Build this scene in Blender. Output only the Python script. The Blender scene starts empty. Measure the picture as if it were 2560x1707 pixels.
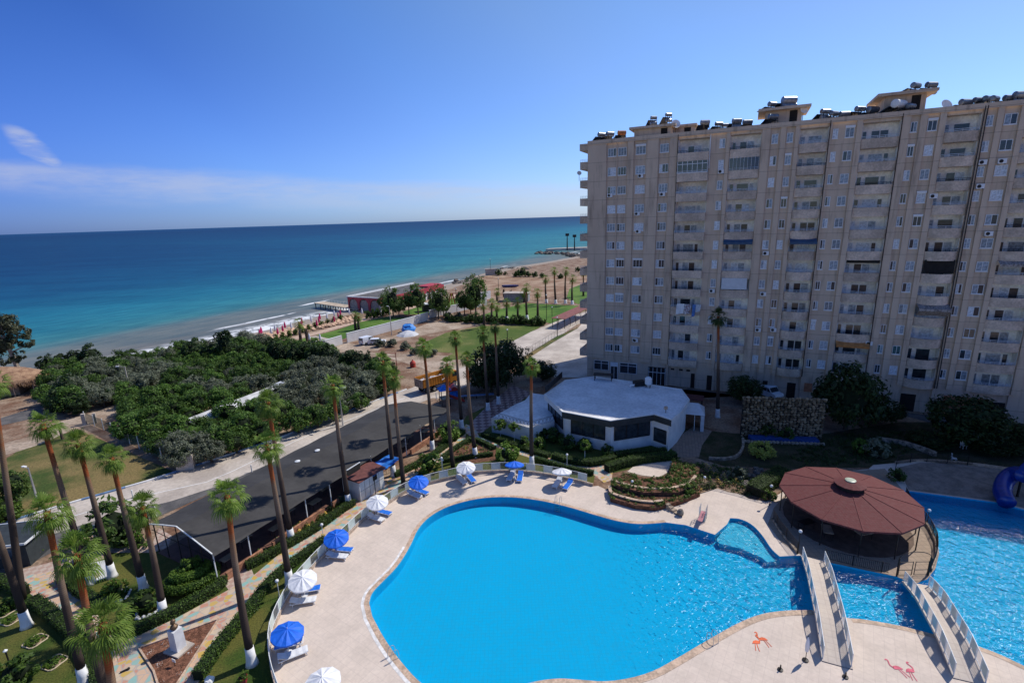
import bpy, math, random
from math import sin, cos, pi, radians, sqrt, atan2, hypot
from mathutils import Vector, Matrix
from mathutils.geometry import tessellate_polygon
R = random.Random(7)
scn = bpy.context.scene
COL = scn.collection
# ------------------------------------------------------------------ camera
PITCH, ROLL, FPX, CAMH = radians(90-13.915), radians(-1.829), 1244.0, 29.5
CROT = Matrix.Rotation(PITCH, 3, 'X') @ Matrix.Rotation(ROLL, 3, 'Z')
cam = bpy.data.cameras.new('camera'); cam.sensor_width = 36.0; cam.lens = 36.0*FPX/2560
cam.clip_end = 60000; cam.clip_start = 0.3
camo = bpy.data.objects.new('camera', cam); COL.objects.link(camo)
camo.location = (0, 0, CAMH); camo.rotation_euler = CROT.to_euler(); scn.camera = camo
# ------------------------------------------------------------------ sun and sky
SUN_EL, SUN_AZ = radians(49), radians(32)          # azimuth from +x towards +y
TO_SUN = Vector((cos(SUN_EL)*cos(SUN_AZ), cos(SUN_EL)*sin(SUN_AZ), sin(SUN_EL)))
sl = bpy.data.lights.new('sun', 'SUN'); sl.energy = 4.2; sl.angle = radians(0.55); sl.color = (1, .955, .88)
so = bpy.data.objects.new('sun', sl); COL.objects.link(so); so.location = (200, 120, 300)
so.rotation_euler = TO_SUN.to_track_quat('Z', 'Y').to_euler()
scn.view_settings.view_transform = 'Standard'; scn.view_settings.look = 'None'
scn.view_settings.exposure = 0.0; scn.view_settings.gamma = 1.0
w = bpy.data.worlds.new("World"); scn.world = w; w.use_nodes = True
nt = w.node_tree; N = nt.nodes; L = nt.links
bg = N['Background']; bg.inputs['Strength'].default_value = 0.116
sky = N.new('ShaderNodeTexSky'); sky.sky_type = 'NISHITA'; sky.sun_disc = False
sky.sun_elevation = SUN_EL; sky.sun_rotation = radians(90)-SUN_AZ
sky.altitude = 0; sky.air_density = 1.0; sky.dust_density = 0.35; sky.ozone_density = 2.2
def mnode(nt, op, a, b=None, c=None):
    n = nt.nodes.new('ShaderNodeMath'); n.operation = op
    for i, v in enumerate((a, b, c)):
        if v is None: continue
        if isinstance(v, (int, float)): n.inputs[i].default_value = v
        else: nt.links.new(v, n.inputs[i])
    return n.outputs[0]
def mrange(nt, v, a, b, c=0., d=1., smooth=True):
    n = nt.nodes.new('ShaderNodeMapRange'); n.clamp = True
    if smooth: n.interpolation_type = 'SMOOTHSTEP'
    nt.links.new(v, n.inputs[0])
    for i, q in enumerate((a, b, c, d)): n.inputs[i+1].default_value = q
    return n.outputs[0]
def mixc(nt, f, a, b, blend='MIX'):
    n = nt.nodes.new('ShaderNodeMix'); n.data_type = 'RGBA'; n.blend_type = blend
    for i, v in ((0, f), (6, a), (7, b)):
        if isinstance(v, (int, float)): n.inputs[i].default_value = v
        elif isinstance(v, (tuple, list)): n.inputs[i].default_value = tuple(v)+((1,) if len(v) == 3 else ())
        else: nt.links.new(v, n.inputs[i])
    return n.outputs[2]
def noise(nt, vec, scale, detail=4, rough=.55, out=0):
    n = nt.nodes.new('ShaderNodeTexNoise'); n.inputs['Scale'].default_value = scale
    n.inputs['Detail'].default_value = detail; n.inputs['Roughness'].default_value = rough
    if vec is not None: nt.links.new(vec, n.inputs['Vector'])
    return n.outputs[out]
# thin cloud bank low over the sea, and one small puff (real directions in the sky)
tc = N.new('ShaderNodeTexCoord'); sx = N.new('ShaderNodeSeparateXYZ'); L.new(tc.outputs['Generated'], sx.inputs[0])
X, Y, Zz = sx.outputs
yy = mnode(nt, 'MAXIMUM', Y, 0.05)
az = mnode(nt, 'DIVIDE', X, yy)                     # tangent of the bearing
el = mnode(nt, 'DIVIDE', Zz, mnode(nt, 'SQRT', mnode(nt, 'ADD', mnode(nt, 'MULTIPLY', X, X), mnode(nt, 'MULTIPLY', Y, Y))))
cv = N.new('ShaderNodeCombineXYZ'); L.new(mnode(nt, 'MULTIPLY', az, 1.0), cv.inputs[0]); L.new(mnode(nt, 'MULTIPLY', el, 7.0), cv.inputs[1])
nz = noise(nt, cv.outputs[0], 2.2, 7, .58)
nz2 = noise(nt, cv.outputs[0], 7.0, 6, .6)
wob = mnode(nt, 'MULTIPLY', mnode(nt, 'SUBTRACT', nz, .5), .05)
e2 = mnode(nt, 'ADD', el, wob)
ctr = mnode(nt, 'SUBTRACT', .046, mnode(nt, 'MULTIPLY', az, .040))
up_ = mrange(nt, mnode(nt, 'SUBTRACT', e2, ctr), .026, .004)
dn_ = mrange(nt, mnode(nt, 'SUBTRACT', e2, ctr), -.045, -.002)
band = mnode(nt, 'MULTIPLY', mnode(nt, 'MULTIPLY', up_, dn_), mrange(nt, nz2, .25, .7, .3, 1.15))
paz = mnode(nt, 'DIVIDE', mnode(nt, 'ADD', az, mnode(nt, 'ADD', .885, mnode(nt, 'MULTIPLY', wob, 1.0))), .05)
pel = mnode(nt, 'DIVIDE', mnode(nt, 'SUBTRACT', mnode(nt, 'ADD', e2, mnode(nt, 'MULTIPLY', az, .43)), -.2636), .017)
pr = mnode(nt, 'ADD', mnode(nt, 'MULTIPLY', paz, paz), mnode(nt, 'MULTIPLY', pel, pel))
puff = mnode(nt, 'MULTIPLY', mrange(nt, pr, 1.3, 0.0), mrange(nt, nz2, .35, .62, .25, 1.))
cm = mnode(nt, 'MAXIMUM', mnode(nt, 'MULTIPLY', band, .42), mnode(nt, 'MULTIPLY', puff, .75))
cm = mnode(nt, 'MULTIPLY', cm, mrange(nt, Y, .05, .25))
tint = mixc(nt, 1.0, sky.outputs[0], (0.80, 1.0, 1.28), 'MULTIPLY')
# clear dry air: the sky deepens away from the sun (polarised part of the sky), and pales to blue at the horizon
dt = N.new('ShaderNodeVectorMath'); dt.operation = 'DOT_PRODUCT'; L.new(tc.outputs['Generated'], dt.inputs[0]); dt.inputs[1].default_value = TO_SUN
gr = N.new('ShaderNodeValToRGB'); L.new(mrange(nt, dt.outputs['Value'], -1., 1., 0, 1, False), gr.inputs[0]); ge = gr.color_ramp.elements
GR = [(0., (1.5, 1.3, 1.05)), (.22, (1.4, 1.2, 1.)), (.37, (.34, .45, .80)), (.514, (.20, .39, .71)), (.592, (.20, .385, .73)), (.706, (.62, .79, .98)), (.796, (1., .97, .94)), (.844, (1., 1., .98)), (.94, (1., .84, .74)), (1., (1., .9, .8))]  # first two stops: unseen sky behind the camera, brightened and warmed to fill shade
while len(ge) < len(GR): ge.new(.5)
for i, (a, c) in enumerate(GR): ge[i].position = a; ge[i].color = (*c, 1)
tint = mixc(nt, 1.0, tint, gr.outputs[0], 'MULTIPLY')
gh = N.new('ShaderNodeValToRGB'); L.new(mrange(nt, dt.outputs['Value'], -1., 1., 0, 1, False), gh.inputs[0]); ge = gh.color_ramp.elements
GH = [(0., (1., .9, .8)), (.22, (1., .9, .8)), (.4, (.22, .31, .70)), (.43, (.24, .33, .74)), (.574, (.47, .58, .93)), (.694, (.66, .69, .92)), (1., (.8, .8, .9))]  # first two stops lift the unseen horizon behind the camera as fill light
while len(ge) < len(GH): ge.new(.5)
for i, (a_, c) in enumerate(GH): ge[i].position = a_; ge[i].color = (*c, 1)
hz_ = mixc(nt, 1.0, mixc(nt, 1.0, sky.outputs[0], (0.96, 1.2, 1.53), 'MULTIPLY'), gh.outputs[0], 'MULTIPLY')
tint = mixc(nt, mrange(nt, Zz, .48, .0), tint, hz_)
L.new(mixc(nt, cm, tint, (4.9, 5.15, 6.1)), bg.inputs['Color'])
# ------------------------------------------------------------------ picture point -> place on a level z
FR = {0: (0, 0, 2352/2560), 1: (0, 700, 3.075), 2: (0, 1200, 3.092), 3: (600, 600, 3.075), 4: (600, 1100, 2.583), 5: (1100, 800, 3.075),
      6: (1700, 850, 2.735), 7: (1700, 1150, 2.735), 8: (1100, 500, 3.92), 9: (1400, 180, 3.267), 10: (1960, 180, 3.267),
      11: (1400, 640, 3.92), 12: (650, 650, 4.704)}
def ray(f, x, y):
    ox, oy, s = FR[f]; u, v = ox+x/s, oy+y/s
    return CROT @ Vector(((u-1280)/FPX, -(v-853.5)/FPX, -1))
def q(f, x, y, z=0.0):
    d = ray(f, x, y); t = (z-CAMH)/d.z
    return Vector((d.x*t, d.y*t, z))
def qs(f, pts, z=0.0): return [q(f, x, y, z) for x, y in pts]
def top_at(base, f, x, y):
    "point on the sight line at the same range as base"
    d = ray(f, x, y); t = hypot(base.x, base.y)/hypot(d.x, d.y)
    return Vector((d.x*t, d.y*t, CAMH+d.z*t))
# ------------------------------------------------------------------ materials
def newmat(name):
    m = bpy.data.materials.new(name); m.use_nodes = True; nt = m.node_tree
    return m, nt, nt.nodes['Principled BSDF']
def M(name, col, rough=.75, var=.18, scale=2.0, col2=None, lo=.35, hi=.65, bump=0., bscale=None, spec=.3, metal=0., scale2=None, var2=.12, rnd=0.):
    m, nt, p = newmat(name)
    t = nt.nodes.new('ShaderNodeTexCoord').outputs['Object']
    a = tuple(c*(1-var) for c in col); b = col2 or tuple(min(1, c*(1+var)) for c in col)
    n1 = noise(nt, t, scale, 5)
    c = mixc(nt, mrange(nt, n1, lo, hi), a, b)
    if scale2:
        n2 = noise(nt, t, scale2, 3)
        g = mrange(nt, n2, .3, .7, 1-var2, 1+var2)
        cc = nt.nodes.new('ShaderNodeCombineXYZ')
        for i in range(3): nt.links.new(g, cc.inputs[i])
        c = mixc(nt, 1.0, c, cc.outputs[0], 'MULTIPLY')
    if rnd:
        oi = nt.nodes.new('ShaderNodeObjectInfo')
        g = mrange(nt, oi.outputs['Random'], 0, 1, 1-rnd, 1+rnd, False)
        cc = nt.nodes.new('ShaderNodeCombineXYZ')
        for i in range(3): nt.links.new(g, cc.inputs[i])
        c = mixc(nt, 1.0, c, cc.outputs[0], 'MULTIPLY')
    nt.links.new(c, p.inputs['Base Color'])
    p.inputs['Roughness'].default_value = rough; p.inputs['Metallic'].default_value = metal
    p.inputs['Specular IOR Level'].default_value = spec
    if bump:
        bn = nt.nodes.new('ShaderNodeBump'); bn.inputs['Strength'].default_value = min(1, bump); bn.inputs['Distance'].default_value = .05
        nt.links.new(noise(nt, t, bscale or scale*6, 5), bn.inputs['Height']); nt.links.new(bn.outputs[0], p.inputs['Normal'])
    return m
def leafmat(name, col, col2, rnd=.25, tr=.3, scale=1.2):
    m, nt, p = newmat(name)
    oi = nt.nodes.new('ShaderNodeObjectInfo'); t = nt.nodes.new('ShaderNodeTexCoord').outputs['Object']
    geo = nt.nodes.new('ShaderNodeNewGeometry')
    f = mnode(nt, 'ADD', mnode(nt, 'MULTIPLY', noise(nt, t, scale, 3), .5), mnode(nt, 'MULTIPLY', geo.outputs['Random Per Island'], .5))
    c = mixc(nt, mrange(nt, f, .25, .75), col, col2)
    g = mrange(nt, oi.outputs['Random'], 0, 1, 1-rnd, 1+rnd, False)
    cc = nt.nodes.new('ShaderNodeCombineXYZ')
    for i in range(3): nt.links.new(g, cc.inputs[i])
    c = mixc(nt, 1.0, c, cc.outputs[0], 'MULTIPLY')
    nt.links.new(c, p.inputs['Base Color']); p.inputs['Roughness'].default_value = .55; p.inputs['Specular IOR Level'].default_value = .25
    if tr:
        ts = nt.nodes.new('ShaderNodeBsdfTranslucent'); nt.links.new(c, ts.inputs['Color'])
        ms = nt.nodes.new('ShaderNodeMixShader'); ms.inputs[0].default_value = tr
        nt.links.new(p.outputs[0], ms.inputs[1]); nt.links.new(ts.outputs[0], ms.inputs[2])
        nt.links.new(ms.outputs[0], nt.nodes['Material Output'].inputs['Surface'])
    return m
# ------------------------------------------------------------------ mesh builder
class MB:
    def __init__(s): s.v = []; s.f = []; s.mi = []
    def add(s, vs, fs, mi=0):
        o = len(s.v); s.v += [tuple(x) for x in vs]
        for f in fs: s.f.append(tuple(o+i for i in f)); s.mi.append(mi)
        return s
    def box(s, cx, cy, z0, sx, sy, h, rot=0., mi=0):
        c, n = cos(rot), sin(rot); hx, hy = sx/2, sy/2
        P = [(cx+a*c-b*n, cy+a*n+b*c) for a, b in ((-hx, -hy), (hx, -hy), (hx, hy), (-hx, hy))]
        return s.prism(P, z0, z0+h, mi)
    def prism(s, P, z0, z1, mi=0, bottom=True):
        n = len(P); area = sum(P[i][0]*P[(i+1) % n][1]-P[(i+1) % n][0]*P[i][1] for i in range(n))
        if area < 0: P = P[::-1]
        vs = [(p[0], p[1], z0) for p in P]+[(p[0], p[1], z1) for p in P]
        fs = [(i, (i+1) % n, n+(i+1) % n, n+i) for i in range(n)]
        s.add(vs, fs, mi)
        o = len(s.v)-2*n
        if n <= 4:
            s.f.append(tuple(o+n+i for i in range(n))); s.mi.append(mi)
            if bottom: s.f.append(tuple(o+i for i in reversed(range(n)))); s.mi.append(mi)
        else:
            for t in tessellate_polygon([[Vector((p[0], p[1], 0)) for p in P]]):
                a, b, c = t
                cr = (P[b][0]-P[a][0])*(P[c][1]-P[a][1])-(P[b][1]-P[a][1])*(P[c][0]-P[a][0])
                if cr < 0: a, c = c, a
                s.f.append((o+n+a, o+n+b, o+n+c)); s.mi.append(mi)
                if bottom: s.f.append((o+c, o+b, o+a)); s.mi.append(mi)
        return s
    def beam(s, a, b, wx, wz=None, mi=0):
        "square bar between two points"
        a, b = Vector(a), Vector(b); d = b-a
        if d.length < 1e-6: return s
        d.normalize(); up = Vector((0, 0, 1)) if abs(d.z) < .95 else Vector((1, 0, 0))
        r = d.cross(up).normalized(); u = r.cross(d); wz = wz or wx
        vs = [p+r*(i*wx/2)+u*(j*wz/2) for p in (a, b) for i, j in ((-1, -1), (1, -1), (1, 1), (-1, 1))]
        return s.add(vs, [(3, 2, 1, 0), (4, 5, 6, 7), (0, 1, 5, 4), (1, 2, 6, 5), (2, 3, 7, 6), (3, 0, 4, 7)], mi)
    def tube(s, pts, rad, n=8, mi=0, cap=True):
        pts = [Vector(p) for p in pts]; k = len(pts)
        rad = rad if isinstance(rad, (list, tuple)) else [rad]*k
        o = len(s.v); prev = None
        for i, p in enumerate(pts):
            d = (pts[min(i+1, k-1)]-pts[max(i-1, 0)]).normalized()
            if prev is None:
                r = d.cross(Vector((0, 0, 1)) if abs(d.z) < .95 else Vector((1, 0, 0))).normalized()
            else: r = (prev-d*prev.dot(d)).normalized()
            prev = r; u = d.cross(r)
            s.v += [tuple(p+(r*cos(2*pi*j/n)+u*sin(2*pi*j/n))*rad[i]) for j in range(n)]
        for i in range(k-1):
            for j in range(n):
                s.f.append((o+i*n+j, o+i*n+(j+1) % n, o+(i+1)*n+(j+1) % n, o+(i+1)*n+j)); s.mi.append(mi)
        if cap:
            s.f.append(tuple(o+j for j in reversed(range(n)))); s.f.append(tuple(o+(k-1)*n+j for j in range(n))); s.mi += [mi, mi]
        return s
    def lathe(s, prof, cx=0, cy=0, n=12, mi=0, wob=0., rot=0.):
        return s.tube_z([(cx, cy, z) for r, z in prof], [r for r, z in prof], n, mi, rot)
    def tube_z(s, pts, rad, n, mi=0, rot=0.):
        o = len(s.v); k = len(pts)
        for p, r in zip(pts, rad): s.v += [(p[0]+r*cos(rot+2*pi*j/n), p[1]+r*sin(rot+2*pi*j/n), p[2]) for j in range(n)]
        for i in range(k-1):
            for j in range(n):
                s.f.append((o+i*n+j, o+i*n+(j+1) % n, o+(i+1)*n+(j+1) % n, o+(i+1)*n+j)); s.mi.append(mi)
        s.f.append(tuple(o+j for j in reversed(range(n)))); s.f.append(tuple(o+(k-1)*n+j for j in range(n))); s.mi += [mi, mi]
        return s
    def ball(s, c, r, n=10, m=6, mi=0, sz=1., jit=0., rg=R):
        prof = [(max(1e-3, r*sin(pi*i/m)), c[2]-r*sz*cos(pi*i/m)) for i in range(m+1)]
        o = len(s.v); s.lathe(prof, c[0], c[1], n, mi)
        if jit:
            for i in range(o, len(s.v)):
                p = Vector(s.v[i])-Vector(c); k = 1+rg.uniform(-jit, jit); s.v[i] = tuple(Vector(c)+p*k)
        return s
    def sheet(s, loops, z, mi=0):
        ls = [[Vector((p[0], p[1], 0)) for p in l] for l in loops]; fl = [p for l in ls for p in l]
        o = len(s.v); s.v += [(p.x, p.y, z) for p in fl]
        for a, b, c in tessellate_polygon(ls):
            cr = (fl[b].x-fl[a].x)*(fl[c].y-fl[a].y)-(fl[b].y-fl[a].y)*(fl[c].x-fl[a].x)
            if abs(cr) < 1e-7: continue
            if cr < 0: a, c = c, a
            s.f.append((o+a, o+b, o+c)); s.mi.append(mi)
        return s
    def mesh(s, name, mats, smooth=False):
        me = bpy.data.meshes.new(name); me.from_pydata(s.v, [], s.f)
        mats = mats if isinstance(mats, (list, tuple)) else [mats]
        for m in mats: me.materials.append(m)
        if len(mats) > 1: me.polygons.foreach_set('material_index', s.mi)
        if smooth: me.polygons.foreach_set('use_smooth', [True]*len(s.f))
        me.update(); return me
    def build(s, name, mats, parent=None, loc=None, rotz=0., smooth=False):
        return link(name, s.mesh(name, mats, smooth), parent, loc, rotz)
def link(name, me, parent=None, loc=None, rotz=0.):
    o = bpy.data.objects.new(name, me); COL.objects.link(o)
    if parent: o.parent = parent
    if loc is not None: o.location = loc
    if rotz: o.rotation_euler = (0, 0, rotz)
    return o
def tag(o, label, cat, group=None):
    o['label'] = label; o['category'] = cat
    if group: o['group'] = group
    return o
def thing(name, label, cat, loc=(0, 0, 0), rotz=0., group=None):
    return tag(link(name, None, None, loc, rotz), label, cat, group)
def struct(o): o['kind'] = 'structure'; return o
def dup(root, loc=None, rotz=None, label=None, scale=None):
    def cp(o, par):
        c = o.copy(); COL.objects.link(c)
        if par: c.parent = par
        for ch in o.children: cp(ch, c)
        return c
    r = cp(root, None)
    if loc is not None: r.location = loc
    if rotz is not None: r.rotation_euler = (0, 0, rotz)
    if scale is not None: r.scale = (scale,)*3 if isinstance(scale, (int, float)) else scale
    if label: r['label'] = label
    return r
def smoothpts(P, it=2, closed=False):
    for _ in range(it):
        n = len(P); o = []
        rng = range(n) if closed else range(n-1)
        for i in rng:
            a, b = Vector(P[i]), Vector(P[(i+1) % n]); o += [a*.75+b*.25, a*.25+b*.75]
        if not closed: o = [Vector(P[0])]+o+[Vector(P[-1])]
        P = o
    return P
def resample(P, step):
    P = [Vector(p) for p in P]; o = [P[0].copy()]; acc = 0.
    for a, b in zip(P, P[1:]):
        l = (b-a).length; t = step-acc
        while t <= l: o.append(a+(b-a)*(t/l)); t += step
        acc = l-(t-step)
    return o
def offset(P, d):
    "shift an open line sideways (left positive)"
    o = []
    for i, p in enumerate(P):
        a = P[max(i-1, 0)]; b = P[min(i+1, len(P)-1)]; t = Vector((b[0]-a[0], b[1]-a[1])); t.normalize()
        o.append(Vector((p[0]-t.y*d, p[1]+t.x*d, p[2] if len(p) > 2 else 0)))
    return o
def strip(P, wl, wr): return offset(P, wl)+offset(P, -wr)[::-1]
def inside(p, P):
    c = False; n = len(P)
    for i in range(n):
        a, b = P[i], P[i-1]
        if (a[1] > p[1]) != (b[1] > p[1]) and p[0] < (b[0]-a[0])*(p[1]-a[1])/(b[1]-a[1])+a[0]: c = not c
    return c
# ------------------------------------------------------------------ setting
def paving(name, cols, scale, gap=.06, grout=(.42, .36, .31), vari=.1):
    m, nt, p = newmat(name); t = nt.nodes.new('ShaderNodeTexCoord').outputs['Object']
    v = nt.nodes.new('ShaderNodeTexVoronoi'); v.inputs['Scale'].default_value = scale; nt.links.new(t, v.inputs['Vector'])
    e = nt.nodes.new('ShaderNodeTexVoronoi'); e.feature = 'DISTANCE_TO_EDGE'; e.inputs['Scale'].default_value = scale; nt.links.new(t, e.inputs['Vector'])
    s = nt.nodes.new('ShaderNodeSeparateColor'); nt.links.new(v.outputs['Color'], s.inputs[0])
    r = nt.nodes.new('ShaderNodeValToRGB'); r.color_ramp.interpolation = 'CONSTANT'; el = r.color_ramp.elements
    while len(el) < len(cols): el.new(.5)
    for i, (pos, c) in enumerate(cols): el[i].position = pos; el[i].color = (*c, 1)
    nt.links.new(s.outputs[0], r.inputs[0])
    c = mixc(nt, mrange(nt, noise(nt, t, 1.1, 5), .3, .7, 0, .35), r.outputs[0], (.40, .32, .25))
    c = mixc(nt, mrange(nt, e.outputs[0], gap*.5, gap, 1, 0), c, grout)
    nt.links.new(c, p.inputs['Base Color']); p.inputs['Roughness'].default_value = .75; p.inputs['Specular IOR Level'].default_value = .2
    return m
def checker(name, a, b, size, rot=0., grout=None, stain=.3):
    m, nt, p = newmat(name); t = nt.nodes.new('ShaderNodeTexCoord').outputs['Object']
    mp = nt.nodes.new('ShaderNodeMapping'); mp.inputs['Rotation'].default_value = (0, 0, rot); nt.links.new(t, mp.inputs[0])
    ck = nt.nodes.new('ShaderNodeTexBrick') if grout else nt.nodes.new('ShaderNodeTexChecker')
    nt.links.new(mp.outputs[0], ck.inputs['Vector'])
    if grout:
        ck.offset = 0; ck.inputs['Scale'].default_value = 1/size; ck.inputs['Brick Width'].default_value = 1; ck.inputs['Row Height'].default_value = 1
        ck.inputs['Mortar Size'].default_value = .03 if size > .5 else .08
        for k, c in (('Color1', a), ('Color2', b), ('Mortar', grout)): ck.inputs[k].default_value = (*c, 1)
    else:
        ck.inputs['Scale'].default_value = 1/size; ck.inputs['Color1'].default_value = (*a, 1); ck.inputs['Color2'].default_value = (*b, 1)
    c = mixc(nt, mrange(nt, noise(nt, t, .6, 5), .35, .7, 0, stain), ck.outputs['Color'], tuple(x*.72 for x in a))
    c = mixc(nt, mrange(nt, noise(nt, t, 4, 3), .3, .7, 0, .12), c, (.2, .17, .15))
    nt.links.new(c, p.inputs['Base Color']); p.inputs['Roughness'].default_value = .8; p.inputs['Specular IOR Level'].default_value = .2
    return m
M_soil = M('red_soil', (.20, .105, .062), .95, scale=.25, col2=(.30, .215, .15), scale2=3, var2=.3)
M_pave = paving('crazy_paving', [(0, (.60, .40, .27)), (.3, (.52, .24, .17)), (.48, (.58, .46, .33)), (.68, (.24, .44, .40)), (.84, (.56, .37, .08))], 2.1, gap=.075)
M_deck = checker('travertine', (.70, .585, .49), (.675, .56, .47), .6, .6, (.61, .505, .43), .42)
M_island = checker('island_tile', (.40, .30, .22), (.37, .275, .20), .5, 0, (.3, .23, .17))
M_coping = M('coping_stone', (.50, .36, .26), .7, scale=1.5, scale2=6)
M_white = M('white_paint', (.78, .77, .75), .55, var=.07, scale=1.2)
M_basin = checker('basin_tile', (.002, .42, .685), (.002, .41, .675), .3, 0, (.003, .39, .64), .06)
M_lawn = M('lawn_grass', (.042, .082, .009), .95, scale=.3, col2=(.105, .10, .02), scale2=9, var2=.35, bump=.6, bscale=12)
M_lawn2 = M('dry_lawn', (.055, .088, .014), .95, scale=.13, col2=(.20, .145, .055), lo=.4, hi=.62, scale2=5, var2=.3, bump=.5, bscale=9)
M_lawn3 = M('green_lawn', (.06, .145, .012), .95, scale=.1, col2=(.11, .19, .025), scale2=3, var2=.25, bump=.4, bscale=8)
M_conc = M('road_concrete', (.47, .40, .34), .85, scale=.22, col2=(.55, .48, .41), scale2=2.5, var2=.1)
M_asph = M('asphalt', (.10, .095, .095), .9, scale=.5, col2=(.135, .125, .12), scale2=8, var2=.15)
M_dirt = M('dirt_track', (.33, .235, .165), .95, scale=.2, col2=(.43, .34, .26), scale2=2, var2=.22)
M_sand = M('beach_sand', (.40, .33, .265), .95, scale=.3, col2=(.34, .27, .21), scale2=4, var2=.18)
M_redpl = M('ploughed_earth', (.27, .15, .085), .95, scale=.12, col2=(.37, .255, .17), scale2=1.2, var2=.2)
M_rock = M('rock', (.16, .135, .115), .9, scale=1, var=.4, scale2=5, var2=.3, rnd=.3)
M_metal_w = M('white_metal', (.70, .71, .70), .4, var=.06)
M_metal_d = M('dark_iron', (.022, .018, .018), .5, var=.2)
M_steel = M('steel', (.55, .57, .6), .3, var=.1, metal=.8)
M_darkin = M('dark_interior', (.02, .018, .017), .9)
M_glass = M('window_glass', (.03, .04, .05), .08, var=.3, spec=.6)
M_stone = M('rough_stone', (.30, .235, .175), .9, scale=2.5, var=.45, scale2=9, var2=.3, bump=.8, bscale=6)
M_wood = M('plank_wood', (.45, .33, .22), .8, scale=1.5, var=.2)
def sheet(name, loops, z, mat, kind='structure'):
    loops = loops if isinstance(loops[0][0], (list, tuple, Vector)) else [loops]
    o = MB().sheet(loops, z).build(name, mat); o['kind'] = kind; return o
# pool outline: main basin, channel under both bridges, right-hand basin (one water body)
isl_front = qs(7, [(832, 652), (1040, 705), (1260, 752), (1480, 797)])
isl_right = qs(7, [(1600, 850), (1690, 815), (1745, 745), (1772, 640), (1760, 560), (1715, 480), (1650, 400), (1590, 320), (1545, 262), (1530, 215)])
main_top = smoothpts(qs(0, [(848, 1385), (853, 1362), (880, 1335), (915, 1300), (945, 1250), (960, 1213), (990, 1183), (1035, 1160), (1105, 1143), (1175, 1141), (1240, 1149),
            (1305, 1164), (1370, 1184), (1420, 1198), (1470, 1205), (1530, 1200)]), 2)
penin = qs(0, [(1575, 1206), (1642, 1228), (1670, 1204), (1677, 1190)])
notch = smoothpts(qs(0, [(1677, 1190), (1700, 1191), (1728, 1204), (1752, 1230), (1772, 1262), (1792, 1279)]), 2)
right_far = qs(6, [(1545, 1030), (2180, 1112), (2352, 1160)])+[Vector((60, 38, 0)), Vector((66, 20, 0)), Vector((50, 8, 0))]
right_near = smoothpts([Vector((44, 12, 0))]+qs(7, [(2560, 1500), (2352, 1408), (2180, 1325), (2035, 1272), (1900, 1230), (1680, 1178), (1500, 1130), (1250, 1088), (1165, 1082)]), 1)
main_bot = smoothpts(qs(0, [(1865, 1401), (1800, 1402), (1745, 1410), (1690, 1433), (1620, 1473), (1555, 1512), (1490, 1548), (1400, 1567), (1330, 1561), (1280, 1557), (1215, 1567), (1120, 1600),
            (1020, 1602), (965, 1570), (915, 1513), (880, 1463), (855, 1415)]), 2)
WATER = main_top+penin[:-1]+notch+isl_front+isl_right+right_far+right_near+main_bot
WATER = [Vector((p[0], p[1], 0)) for p in WATER]
_w = [WATER[0]]
for p in WATER[1:]:
    if (p-_w[-1]).length > .12: _w.append(p)
WATER = _w
# land with the pool cut out
shore = [Vector(p) for p in ((-900, -800), (-300, -75), (-200, 24), (-110, 108), (-77, 140.5), (-69, 164), (-47, 201), (-29, 252), (-13, 300), (9, 329), (34, 362), (56, 398), (78, 440), (130, 500), (330, 640), (2500, 1400))]
shore = smoothpts([Vector((p[0], p[1], 0)) for p in shore], 2)
inl = offset(shore, -13); mid = offset(shore, -3.5); out_ = offset(shore, 9)
land_loop = inl+[Vector((2600, -900, 0))]
sheet('ground', [land_loop, WATER], -.02, M_soil)
b = MB(); n = len(shore)
for line, z in ((inl, -.02), (mid, -.45), (shore, -1.55), (out_, -3.)): b.v += [(p[0], p[1], z) for p in line]
for k in range(3):
    for i in range(n-1): b.f.append((k*n+i, k*n+i+1, (k+1)*n+i+1, (k+1)*n+i)); b.mi.append(0)
struct(b.build('beach', M_sand, smooth=True))
# sea
m, nt, p = newmat('sea_water'); M_sea = m
t = nt.nodes.new('ShaderNodeTexCoord').outputs['Object']
mp = nt.nodes.new('ShaderNodeMapping'); mp.vector_type = 'POINT'; mp.inputs['Rotation'].default_value = (0, 0, -1.06)
nt.links.new(t, mp.inputs[0]); sp = nt.nodes.new('ShaderNodeSeparateXYZ'); nt.links.new(mp.outputs[0], sp.inputs[0])
# distance from the shore line, with meanders
sx_ = nt.nodes.new('ShaderNodeSeparateXYZ'); nt.links.new(t, sx_.inputs[0])
dist = mnode(nt, 'ADD', mnode(nt, 'MULTIPLY', mnode(nt, 'ADD', sx_.outputs[0], 69.), -.872), mnode(nt, 'MULTIPLY', mnode(nt, 'SUBTRACT', sx_.outputs[1], 164.), .489))
st = nt.nodes.new('ShaderNodeCombineXYZ'); nt.links.new(mnode(nt, 'MULTIPLY', sp.outputs[0], .25), st.inputs[0]); nt.links.new(sp.outputs[1], st.inputs[1])
big = noise(nt, st.outputs[0], .022, 4)
d2 = mnode(nt, 'ADD', dist, mnode(nt, 'MULTIPLY', mnode(nt, 'SUBTRACT', big, .5), 26.))
lg = mnode(nt, 'LOGARITHM', mnode(nt, 'MAXIMUM', mnode(nt, 'ADD', mnode(nt, 'MULTIPLY', mnode(nt, 'SUBTRACT', d2, 40.), mrange(nt, mnode(nt, 'ADD', mnode(nt, 'MULTIPLY', sx_.outputs[0], .489), mnode(nt, 'MULTIPLY', sx_.outputs[1], .872)), 150., 620., 1.5, .42, False)), 40.), 1.), 10.)
rp = nt.nodes.new('ShaderNodeValToRGB'); nt.links.new(mnode(nt, 'DIVIDE', lg, 4.), rp.inputs[0]); el_ = rp.color_ramp.elements
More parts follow.
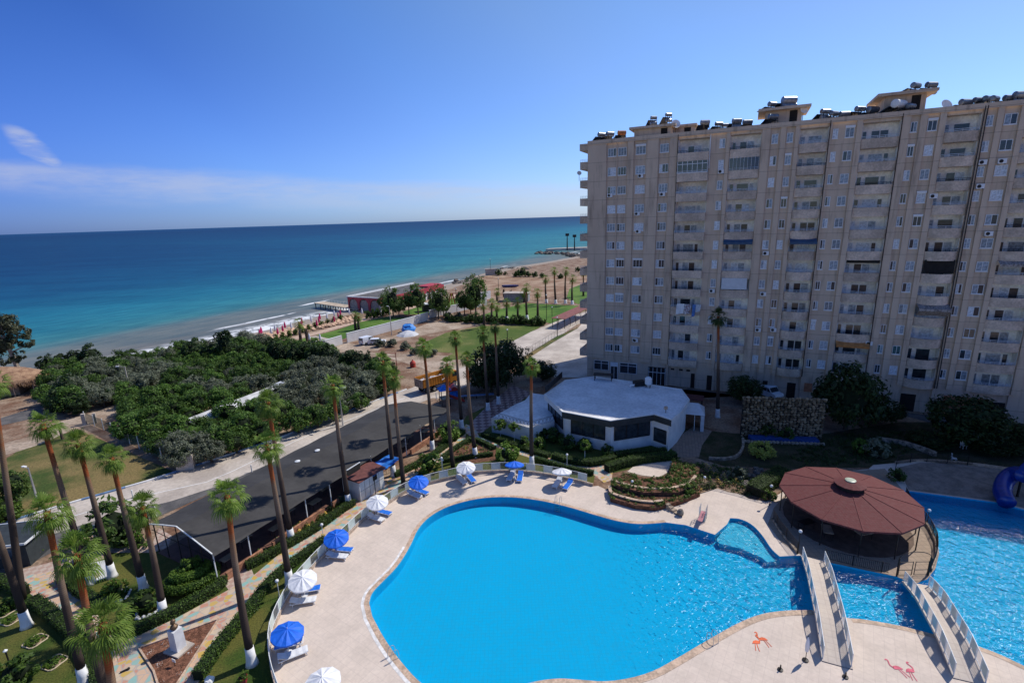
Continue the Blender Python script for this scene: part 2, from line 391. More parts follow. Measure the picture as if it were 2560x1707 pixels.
SEA = [(.0, (.20, .185, .155)), (.33, (.20, .205, .175)), (.375, (.17, .20, .18)), (.43, (.06, .225, .23)), (.48, (.032, .215, .255)), (.54, (.016, .175, .245)), (.61, (.006, .095, .185)), (.69, (.004, .062, .15)), (.82, (.003, .047, .13)), (1., (.006, .065, .17))]
while len(el_) < len(SEA): el_.new(.5)
for i, (a, c) in enumerate(SEA): el_[i].position = a; el_[i].color = (*c, 1)
ripple = noise(nt, st.outputs[0], .28, 5, .6)
colr = mixc(nt, mrange(nt, ripple, .35, .65, 0, .8), rp.outputs[0], mixc(nt, 1., rp.outputs[0], (.62, .74, .82), 'MULTIPLY'))
st2 = nt.nodes.new('ShaderNodeCombineXYZ'); nt.links.new(mnode(nt, 'MULTIPLY', sx_.outputs[0], .22), st2.inputs[0]); nt.links.new(sx_.outputs[1], st2.inputs[1])
streak = noise(nt, st2.outputs[0], .035, 6, .65)
colr = mixc(nt, mrange(nt, streak, .38, .62, 0, .75), colr, mixc(nt, 1., colr, (.55, .72, .80), 'MULTIPLY'))
# foam: the swash on the beach and a few breaking crests
fn = noise(nt, t, .35, 6, .65); fn2 = noise(nt, st.outputs[0], .06, 4, .6)
sw = mnode(nt, 'MULTIPLY', mnode(nt, 'MULTIPLY', mnode(nt, 'GREATER_THAN', dist, -45.), mrange(nt, mnode(nt, 'ADD', dist, mnode(nt, 'MULTIPLY', fn2, 10.)), 16.5, 9.)), mrange(nt, fn, .38, .55))
cr = None
for dd, thr in ((15., .56), (26., .60), (40., .66)):
    c1 = mnode(nt, 'ABSOLUTE', mnode(nt, 'SUBTRACT', mnode(nt, 'ADD', dist, mnode(nt, 'MULTIPLY', mnode(nt, 'SUBTRACT', big, .5), 14.)), dd))
    c1 = mnode(nt, 'MULTIPLY', mnode(nt, 'MULTIPLY', mrange(nt, c1, 1.7, .4), mrange(nt, noise(nt, st.outputs[0], .085+dd*.0007, 3), thr, thr+.06)), mrange(nt, fn, .3, .5))
    cr = c1 if cr is None else mnode(nt, 'MAXIMUM', cr, c1)
foam = mnode(nt, 'MINIMUM', mnode(nt, 'ADD', sw, cr), 1.)
nt.nodes.remove(p); df = nt.nodes.new('ShaderNodeBsdfDiffuse'); gs = nt.nodes.new('ShaderNodeBsdfGlossy'); gs.inputs['Roughness'].default_value = .28
nt.links.new(mixc(nt, foam, colr, (.75, .76, .77)), df.inputs['Color'])
fz = nt.nodes.new('ShaderNodeFresnel'); fz.inputs[0].default_value = 1.33
sm_ = nt.nodes.new('ShaderNodeMixShader'); nt.links.new(mnode(nt, 'MULTIPLY', mnode(nt, 'MINIMUM', fz.outputs[0], .13), mnode(nt, 'SUBTRACT', 1., foam)), sm_.inputs[0])
nt.links.new(df.outputs[0], sm_.inputs[1]); nt.links.new(gs.outputs[0], sm_.inputs[2]); nt.links.new(sm_.outputs[0], nt.nodes['Material Output'].inputs['Surface'])
bn = nt.nodes.new('ShaderNodeBump'); bn.inputs['Strength'].default_value = .9; bn.inputs['Distance'].default_value = .35
nt.links.new(mnode(nt, 'ADD', noise(nt, st.outputs[0], .5, 6, .6), mnode(nt, 'MULTIPLY', noise(nt, st.outputs[0], .09, 3), 2.5)), bn.inputs['Height']); nt.links.new(bn.outputs[0], gs.inputs['Normal']); nt.links.new(bn.outputs[0], df.inputs['Normal'])
sheet('sea', [[(-40000, -6000), (-300, -300), (100, 300), (3000, 1200), (45000, 20000), (45000, 45000), (-40000, 45000)]], -1.5, M_sea)
# deck, coping and basin
fence_top = qs(4, [(262, 1600), (238, 1530), (212, 1460), (192, 1380), (184, 1290), (186, 1220), (200, 1145), (245, 1040), (310, 925), (370, 845), (450, 758), (550, 655), (640, 590), (715, 520), (780, 455), (860, 405),
                (950, 345), (1020, 300), (1090, 262), (1170, 235), (1260, 208), (1400, 178), (1520, 152), (1650, 148)], 1.35)+qs(5, [(420, 1094), (560, 1095), (700, 1103), (860, 1125), (1020, 1158), (1195, 1200)], 1.35)
FENCE = resample(smoothpts([Vector((p.x, p.y, 0)) for p in fence_top], 2), .5)
terr = qs(5, [(1215, 1275), (1290, 1310), (1310, 1375), (1500, 1435), (1650, 1450), (1740, 1425)])
dk_r = qs(6, [(0, 1080), (110, 1060), (255, 1015), (330, 1040), (420, 1055), (470, 1085), (590, 1105), (700, 1040), (760, 990), (900, 930)])+[q(6, 1300, 880), Vector((38, 50, 0)), Vector((42, 53, 0))]+qs(6, [(1480, 840), (1640, 830), (2352, 900)])+[Vector((75, 42, 0)), Vector((75, -12, 0)), Vector((-14, -12, 0))]
DECK = [Vector((p.x, p.y, 0)) for p in FENCE+terr+dk_r]
sheet('pool_deck', [DECK, WATER], .03, M_deck)
def ring(name, P, w0, w1, z, mat):
    a = offset(P, w0); c = offset(P, w1); b = MB(); n = len(P)
    b.v += [(p[0], p[1], z) for p in a]+[(p[0], p[1], z) for p in c]
    for i in range(n-1): b.f.append((i, i+1, n+i+1, n+i)); b.mi.append(0)
    return struct(b.build(name, mat))
edge_left = main_bot[-26:]+main_top
ring('pool_coping', edge_left, 0., .42, .045, M_coping)
ring('white_pool_edge', edge_left[:44], .40, .66, .04, M('pale_edge', (.72, .69, .66), .7))
ring('pool_coping_lower', main_bot[:-25], 0., .5, .049, M_coping)
ring('channel_coping', right_near, 0., .4, .045, M_coping)
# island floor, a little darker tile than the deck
isl_left = qs(7, [(600, 455), (620, 395), (690, 290), (760, 250)])
isl = [Vector((p.x, p.y, 0)) for p in isl_front+isl_right]+qs(7, [(1400, 60), (1000, 90), (760, 190), (640, 330), (600, 440), (690, 560), (760, 610)])
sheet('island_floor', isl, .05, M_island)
b = MB(); n = len(WATER)
for z in (.035, -.85): b.v += [(p.x, p.y, z) for p in WATER]
for i in range(n): b.f.append((i, (i+1) % n, n+(i+1) % n, n+i)); b.mi.append(0)
b.sheet([WATER], -.85)
struct(b.build('pool_basin', M_basin))
nf = [p for p in notch]+qs(7, [(600, 672), (560, 640), (420, 580), (270, 545), (250, 520)])
M_shelf = checker('shelf_tile', (.20, .50, .66), (.18, .47, .64), .3, 0, (.1, .4, .6))
struct(MB().prism([(p.x, p.y) for p in nf], -.84, -.36).build('pool_shelf', M_shelf))
m, nt, p = newmat('pool_water'); nt.nodes.remove(p)
t = nt.nodes.new('ShaderNodeTexCoord').outputs['Object']; sp = nt.nodes.new('ShaderNodeSeparateXYZ'); nt.links.new(t, sp.inputs[0])
wind = mrange(nt, sp.outputs[0], 0., 22., .28, 1.0)
tr = nt.nodes.new('ShaderNodeBsdfTransparent'); tr.inputs[0].default_value = (.50, .93, .975, 1)
gl = nt.nodes.new('ShaderNodeBsdfGlossy'); gl.inputs['Roughness'].default_value = .13
bn = nt.nodes.new('ShaderNodeBump'); bn.inputs['Distance'].default_value = .25; nt.links.new(wind, bn.inputs['Strength'])
hgt = mnode(nt, 'ADD', noise(nt, t, 1.6, 3, .55), mnode(nt, 'MULTIPLY', noise(nt, t, 5., 2, .5), .32))
nt.links.new(hgt, bn.inputs['Height'])
fr = nt.nodes.new('ShaderNodeFresnel'); fr.inputs[0].default_value = 1.21; nt.links.new(bn.outputs[0], fr.inputs['Normal']); nt.links.new(bn.outputs[0], gl.inputs['Normal'])
ms = nt.nodes.new('ShaderNodeMixShader'); nt.links.new(fr.outputs[0], ms.inputs[0]); nt.links.new(tr.outputs[0], ms.inputs[1]); nt.links.new(gl.outputs[0], ms.inputs[2])
nt.links.new(ms.outputs[0], nt.nodes['Material Output'].inputs['Surface']); M_pool = m
sheet('pool_water', WATER, -.14, M_pool)
# flamingo emblems painted on the deck
def flamingo(f, cx, cy, s, mat, flip=1, name='painted_flamingo', label=''):
    c = q(f, cx, cy); b = MB()
    e1 = (q(f, cx+40, cy)-c).normalized(); e2 = Vector((-e1.y, e1.x, 0))
    def P(a, d): v = c+e1*a*s*flip+e2*d*s; return (v.x, v.y)
    b.sheet([[P(*k) for k in ((-.5, .05), (-.38, .28), (-.05, .36), (.25, .24), (.5, -.12), (.1, -.08), (-.2, -.14), (-.42, -.1))]], .056)
    def line(pts, wd):
        pts = [Vector((*P(*k), 0)) for k in pts]; pts = smoothpts(pts, 2); b.sheet([strip(pts, wd*s, wd*s)], .056)
    line([(-.40, .1), (-.6, .35), (-.52, .7), (-.38, 1.0), (-.5, 1.2), (-.66, 1.08)], .06)
    line([(-.05, -.1), (.06, -.6), (.12, -1.2)], .035); line([(.14, -.08), (.34, -.6), (.5, -1.1)], .035)
    return tag(b.build(name, mat), label, 'painted emblem', 'flamingos painted on the deck')
M_flo = M('orange_paint', (.72, .14, .05), .7, var=.2); M_flp = M('pink_paint', (.62, .12, .17), .7, var=.2)
flamingo(7, 520, 1250, .6, M_flo, -1, label='orange painted flamingo with curled neck, the left one of the orange pair')
flamingo(7, 572, 1228, .56, M_flo, 1, label='orange painted flamingo with raised wings, the right one of the orange pair')
flamingo(7, 1490, 1425, .6, M_flp, 1, label='pink painted flamingo beak to beak, the left one of the pink pair')
flamingo(7, 1572, 1445, .6, M_flp, -1, label='pink painted flamingo beak to beak, the right one of the pink pair')
# roads, paths, lawns
road_far = qs(2, [(-600, 520), (0, 345), (540, 182), (1140, 12)])+qs(3, [(300, 1525), (800, 1325), (1310, 1140)])+qs(5, [(300, 310), (460, 215), (700, 90), (920, 0)])+qs(8, [(1350, 1118)])+[Vector((70, 205, 0))]
road_near = qs(2, [(-600, 950), (0, 760), (620, 450), (1240, 275)])+qs(3, [(1000, 1400), (1480, 1215)])+qs(5, [(0, 600), (290, 470), (640, 300), (880, 150), (1060, 30)])+[Vector((78, 195, 0))]
sheet('road', road_far+road_near[::-1], .012, M_conc)
asp = qs(2, [(-600, 700), (0, 540), (250, 470), (540, 375), (800, 292), (1330, 160), (1700, 40)])
sheet('asphalt_lane', asp+[q(3, 500, 1600)]+[p for p in road_near[:5]][::-1], .018, M_asph)
b = MB()
ml = qs(2, [(0, 445), (540, 285), (1140, 115), (1640, 5)])+qs(3, [(500, 1510), (1000, 1320), (1300, 1200)])
b.sheet([strip(resample(ml, 3), .06, .06)], .022)
struct(b.build('road_line', M_white))
b = MB()
for i, (a, c) in enumerate(zip(road_far[1:6], road_far[2:7])):
    pass
kerb = resample(road_far[:7], 2.)
M_kblue = M('kerb_blue', (.16, .26, .42), .7, var=.3); kb = MB()
for i, (a, c) in enumerate(zip(kerb, kerb[1:])): kb.beam((a.x, a.y, .09), (c.x, c.y, .09), .22, .2, 1 if (i//2) % 2 else 0)
struct(kb.build('road_kerb', [M_white, M_kblue]))
sheet('concrete_apron', qs(5, [(655, 310), (870, 172), (1060, 62)])+[Vector((24, 150, 0)), Vector((44, 118, 0)), Vector((20, 96, 0))]+qs(5, [(1150, 440), (880, 440)]), .01, M_conc)
sheet('lane_verge', qs(5, [(600, 310), (700, 245), (870, 140), (1060, 55), (1060, 62), (880, 165), (720, 268), (650, 318)]), .02, M_lawn2)
sheet('grass_lot', qs(1, [(-300, 1480), (0, 1400), (220, 1262), (600, 1150), (880, 1270), (1330, 1470), (1040, 1560)])+qs(2, [(540, 176), (0, 335), (-500, 470)]), .004, M_lawn2)
sheet('dirt_track', qs(1, [(-300, 1400), (0, 1260), (280, 1190), (480, 1080), (640, 1040), (900, 950), (1000, 935), (1010, 985), (830, 1060), (690, 1115), (560, 1150), (300, 1265), (0, 1360), (-300, 1460)]), .006, M_dirt)
sheet('asphalt_yard', qs(1, [(-300, 1150), (0, 1062), (390, 940), (330, 1000), (290, 1055), (0, 1120), (-300, 1190)]), .006, M_asph)
sheet('garden_lawn', qs(2, [(-300, 800), (440, 640), (860, 560), (1180, 520), (1700, 760)])+qs(4, [(20, 800), (300, 700), (600, 500), (700, 430), (800, 370), (1000, 230), (1380, 0)])+qs(5, [(200, 740), (400, 640), (900, 560), (1900, 900), (1850, 1060), (1300, 1180), (1190, 1200)])+[p for p in FENCE[::-1]]+[Vector((-14, 10, 0)), Vector((-60, 10, 0))], .002, M_lawn)
pathL = qs(2, [(-200, 850), (0, 792), (180, 832), (480, 1080), (640, 1230), (760, 1450), (800, 1800), (1530, 1800), (1530, 1568), (1870, 1050)])+qs(4, [(104, 1000), (280, 850), (420, 730), (560, 640), (660, 570), (760, 480), (840, 425), (1000, 315), (1110, 240), (1300, 135), (1450, 20)])+qs(5, [(200, 870), (400, 965), (700, 1060), (960, 1120), (1150, 1165), (1260, 1250), (1320, 1230), (1330, 1140), (1450, 1100), (1800, 1060), (1850, 1010), (1600, 1040), (1300, 1090), (1150, 1130), (980, 1095), (700, 1025), (460, 965), (300, 895), (270, 830), (200, 800)])+qs(4, [(1390, 0), (1240, 90), (1010, 200), (900, 275), (760, 385), (650, 460), (520, 560), (400, 640), (260, 730), (90, 870)])+qs(2, [(1760, 850), (1350, 1072), (1050, 1205), (900, 1245), (740, 1022), (620, 892), (470, 740), (440, 690), (0, 755), (-200, 790)])
sheet('crazy_paved_path', pathL, .010, M_pave)
M_tile = checker('garden_tile', (.50, .40, .33), (.42, .28, .23), .42, .5)
sheet('tiled_forecourt', qs(2, [(820, 520), (1180, 480), (1230, 370), (1330, 430), (1300, 520), (1180, 560), (860, 560)])+[], .012, M_tile)
sheet('tiled_side_path', qs(2, [(1690, 740), (1840, 650)])+qs(4, [(60, 800), (90, 870)])+qs(2, [(1770, 850)]), .013, M_tile)
sheet('guardhouse_forecourt', qs(2, [(130, 700), (760, 540), (830, 600), (440, 695), (60, 770)]), .0135, M_tile)
M_chk = checker('chequered_paving', (.40, .30, .28), (.17, .10, .10), .8, .7)
sheet('chequered_yard', qs(5, [(180, 850), (380, 640), (560, 500), (700, 560), (480, 740), (330, 860), (230, 890)]), .006, M_chk)
bed = qs(2, [(1690, 1076), (1075, 1300), (1190, 1480), (1260, 1700), (1330, 1640)])
sheet('flower_bed', bed, .016, M('bed_earth', (.17, .075, .045), .95, scale=3, var=.35, scale2=10, var2=.4))
b = MB(); P = resample(bed[:1]+bed[1:], .5)
for P in (bed[:4], [bed[0], bed[4]]):
    for a, c in zip(P, P[1:]): b.beam((a.x, a.y, .06), (c.x, c.y, .06), .12, .12)
struct(b.build('bed_edging', M_coping))
M_bark = M('bark_mulch', (.13, .06, .035), .95, scale=3, var=.4, scale2=9, var2=.3)
sheet('garden_soil_bed', qs(4, [(1330, 130), (1440, 20), (1500, -10), (1653, 60), (1653, 130), (1500, 150)]), .005, M_bark)
sheet('planting_strip', qs(4, [(0, 790), (120, 730), (300, 600), (420, 520), (620, 400), (750, 400), (640, 500), (500, 590), (280, 710), (20, 840)]), .006, M_bark)
sheet('planting_strip_east', qs(4, [(960, 235), (1130, 150), (1290, 60), (1380, 0), (1350, 40), (1200, 150), (1000, 240)]), .006, M_bark)
# shaded yard by the apartment block
sheet('service_yard', [Vector((14, 88, 0)), Vector((70, 62, 0)), Vector((66, 50, 0))]+qs(6, [(1400, 480), (960, 420), (420, 380), (60, 330)])+[Vector((22, 76, 0))], .004, M_asph)
sheet('shaded_lawn', qs(6, [(0, 600), (400, 640), (980, 640), (1500, 560), (2352, 560), (2352, 880), (1650, 820), (1300, 870), (700, 880), (300, 860), (100, 800)]), .004, M('shade_ground', (.030, .040, .012), .95, scale=.5, col2=(.07, .055, .03), scale2=5, var2=.4))  # ground colour darkened, the shade of the block is painted in
# far fields
sheet('club_lawn', qs(12, [(660, 885), (880, 830), (1180, 730), (1480, 670), (1760, 680), (1490, 755), (960, 935), (850, 935)]), .01, M_lawn3)
sheet('club_lawn_west', qs(12, [(370, 965), (590, 900), (800, 945), (560, 1010), (440, 1010)]), .01, M_lawn3)
sheet('club_lawn_north', qs(12, [(1680, 610), (1900, 540), (2330, 440), (2600, 400), (2600, 480), (2330, 540), (1900, 640), (1700, 640)]), .01, M_lawn3)
M_lawn4 = M('park_grass', (.075, .125, .016), .95, scale=.09, col2=(.17, .165, .05), lo=.42, hi=.68, scale2=3, var2=.25)
sheet('east_lawn', qs(8, [(-260, 1480), (-160, 1400), (60, 1300), (400, 1235), (1000, 1225), (1010, 1222), (800, 1380), (580, 1450), (500, 1520), (330, 1560), (0, 1570)])+qs(3, [(1640, 870), (1400, 850), (1230, 790)]), .006, M_lawn4)
sheet('park_lawn', qs(8, [(380, 1140), (550, 1080), (840, 1010), (1420, 1040), (1430, 1080), (1090, 1210), (1000, 1190), (440, 1185)]), .007, M_lawn3)
sheet('park_lawn_far', qs(8, [(1240, 960), (1270, 870), (1400, 820), (1500, 830), (1500, 1000), (1350, 1020)]), .007, M_lawn3)
sheet('ploughed_field', qs(8, [(330, 760), (500, 735), (860, 760), (1430, 745), (1430, 850), (1240, 900), (1000, 980), (600, 960), (430, 980), (420, 860)]), .004, M_redpl)
sheet('parking_area', qs(3, [(640, 850), (830, 790), (900, 800), (1160, 745), (1500, 620), (1900, 640), (1350, 740), (1130, 800), (1060, 850), (900, 860), (760, 880)]), .004, M_dirt)
sheet('access_track', qs(3, [(830, 840), (1060, 870), (1250, 880), (1640, 890), (1840, 960), (1860, 1085), (1660, 1100), (1400, 985), (1120, 900), (880, 870)]), .005, M_dirt)

sheet('dim_terrace', qs(6, [(1500, 870), (1640, 838), (1900, 850), (2352, 905), (2700, 960), (2700, 1290), (2352, 1150), (2180, 1105), (1560, 1025)]), .045, M('dim_terrace_tile', (.25, .20, .165), .85, scale=.8, var=.2, scale2=5))  # brownish tile, darkened further so the block's shade sits in its colour
# ------------------------------------------------------------------ vegetation
L_palm = leafmat('palm_leaf', (.095, .175, .018), (.20, .285, .05), .15, .35, 1.0)
L_palmd = leafmat('dark_palm_leaf', (.030, .055, .014), (.07, .10, .025), .15, .25)
L_dry = leafmat('dry_frond', (.22, .14, .06), (.30, .2, .1), .2, .2)
L_citrus = leafmat('citrus_leaf', (.034, .082, .012), (.10, .175, .026), .35, .25, .9)
L_olive = leafmat('olive_leaf', (.085, .105, .058), (.19, .205, .14), .25, .2, .9)
L_park = leafmat('park_leaf', (.05, .105, .018), (.13, .19, .04), .25, .3, .7)
L_dark = leafmat('dark_leaf', (.014, .030, .008), (.04, .07, .016), .25, .2, .8)
L_hedge = leafmat('hedge_leaf', (.026, .058, .008), (.075, .13, .018), .15, .2, 1.5)
L_bush = leafmat('bush_leaf', (.055, .12, .012), (.14, .22, .03), .2, .3, 1.5)
L_yel = leafmat('sun_toned_leaf', (.28, .33, .05), (.42, .42, .10), .1, .3, 3)  # yellow green leaf, colour raised to stand for sun on the bush
L_euc = leafmat('eucalyptus_leaf', (.05, .060, .030), (.11, .115, .06), .1, .25, .6)
M_trunk = M('tree_bark', (.10, .075, .055), .95, scale=3, var=.3, rnd=.2)
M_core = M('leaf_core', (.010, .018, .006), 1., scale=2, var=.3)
m, nt, p = newmat('palm_bark'); M_pbark = m
t = nt.nodes.new('ShaderNodeTexCoord').outputs['Generated']; to = nt.nodes.new('ShaderNodeTexCoord').outputs['Object']
sp = nt.nodes.new('ShaderNodeSeparateXYZ'); nt.links.new(t, sp.inputs[0])
zz = mnode(nt, 'ADD', sp.outputs[2], mnode(nt, 'MULTIPLY', mnode(nt, 'SUBTRACT', noise(nt, to, 1.2, 4), .5), .25))
rp = nt.nodes.new('ShaderNodeValToRGB'); nt.links.new(zz, rp.inputs[0]); e_ = rp.color_ramp.elements
for i, (a, c) in enumerate([(.0, (.055, .042, .036)), (.38, (.085, .06, .048)), (.58, (.21, .15, .11)), (.70, (.25, .15, .09)), (.79, (.30, .085, .03)), (1., (.27, .075, .03))]):
    if i > 1: e_.new(a)
    e_[i].position = a; e_[i].color = (*c, 1)
wv = nt.nodes.new('ShaderNodeTexWave'); wv.bands_direction = 'Z'; wv.inputs['Scale'].default_value = 2.2; wv.inputs['Distortion'].default_value = 1.5; nt.links.new(to, wv.inputs[0])
c = mixc(nt, mrange(nt, wv.outputs['Fac'], 0, 1, 0, .45), rp.outputs[0], mixc(nt, 1., rp.outputs[0], (.5, .48, .46), 'MULTIPLY'))
nt.links.new(c, p.inputs['Base Color']); p.inputs['Roughness'].default_value = .9; p.inputs['Specular IOR Level'].default_value = .1

def fan_crown(seed, n=34, size=1., lo=-68, hi=88, dense=15):
    rg = random.Random(seed); b = MB()
    for i in range(n):
        a = i*2.39996+rg.uniform(-.3, .3); f = (i+.5)/n
        e = radians(hi+(lo-hi)*f**.85+rg.uniform(-8, 8))
        L = size*rg.uniform(.85, 1.15)
        d = Vector((cos(a)*cos(e), sin(a)*cos(e), sin(e))); side = Vector((-sin(a), cos(a), 0)); nrm = side.cross(d).normalized()*-1
        pet = .70*L
        p0 = Vector((0, 0, .05))+d*.08; p1 = d*pet+Vector((0, 0, -.10*pet*cos(e)))
        b.add([p0-side*.022, p0+side*.022, p1+side*.014, p1-side*.014], [(0, 1, 2, 3)])
        tw = rg.uniform(-.3, .3); side2 = side*cos(tw)+nrm*sin(tw)
        for k in range(dense):
            g = -1.25+2.5*k/(dense-1)
            bl = L*(.86-.22*abs(g)/1.25)*rg.uniform(.88, 1.08)
            dd = (d*cos(g)+side2*sin(g)).normalized(); wd = .032*L
            wv_ = dd.cross(nrm).normalized()
            fold = nrm*(.018 if k % 2 else -.018)
            q0 = p1; q1 = p1+dd*bl*.55+Vector((0, 0, -.05*bl))+fold
            q2 = p1+dd*bl*.80+Vector((0, 0, -(.12+.2*f)*bl-.07*abs(g))); q3 = p1+dd*bl*(.86)+Vector((0, 0, -(.26+.46*f)*bl-.12*rg.random()))
            b.add([q0-wv_*.01, q0+wv_*.01, q1+wv_*wd, q1-wv_*wd, q2+wv_*wd*.6, q2-wv_*wd*.6, q3], [(0, 1, 2, 3), (3, 2, 4, 5), (5, 4, 6)])
    return b
def skirt(seed, n=26):
    rg = random.Random(seed+50); b = MB()
    for i in range(n):
        a = rg.uniform(0, 2*pi); z = rg.uniform(-.75, .05); d = Vector((cos(a), sin(a), 0)); s = Vector((-sin(a), cos(a), 0))
        p0 = d*.16+Vector((0, 0, z)); p1 = d*rg.uniform(.30, .46)+Vector((0, 0, z+rg.uniform(.05, .3)))
        b.add([p0-s*.05, p0+s*.05, p1+s*.025, p1-s*.025], [(0, 1, 2, 3)])
    return b
CROWN = [fan_crown(s).mesh('crown', L_palm) for s in range(5)]
SKIRT = [skirt(s).mesh('dry_skirt', L_dry) for s in range(3)]
CROWND = [fan_crown(s+20).mesh('crown', L_palmd) for s in range(2)]
CROWNF = [fan_crown(s+30, 26, 1., -70, 80, 9).mesh('crown', L_palm) for s in range(3)]
PCOUNT = 0
def palm(base, top, label, group='palms in the hotel garden', dark=False, size=1., white=True, crown=None, r=.225, red=True):
    global PCOUNT; k = PCOUNT; PCOUNT += 1
    t = thing('palm_tree', label, 'palm tree', (base.x, base.y, 0), 0, group)
    d = top-Vector((base.x, base.y, 0)); h = d.z; rg = random.Random(k*7+1)
    bend = Vector((rg.uniform(-.22, .22), rg.uniform(-.22, .22), 0))
    def at(f): return Vector((d.x*f, d.y*f, h*f))+bend*sin(pi*f)
    z0 = 1.35 if white else 0
    fs = [0.]+[i/11 for i in range(1, 12)]
    fs = [max(f, z0/h) for f in fs]; fs = sorted(set(fs))
    b = MB().tube([at(f) for f in fs], [r*(1.25-.62*f) if f < .9 else r*.78 for f in fs], 9)
    b.build('trunk', M_pbark, t, smooth=True)
    if white:
        MB().tube([at(z/h) for z in (0, .25, .7, 1.36)], [r*2.0, r*1.62, r*1.42, r*1.30], 10).build('painted_base', M_white, t, smooth=True)
    me = crown or (CROWND[k % 2] if dark else CROWN[k % 5])
    c = link('crown', me, t, tuple(d+Vector((0, 0, .0))), rg.uniform(0, 6)); k_ = size*rg.uniform(.78, .98); c.scale = (k_, k_, k_*rg.uniform(.92, 1.1))
    s = link('dry_skirt', SKIRT[k % 3], t, tuple(d+Vector((0, 0, -.15))), rg.uniform(0, 6)); s.scale = (size*.9,)*3
    return t
PALMS = [
 (1, (-60, 780), 0, (52, 1376), 'thin palm trunk on the grass lot across the road at the left picture edge', 1),
 (2, (-230, -150), 2, (210, 1130), 'leftmost palm with white painted foot on the lawn, crown out of the picture', 1),
 (1, (325, 1105), 2, (700, 800), 'tall far left palm with hidden foot, its crown beside the small date palm', 1),
 (1, (600, 1255), 2, (870, 745), 'tall palm with white foot beside the pale seat area, far left row', 1),
 (1, (855, 1365), 2, (1113, 840), 'tall leaning palm between the pale seat area and the round clipped bush', 1),
 (2, (1100, 210), 2, (1265, 1045), 'palm with white foot beside the round clipped bush in front of the canopy gable', 1),
 (2, (1755, 120), 2, (1950, 1418), 'palm with white foot standing right of the paved fork, before the canopy roof', 1),
 (2, (360, 245), 2, (655, 1570), 'palm with broad drooping crown, white foot at the lower left lawn edge', 1.12),
 (2, (590, 575), 2, (900, 1960), 'palm with bright crown over the paved path, its dark foot below the picture', 1.1),
 (2, (790, 1110), 2, (1010, 2600), 'nearest palm at the bottom left, crown beside the statue bed', 1.1),
 (3, (215, 1245), 4, (335, 650), 'palm rising over the canopy roof, the upper of two crossing crowns', 1),
 (4, (172, 30), 4, (322, 925), 'palm rising through the canopy eave, the lower of two crossing crowns, near the white parasol', 1),
 (3, (712, 1110), 4, (705, 420), 'palm at the white shed with its white foot beside green bins', 1),
 (3, (1095, 930), 4, (992, 228), 'left palm of the pair by the blue tarpaulin behind the canopy', .95),
 (3, (1178, 1050), 4, (1058, 300), 'right palm of the pair by the blue tarpaulin, dark foot at the pool fence', .95),
 (3, (1410, 815), 4, (1242, 62), 'palm in front of the orange dump truck, white foot in the hedge strip', .95),
 (3, (1590, 955), 5, (100, 1135), 'palm right of the dump truck, dark foot behind the pool fence', .95),
 (3, (1655, 750), 5, (168, 828), 'thin palm beside the playground, white foot on dark ground', .9),
 (3, (1742, 905), 5, (275, 1052), 'palm in the triangular planting bed with a white foot', .95),
 (5, (330, 95), 5, (370, 692), 'left palm of the two in front of the dark round trees', .9),
 (5, (422, 50), 5, (450, 642), 'right palm of the two in front of the dark round trees', .9),
 (5, (702, 350), 5, (705, 1120), 'palm in front of the white terrace with white foot at the pool fence', 1),
]
for f1, hd, f2, bs, lab, sz in PALMS:
    bp = q(f2, *bs); palm(bp, top_at(bp, f1, *hd), lab, size=sz, white=(lab.find('dark foot') < 0 and lab.find('across the road') < 0))
bp = q(11, 1545, 1580); palm(bp, top_at(bp, 11, 1552, 590), 'lone shaded palm standing against the apartment block', dark=True, size=1.0)
# date palm
def date_palm(base, h, label, s=1.):
    t = thing('date_palm', label, 'palm tree', base, 0); rg = random.Random(5)
    MB().tube([(0, 0, 0), (.03, 0, h*.5), (0, 0, h)], [.2, .16, .17], 8).build('trunk', M_trunk, t)
    b = MB()
    for i in range(26):
        a = i*2.4; e = radians(rg.uniform(-10, 70)); L = 1.5*s; pts = []
        for k in range(6):
            f = k/5; pts.append(Vector((cos(a)*cos(e)*L*f, sin(a)*cos(e)*L*f, h+sin(e)*L*f-.9*L*f*f*.8)))
        for k in range(5):
            for sd in (-1, 1):
                for j in range(3):
                    p0 = pts[k].lerp(pts[k+1], j/3); dr = (pts[k+1]-pts[k]).normalized(); si = Vector((-sin(a), cos(a), -.35*sd*0))*sd
                    e0 = p0+(si*.8+dr*.5)*.42*(1-.5*k/5)+Vector((0, 0, -.12)); b.add([p0-dr*.03, p0+dr*.05, e0], [(0, 1, 2)])
    b.build('crown', L_palm, t); return t
date_palm(q(1, 480, 1225), 2.1, 'short date palm at the edge of the grass lot by the dirt track')
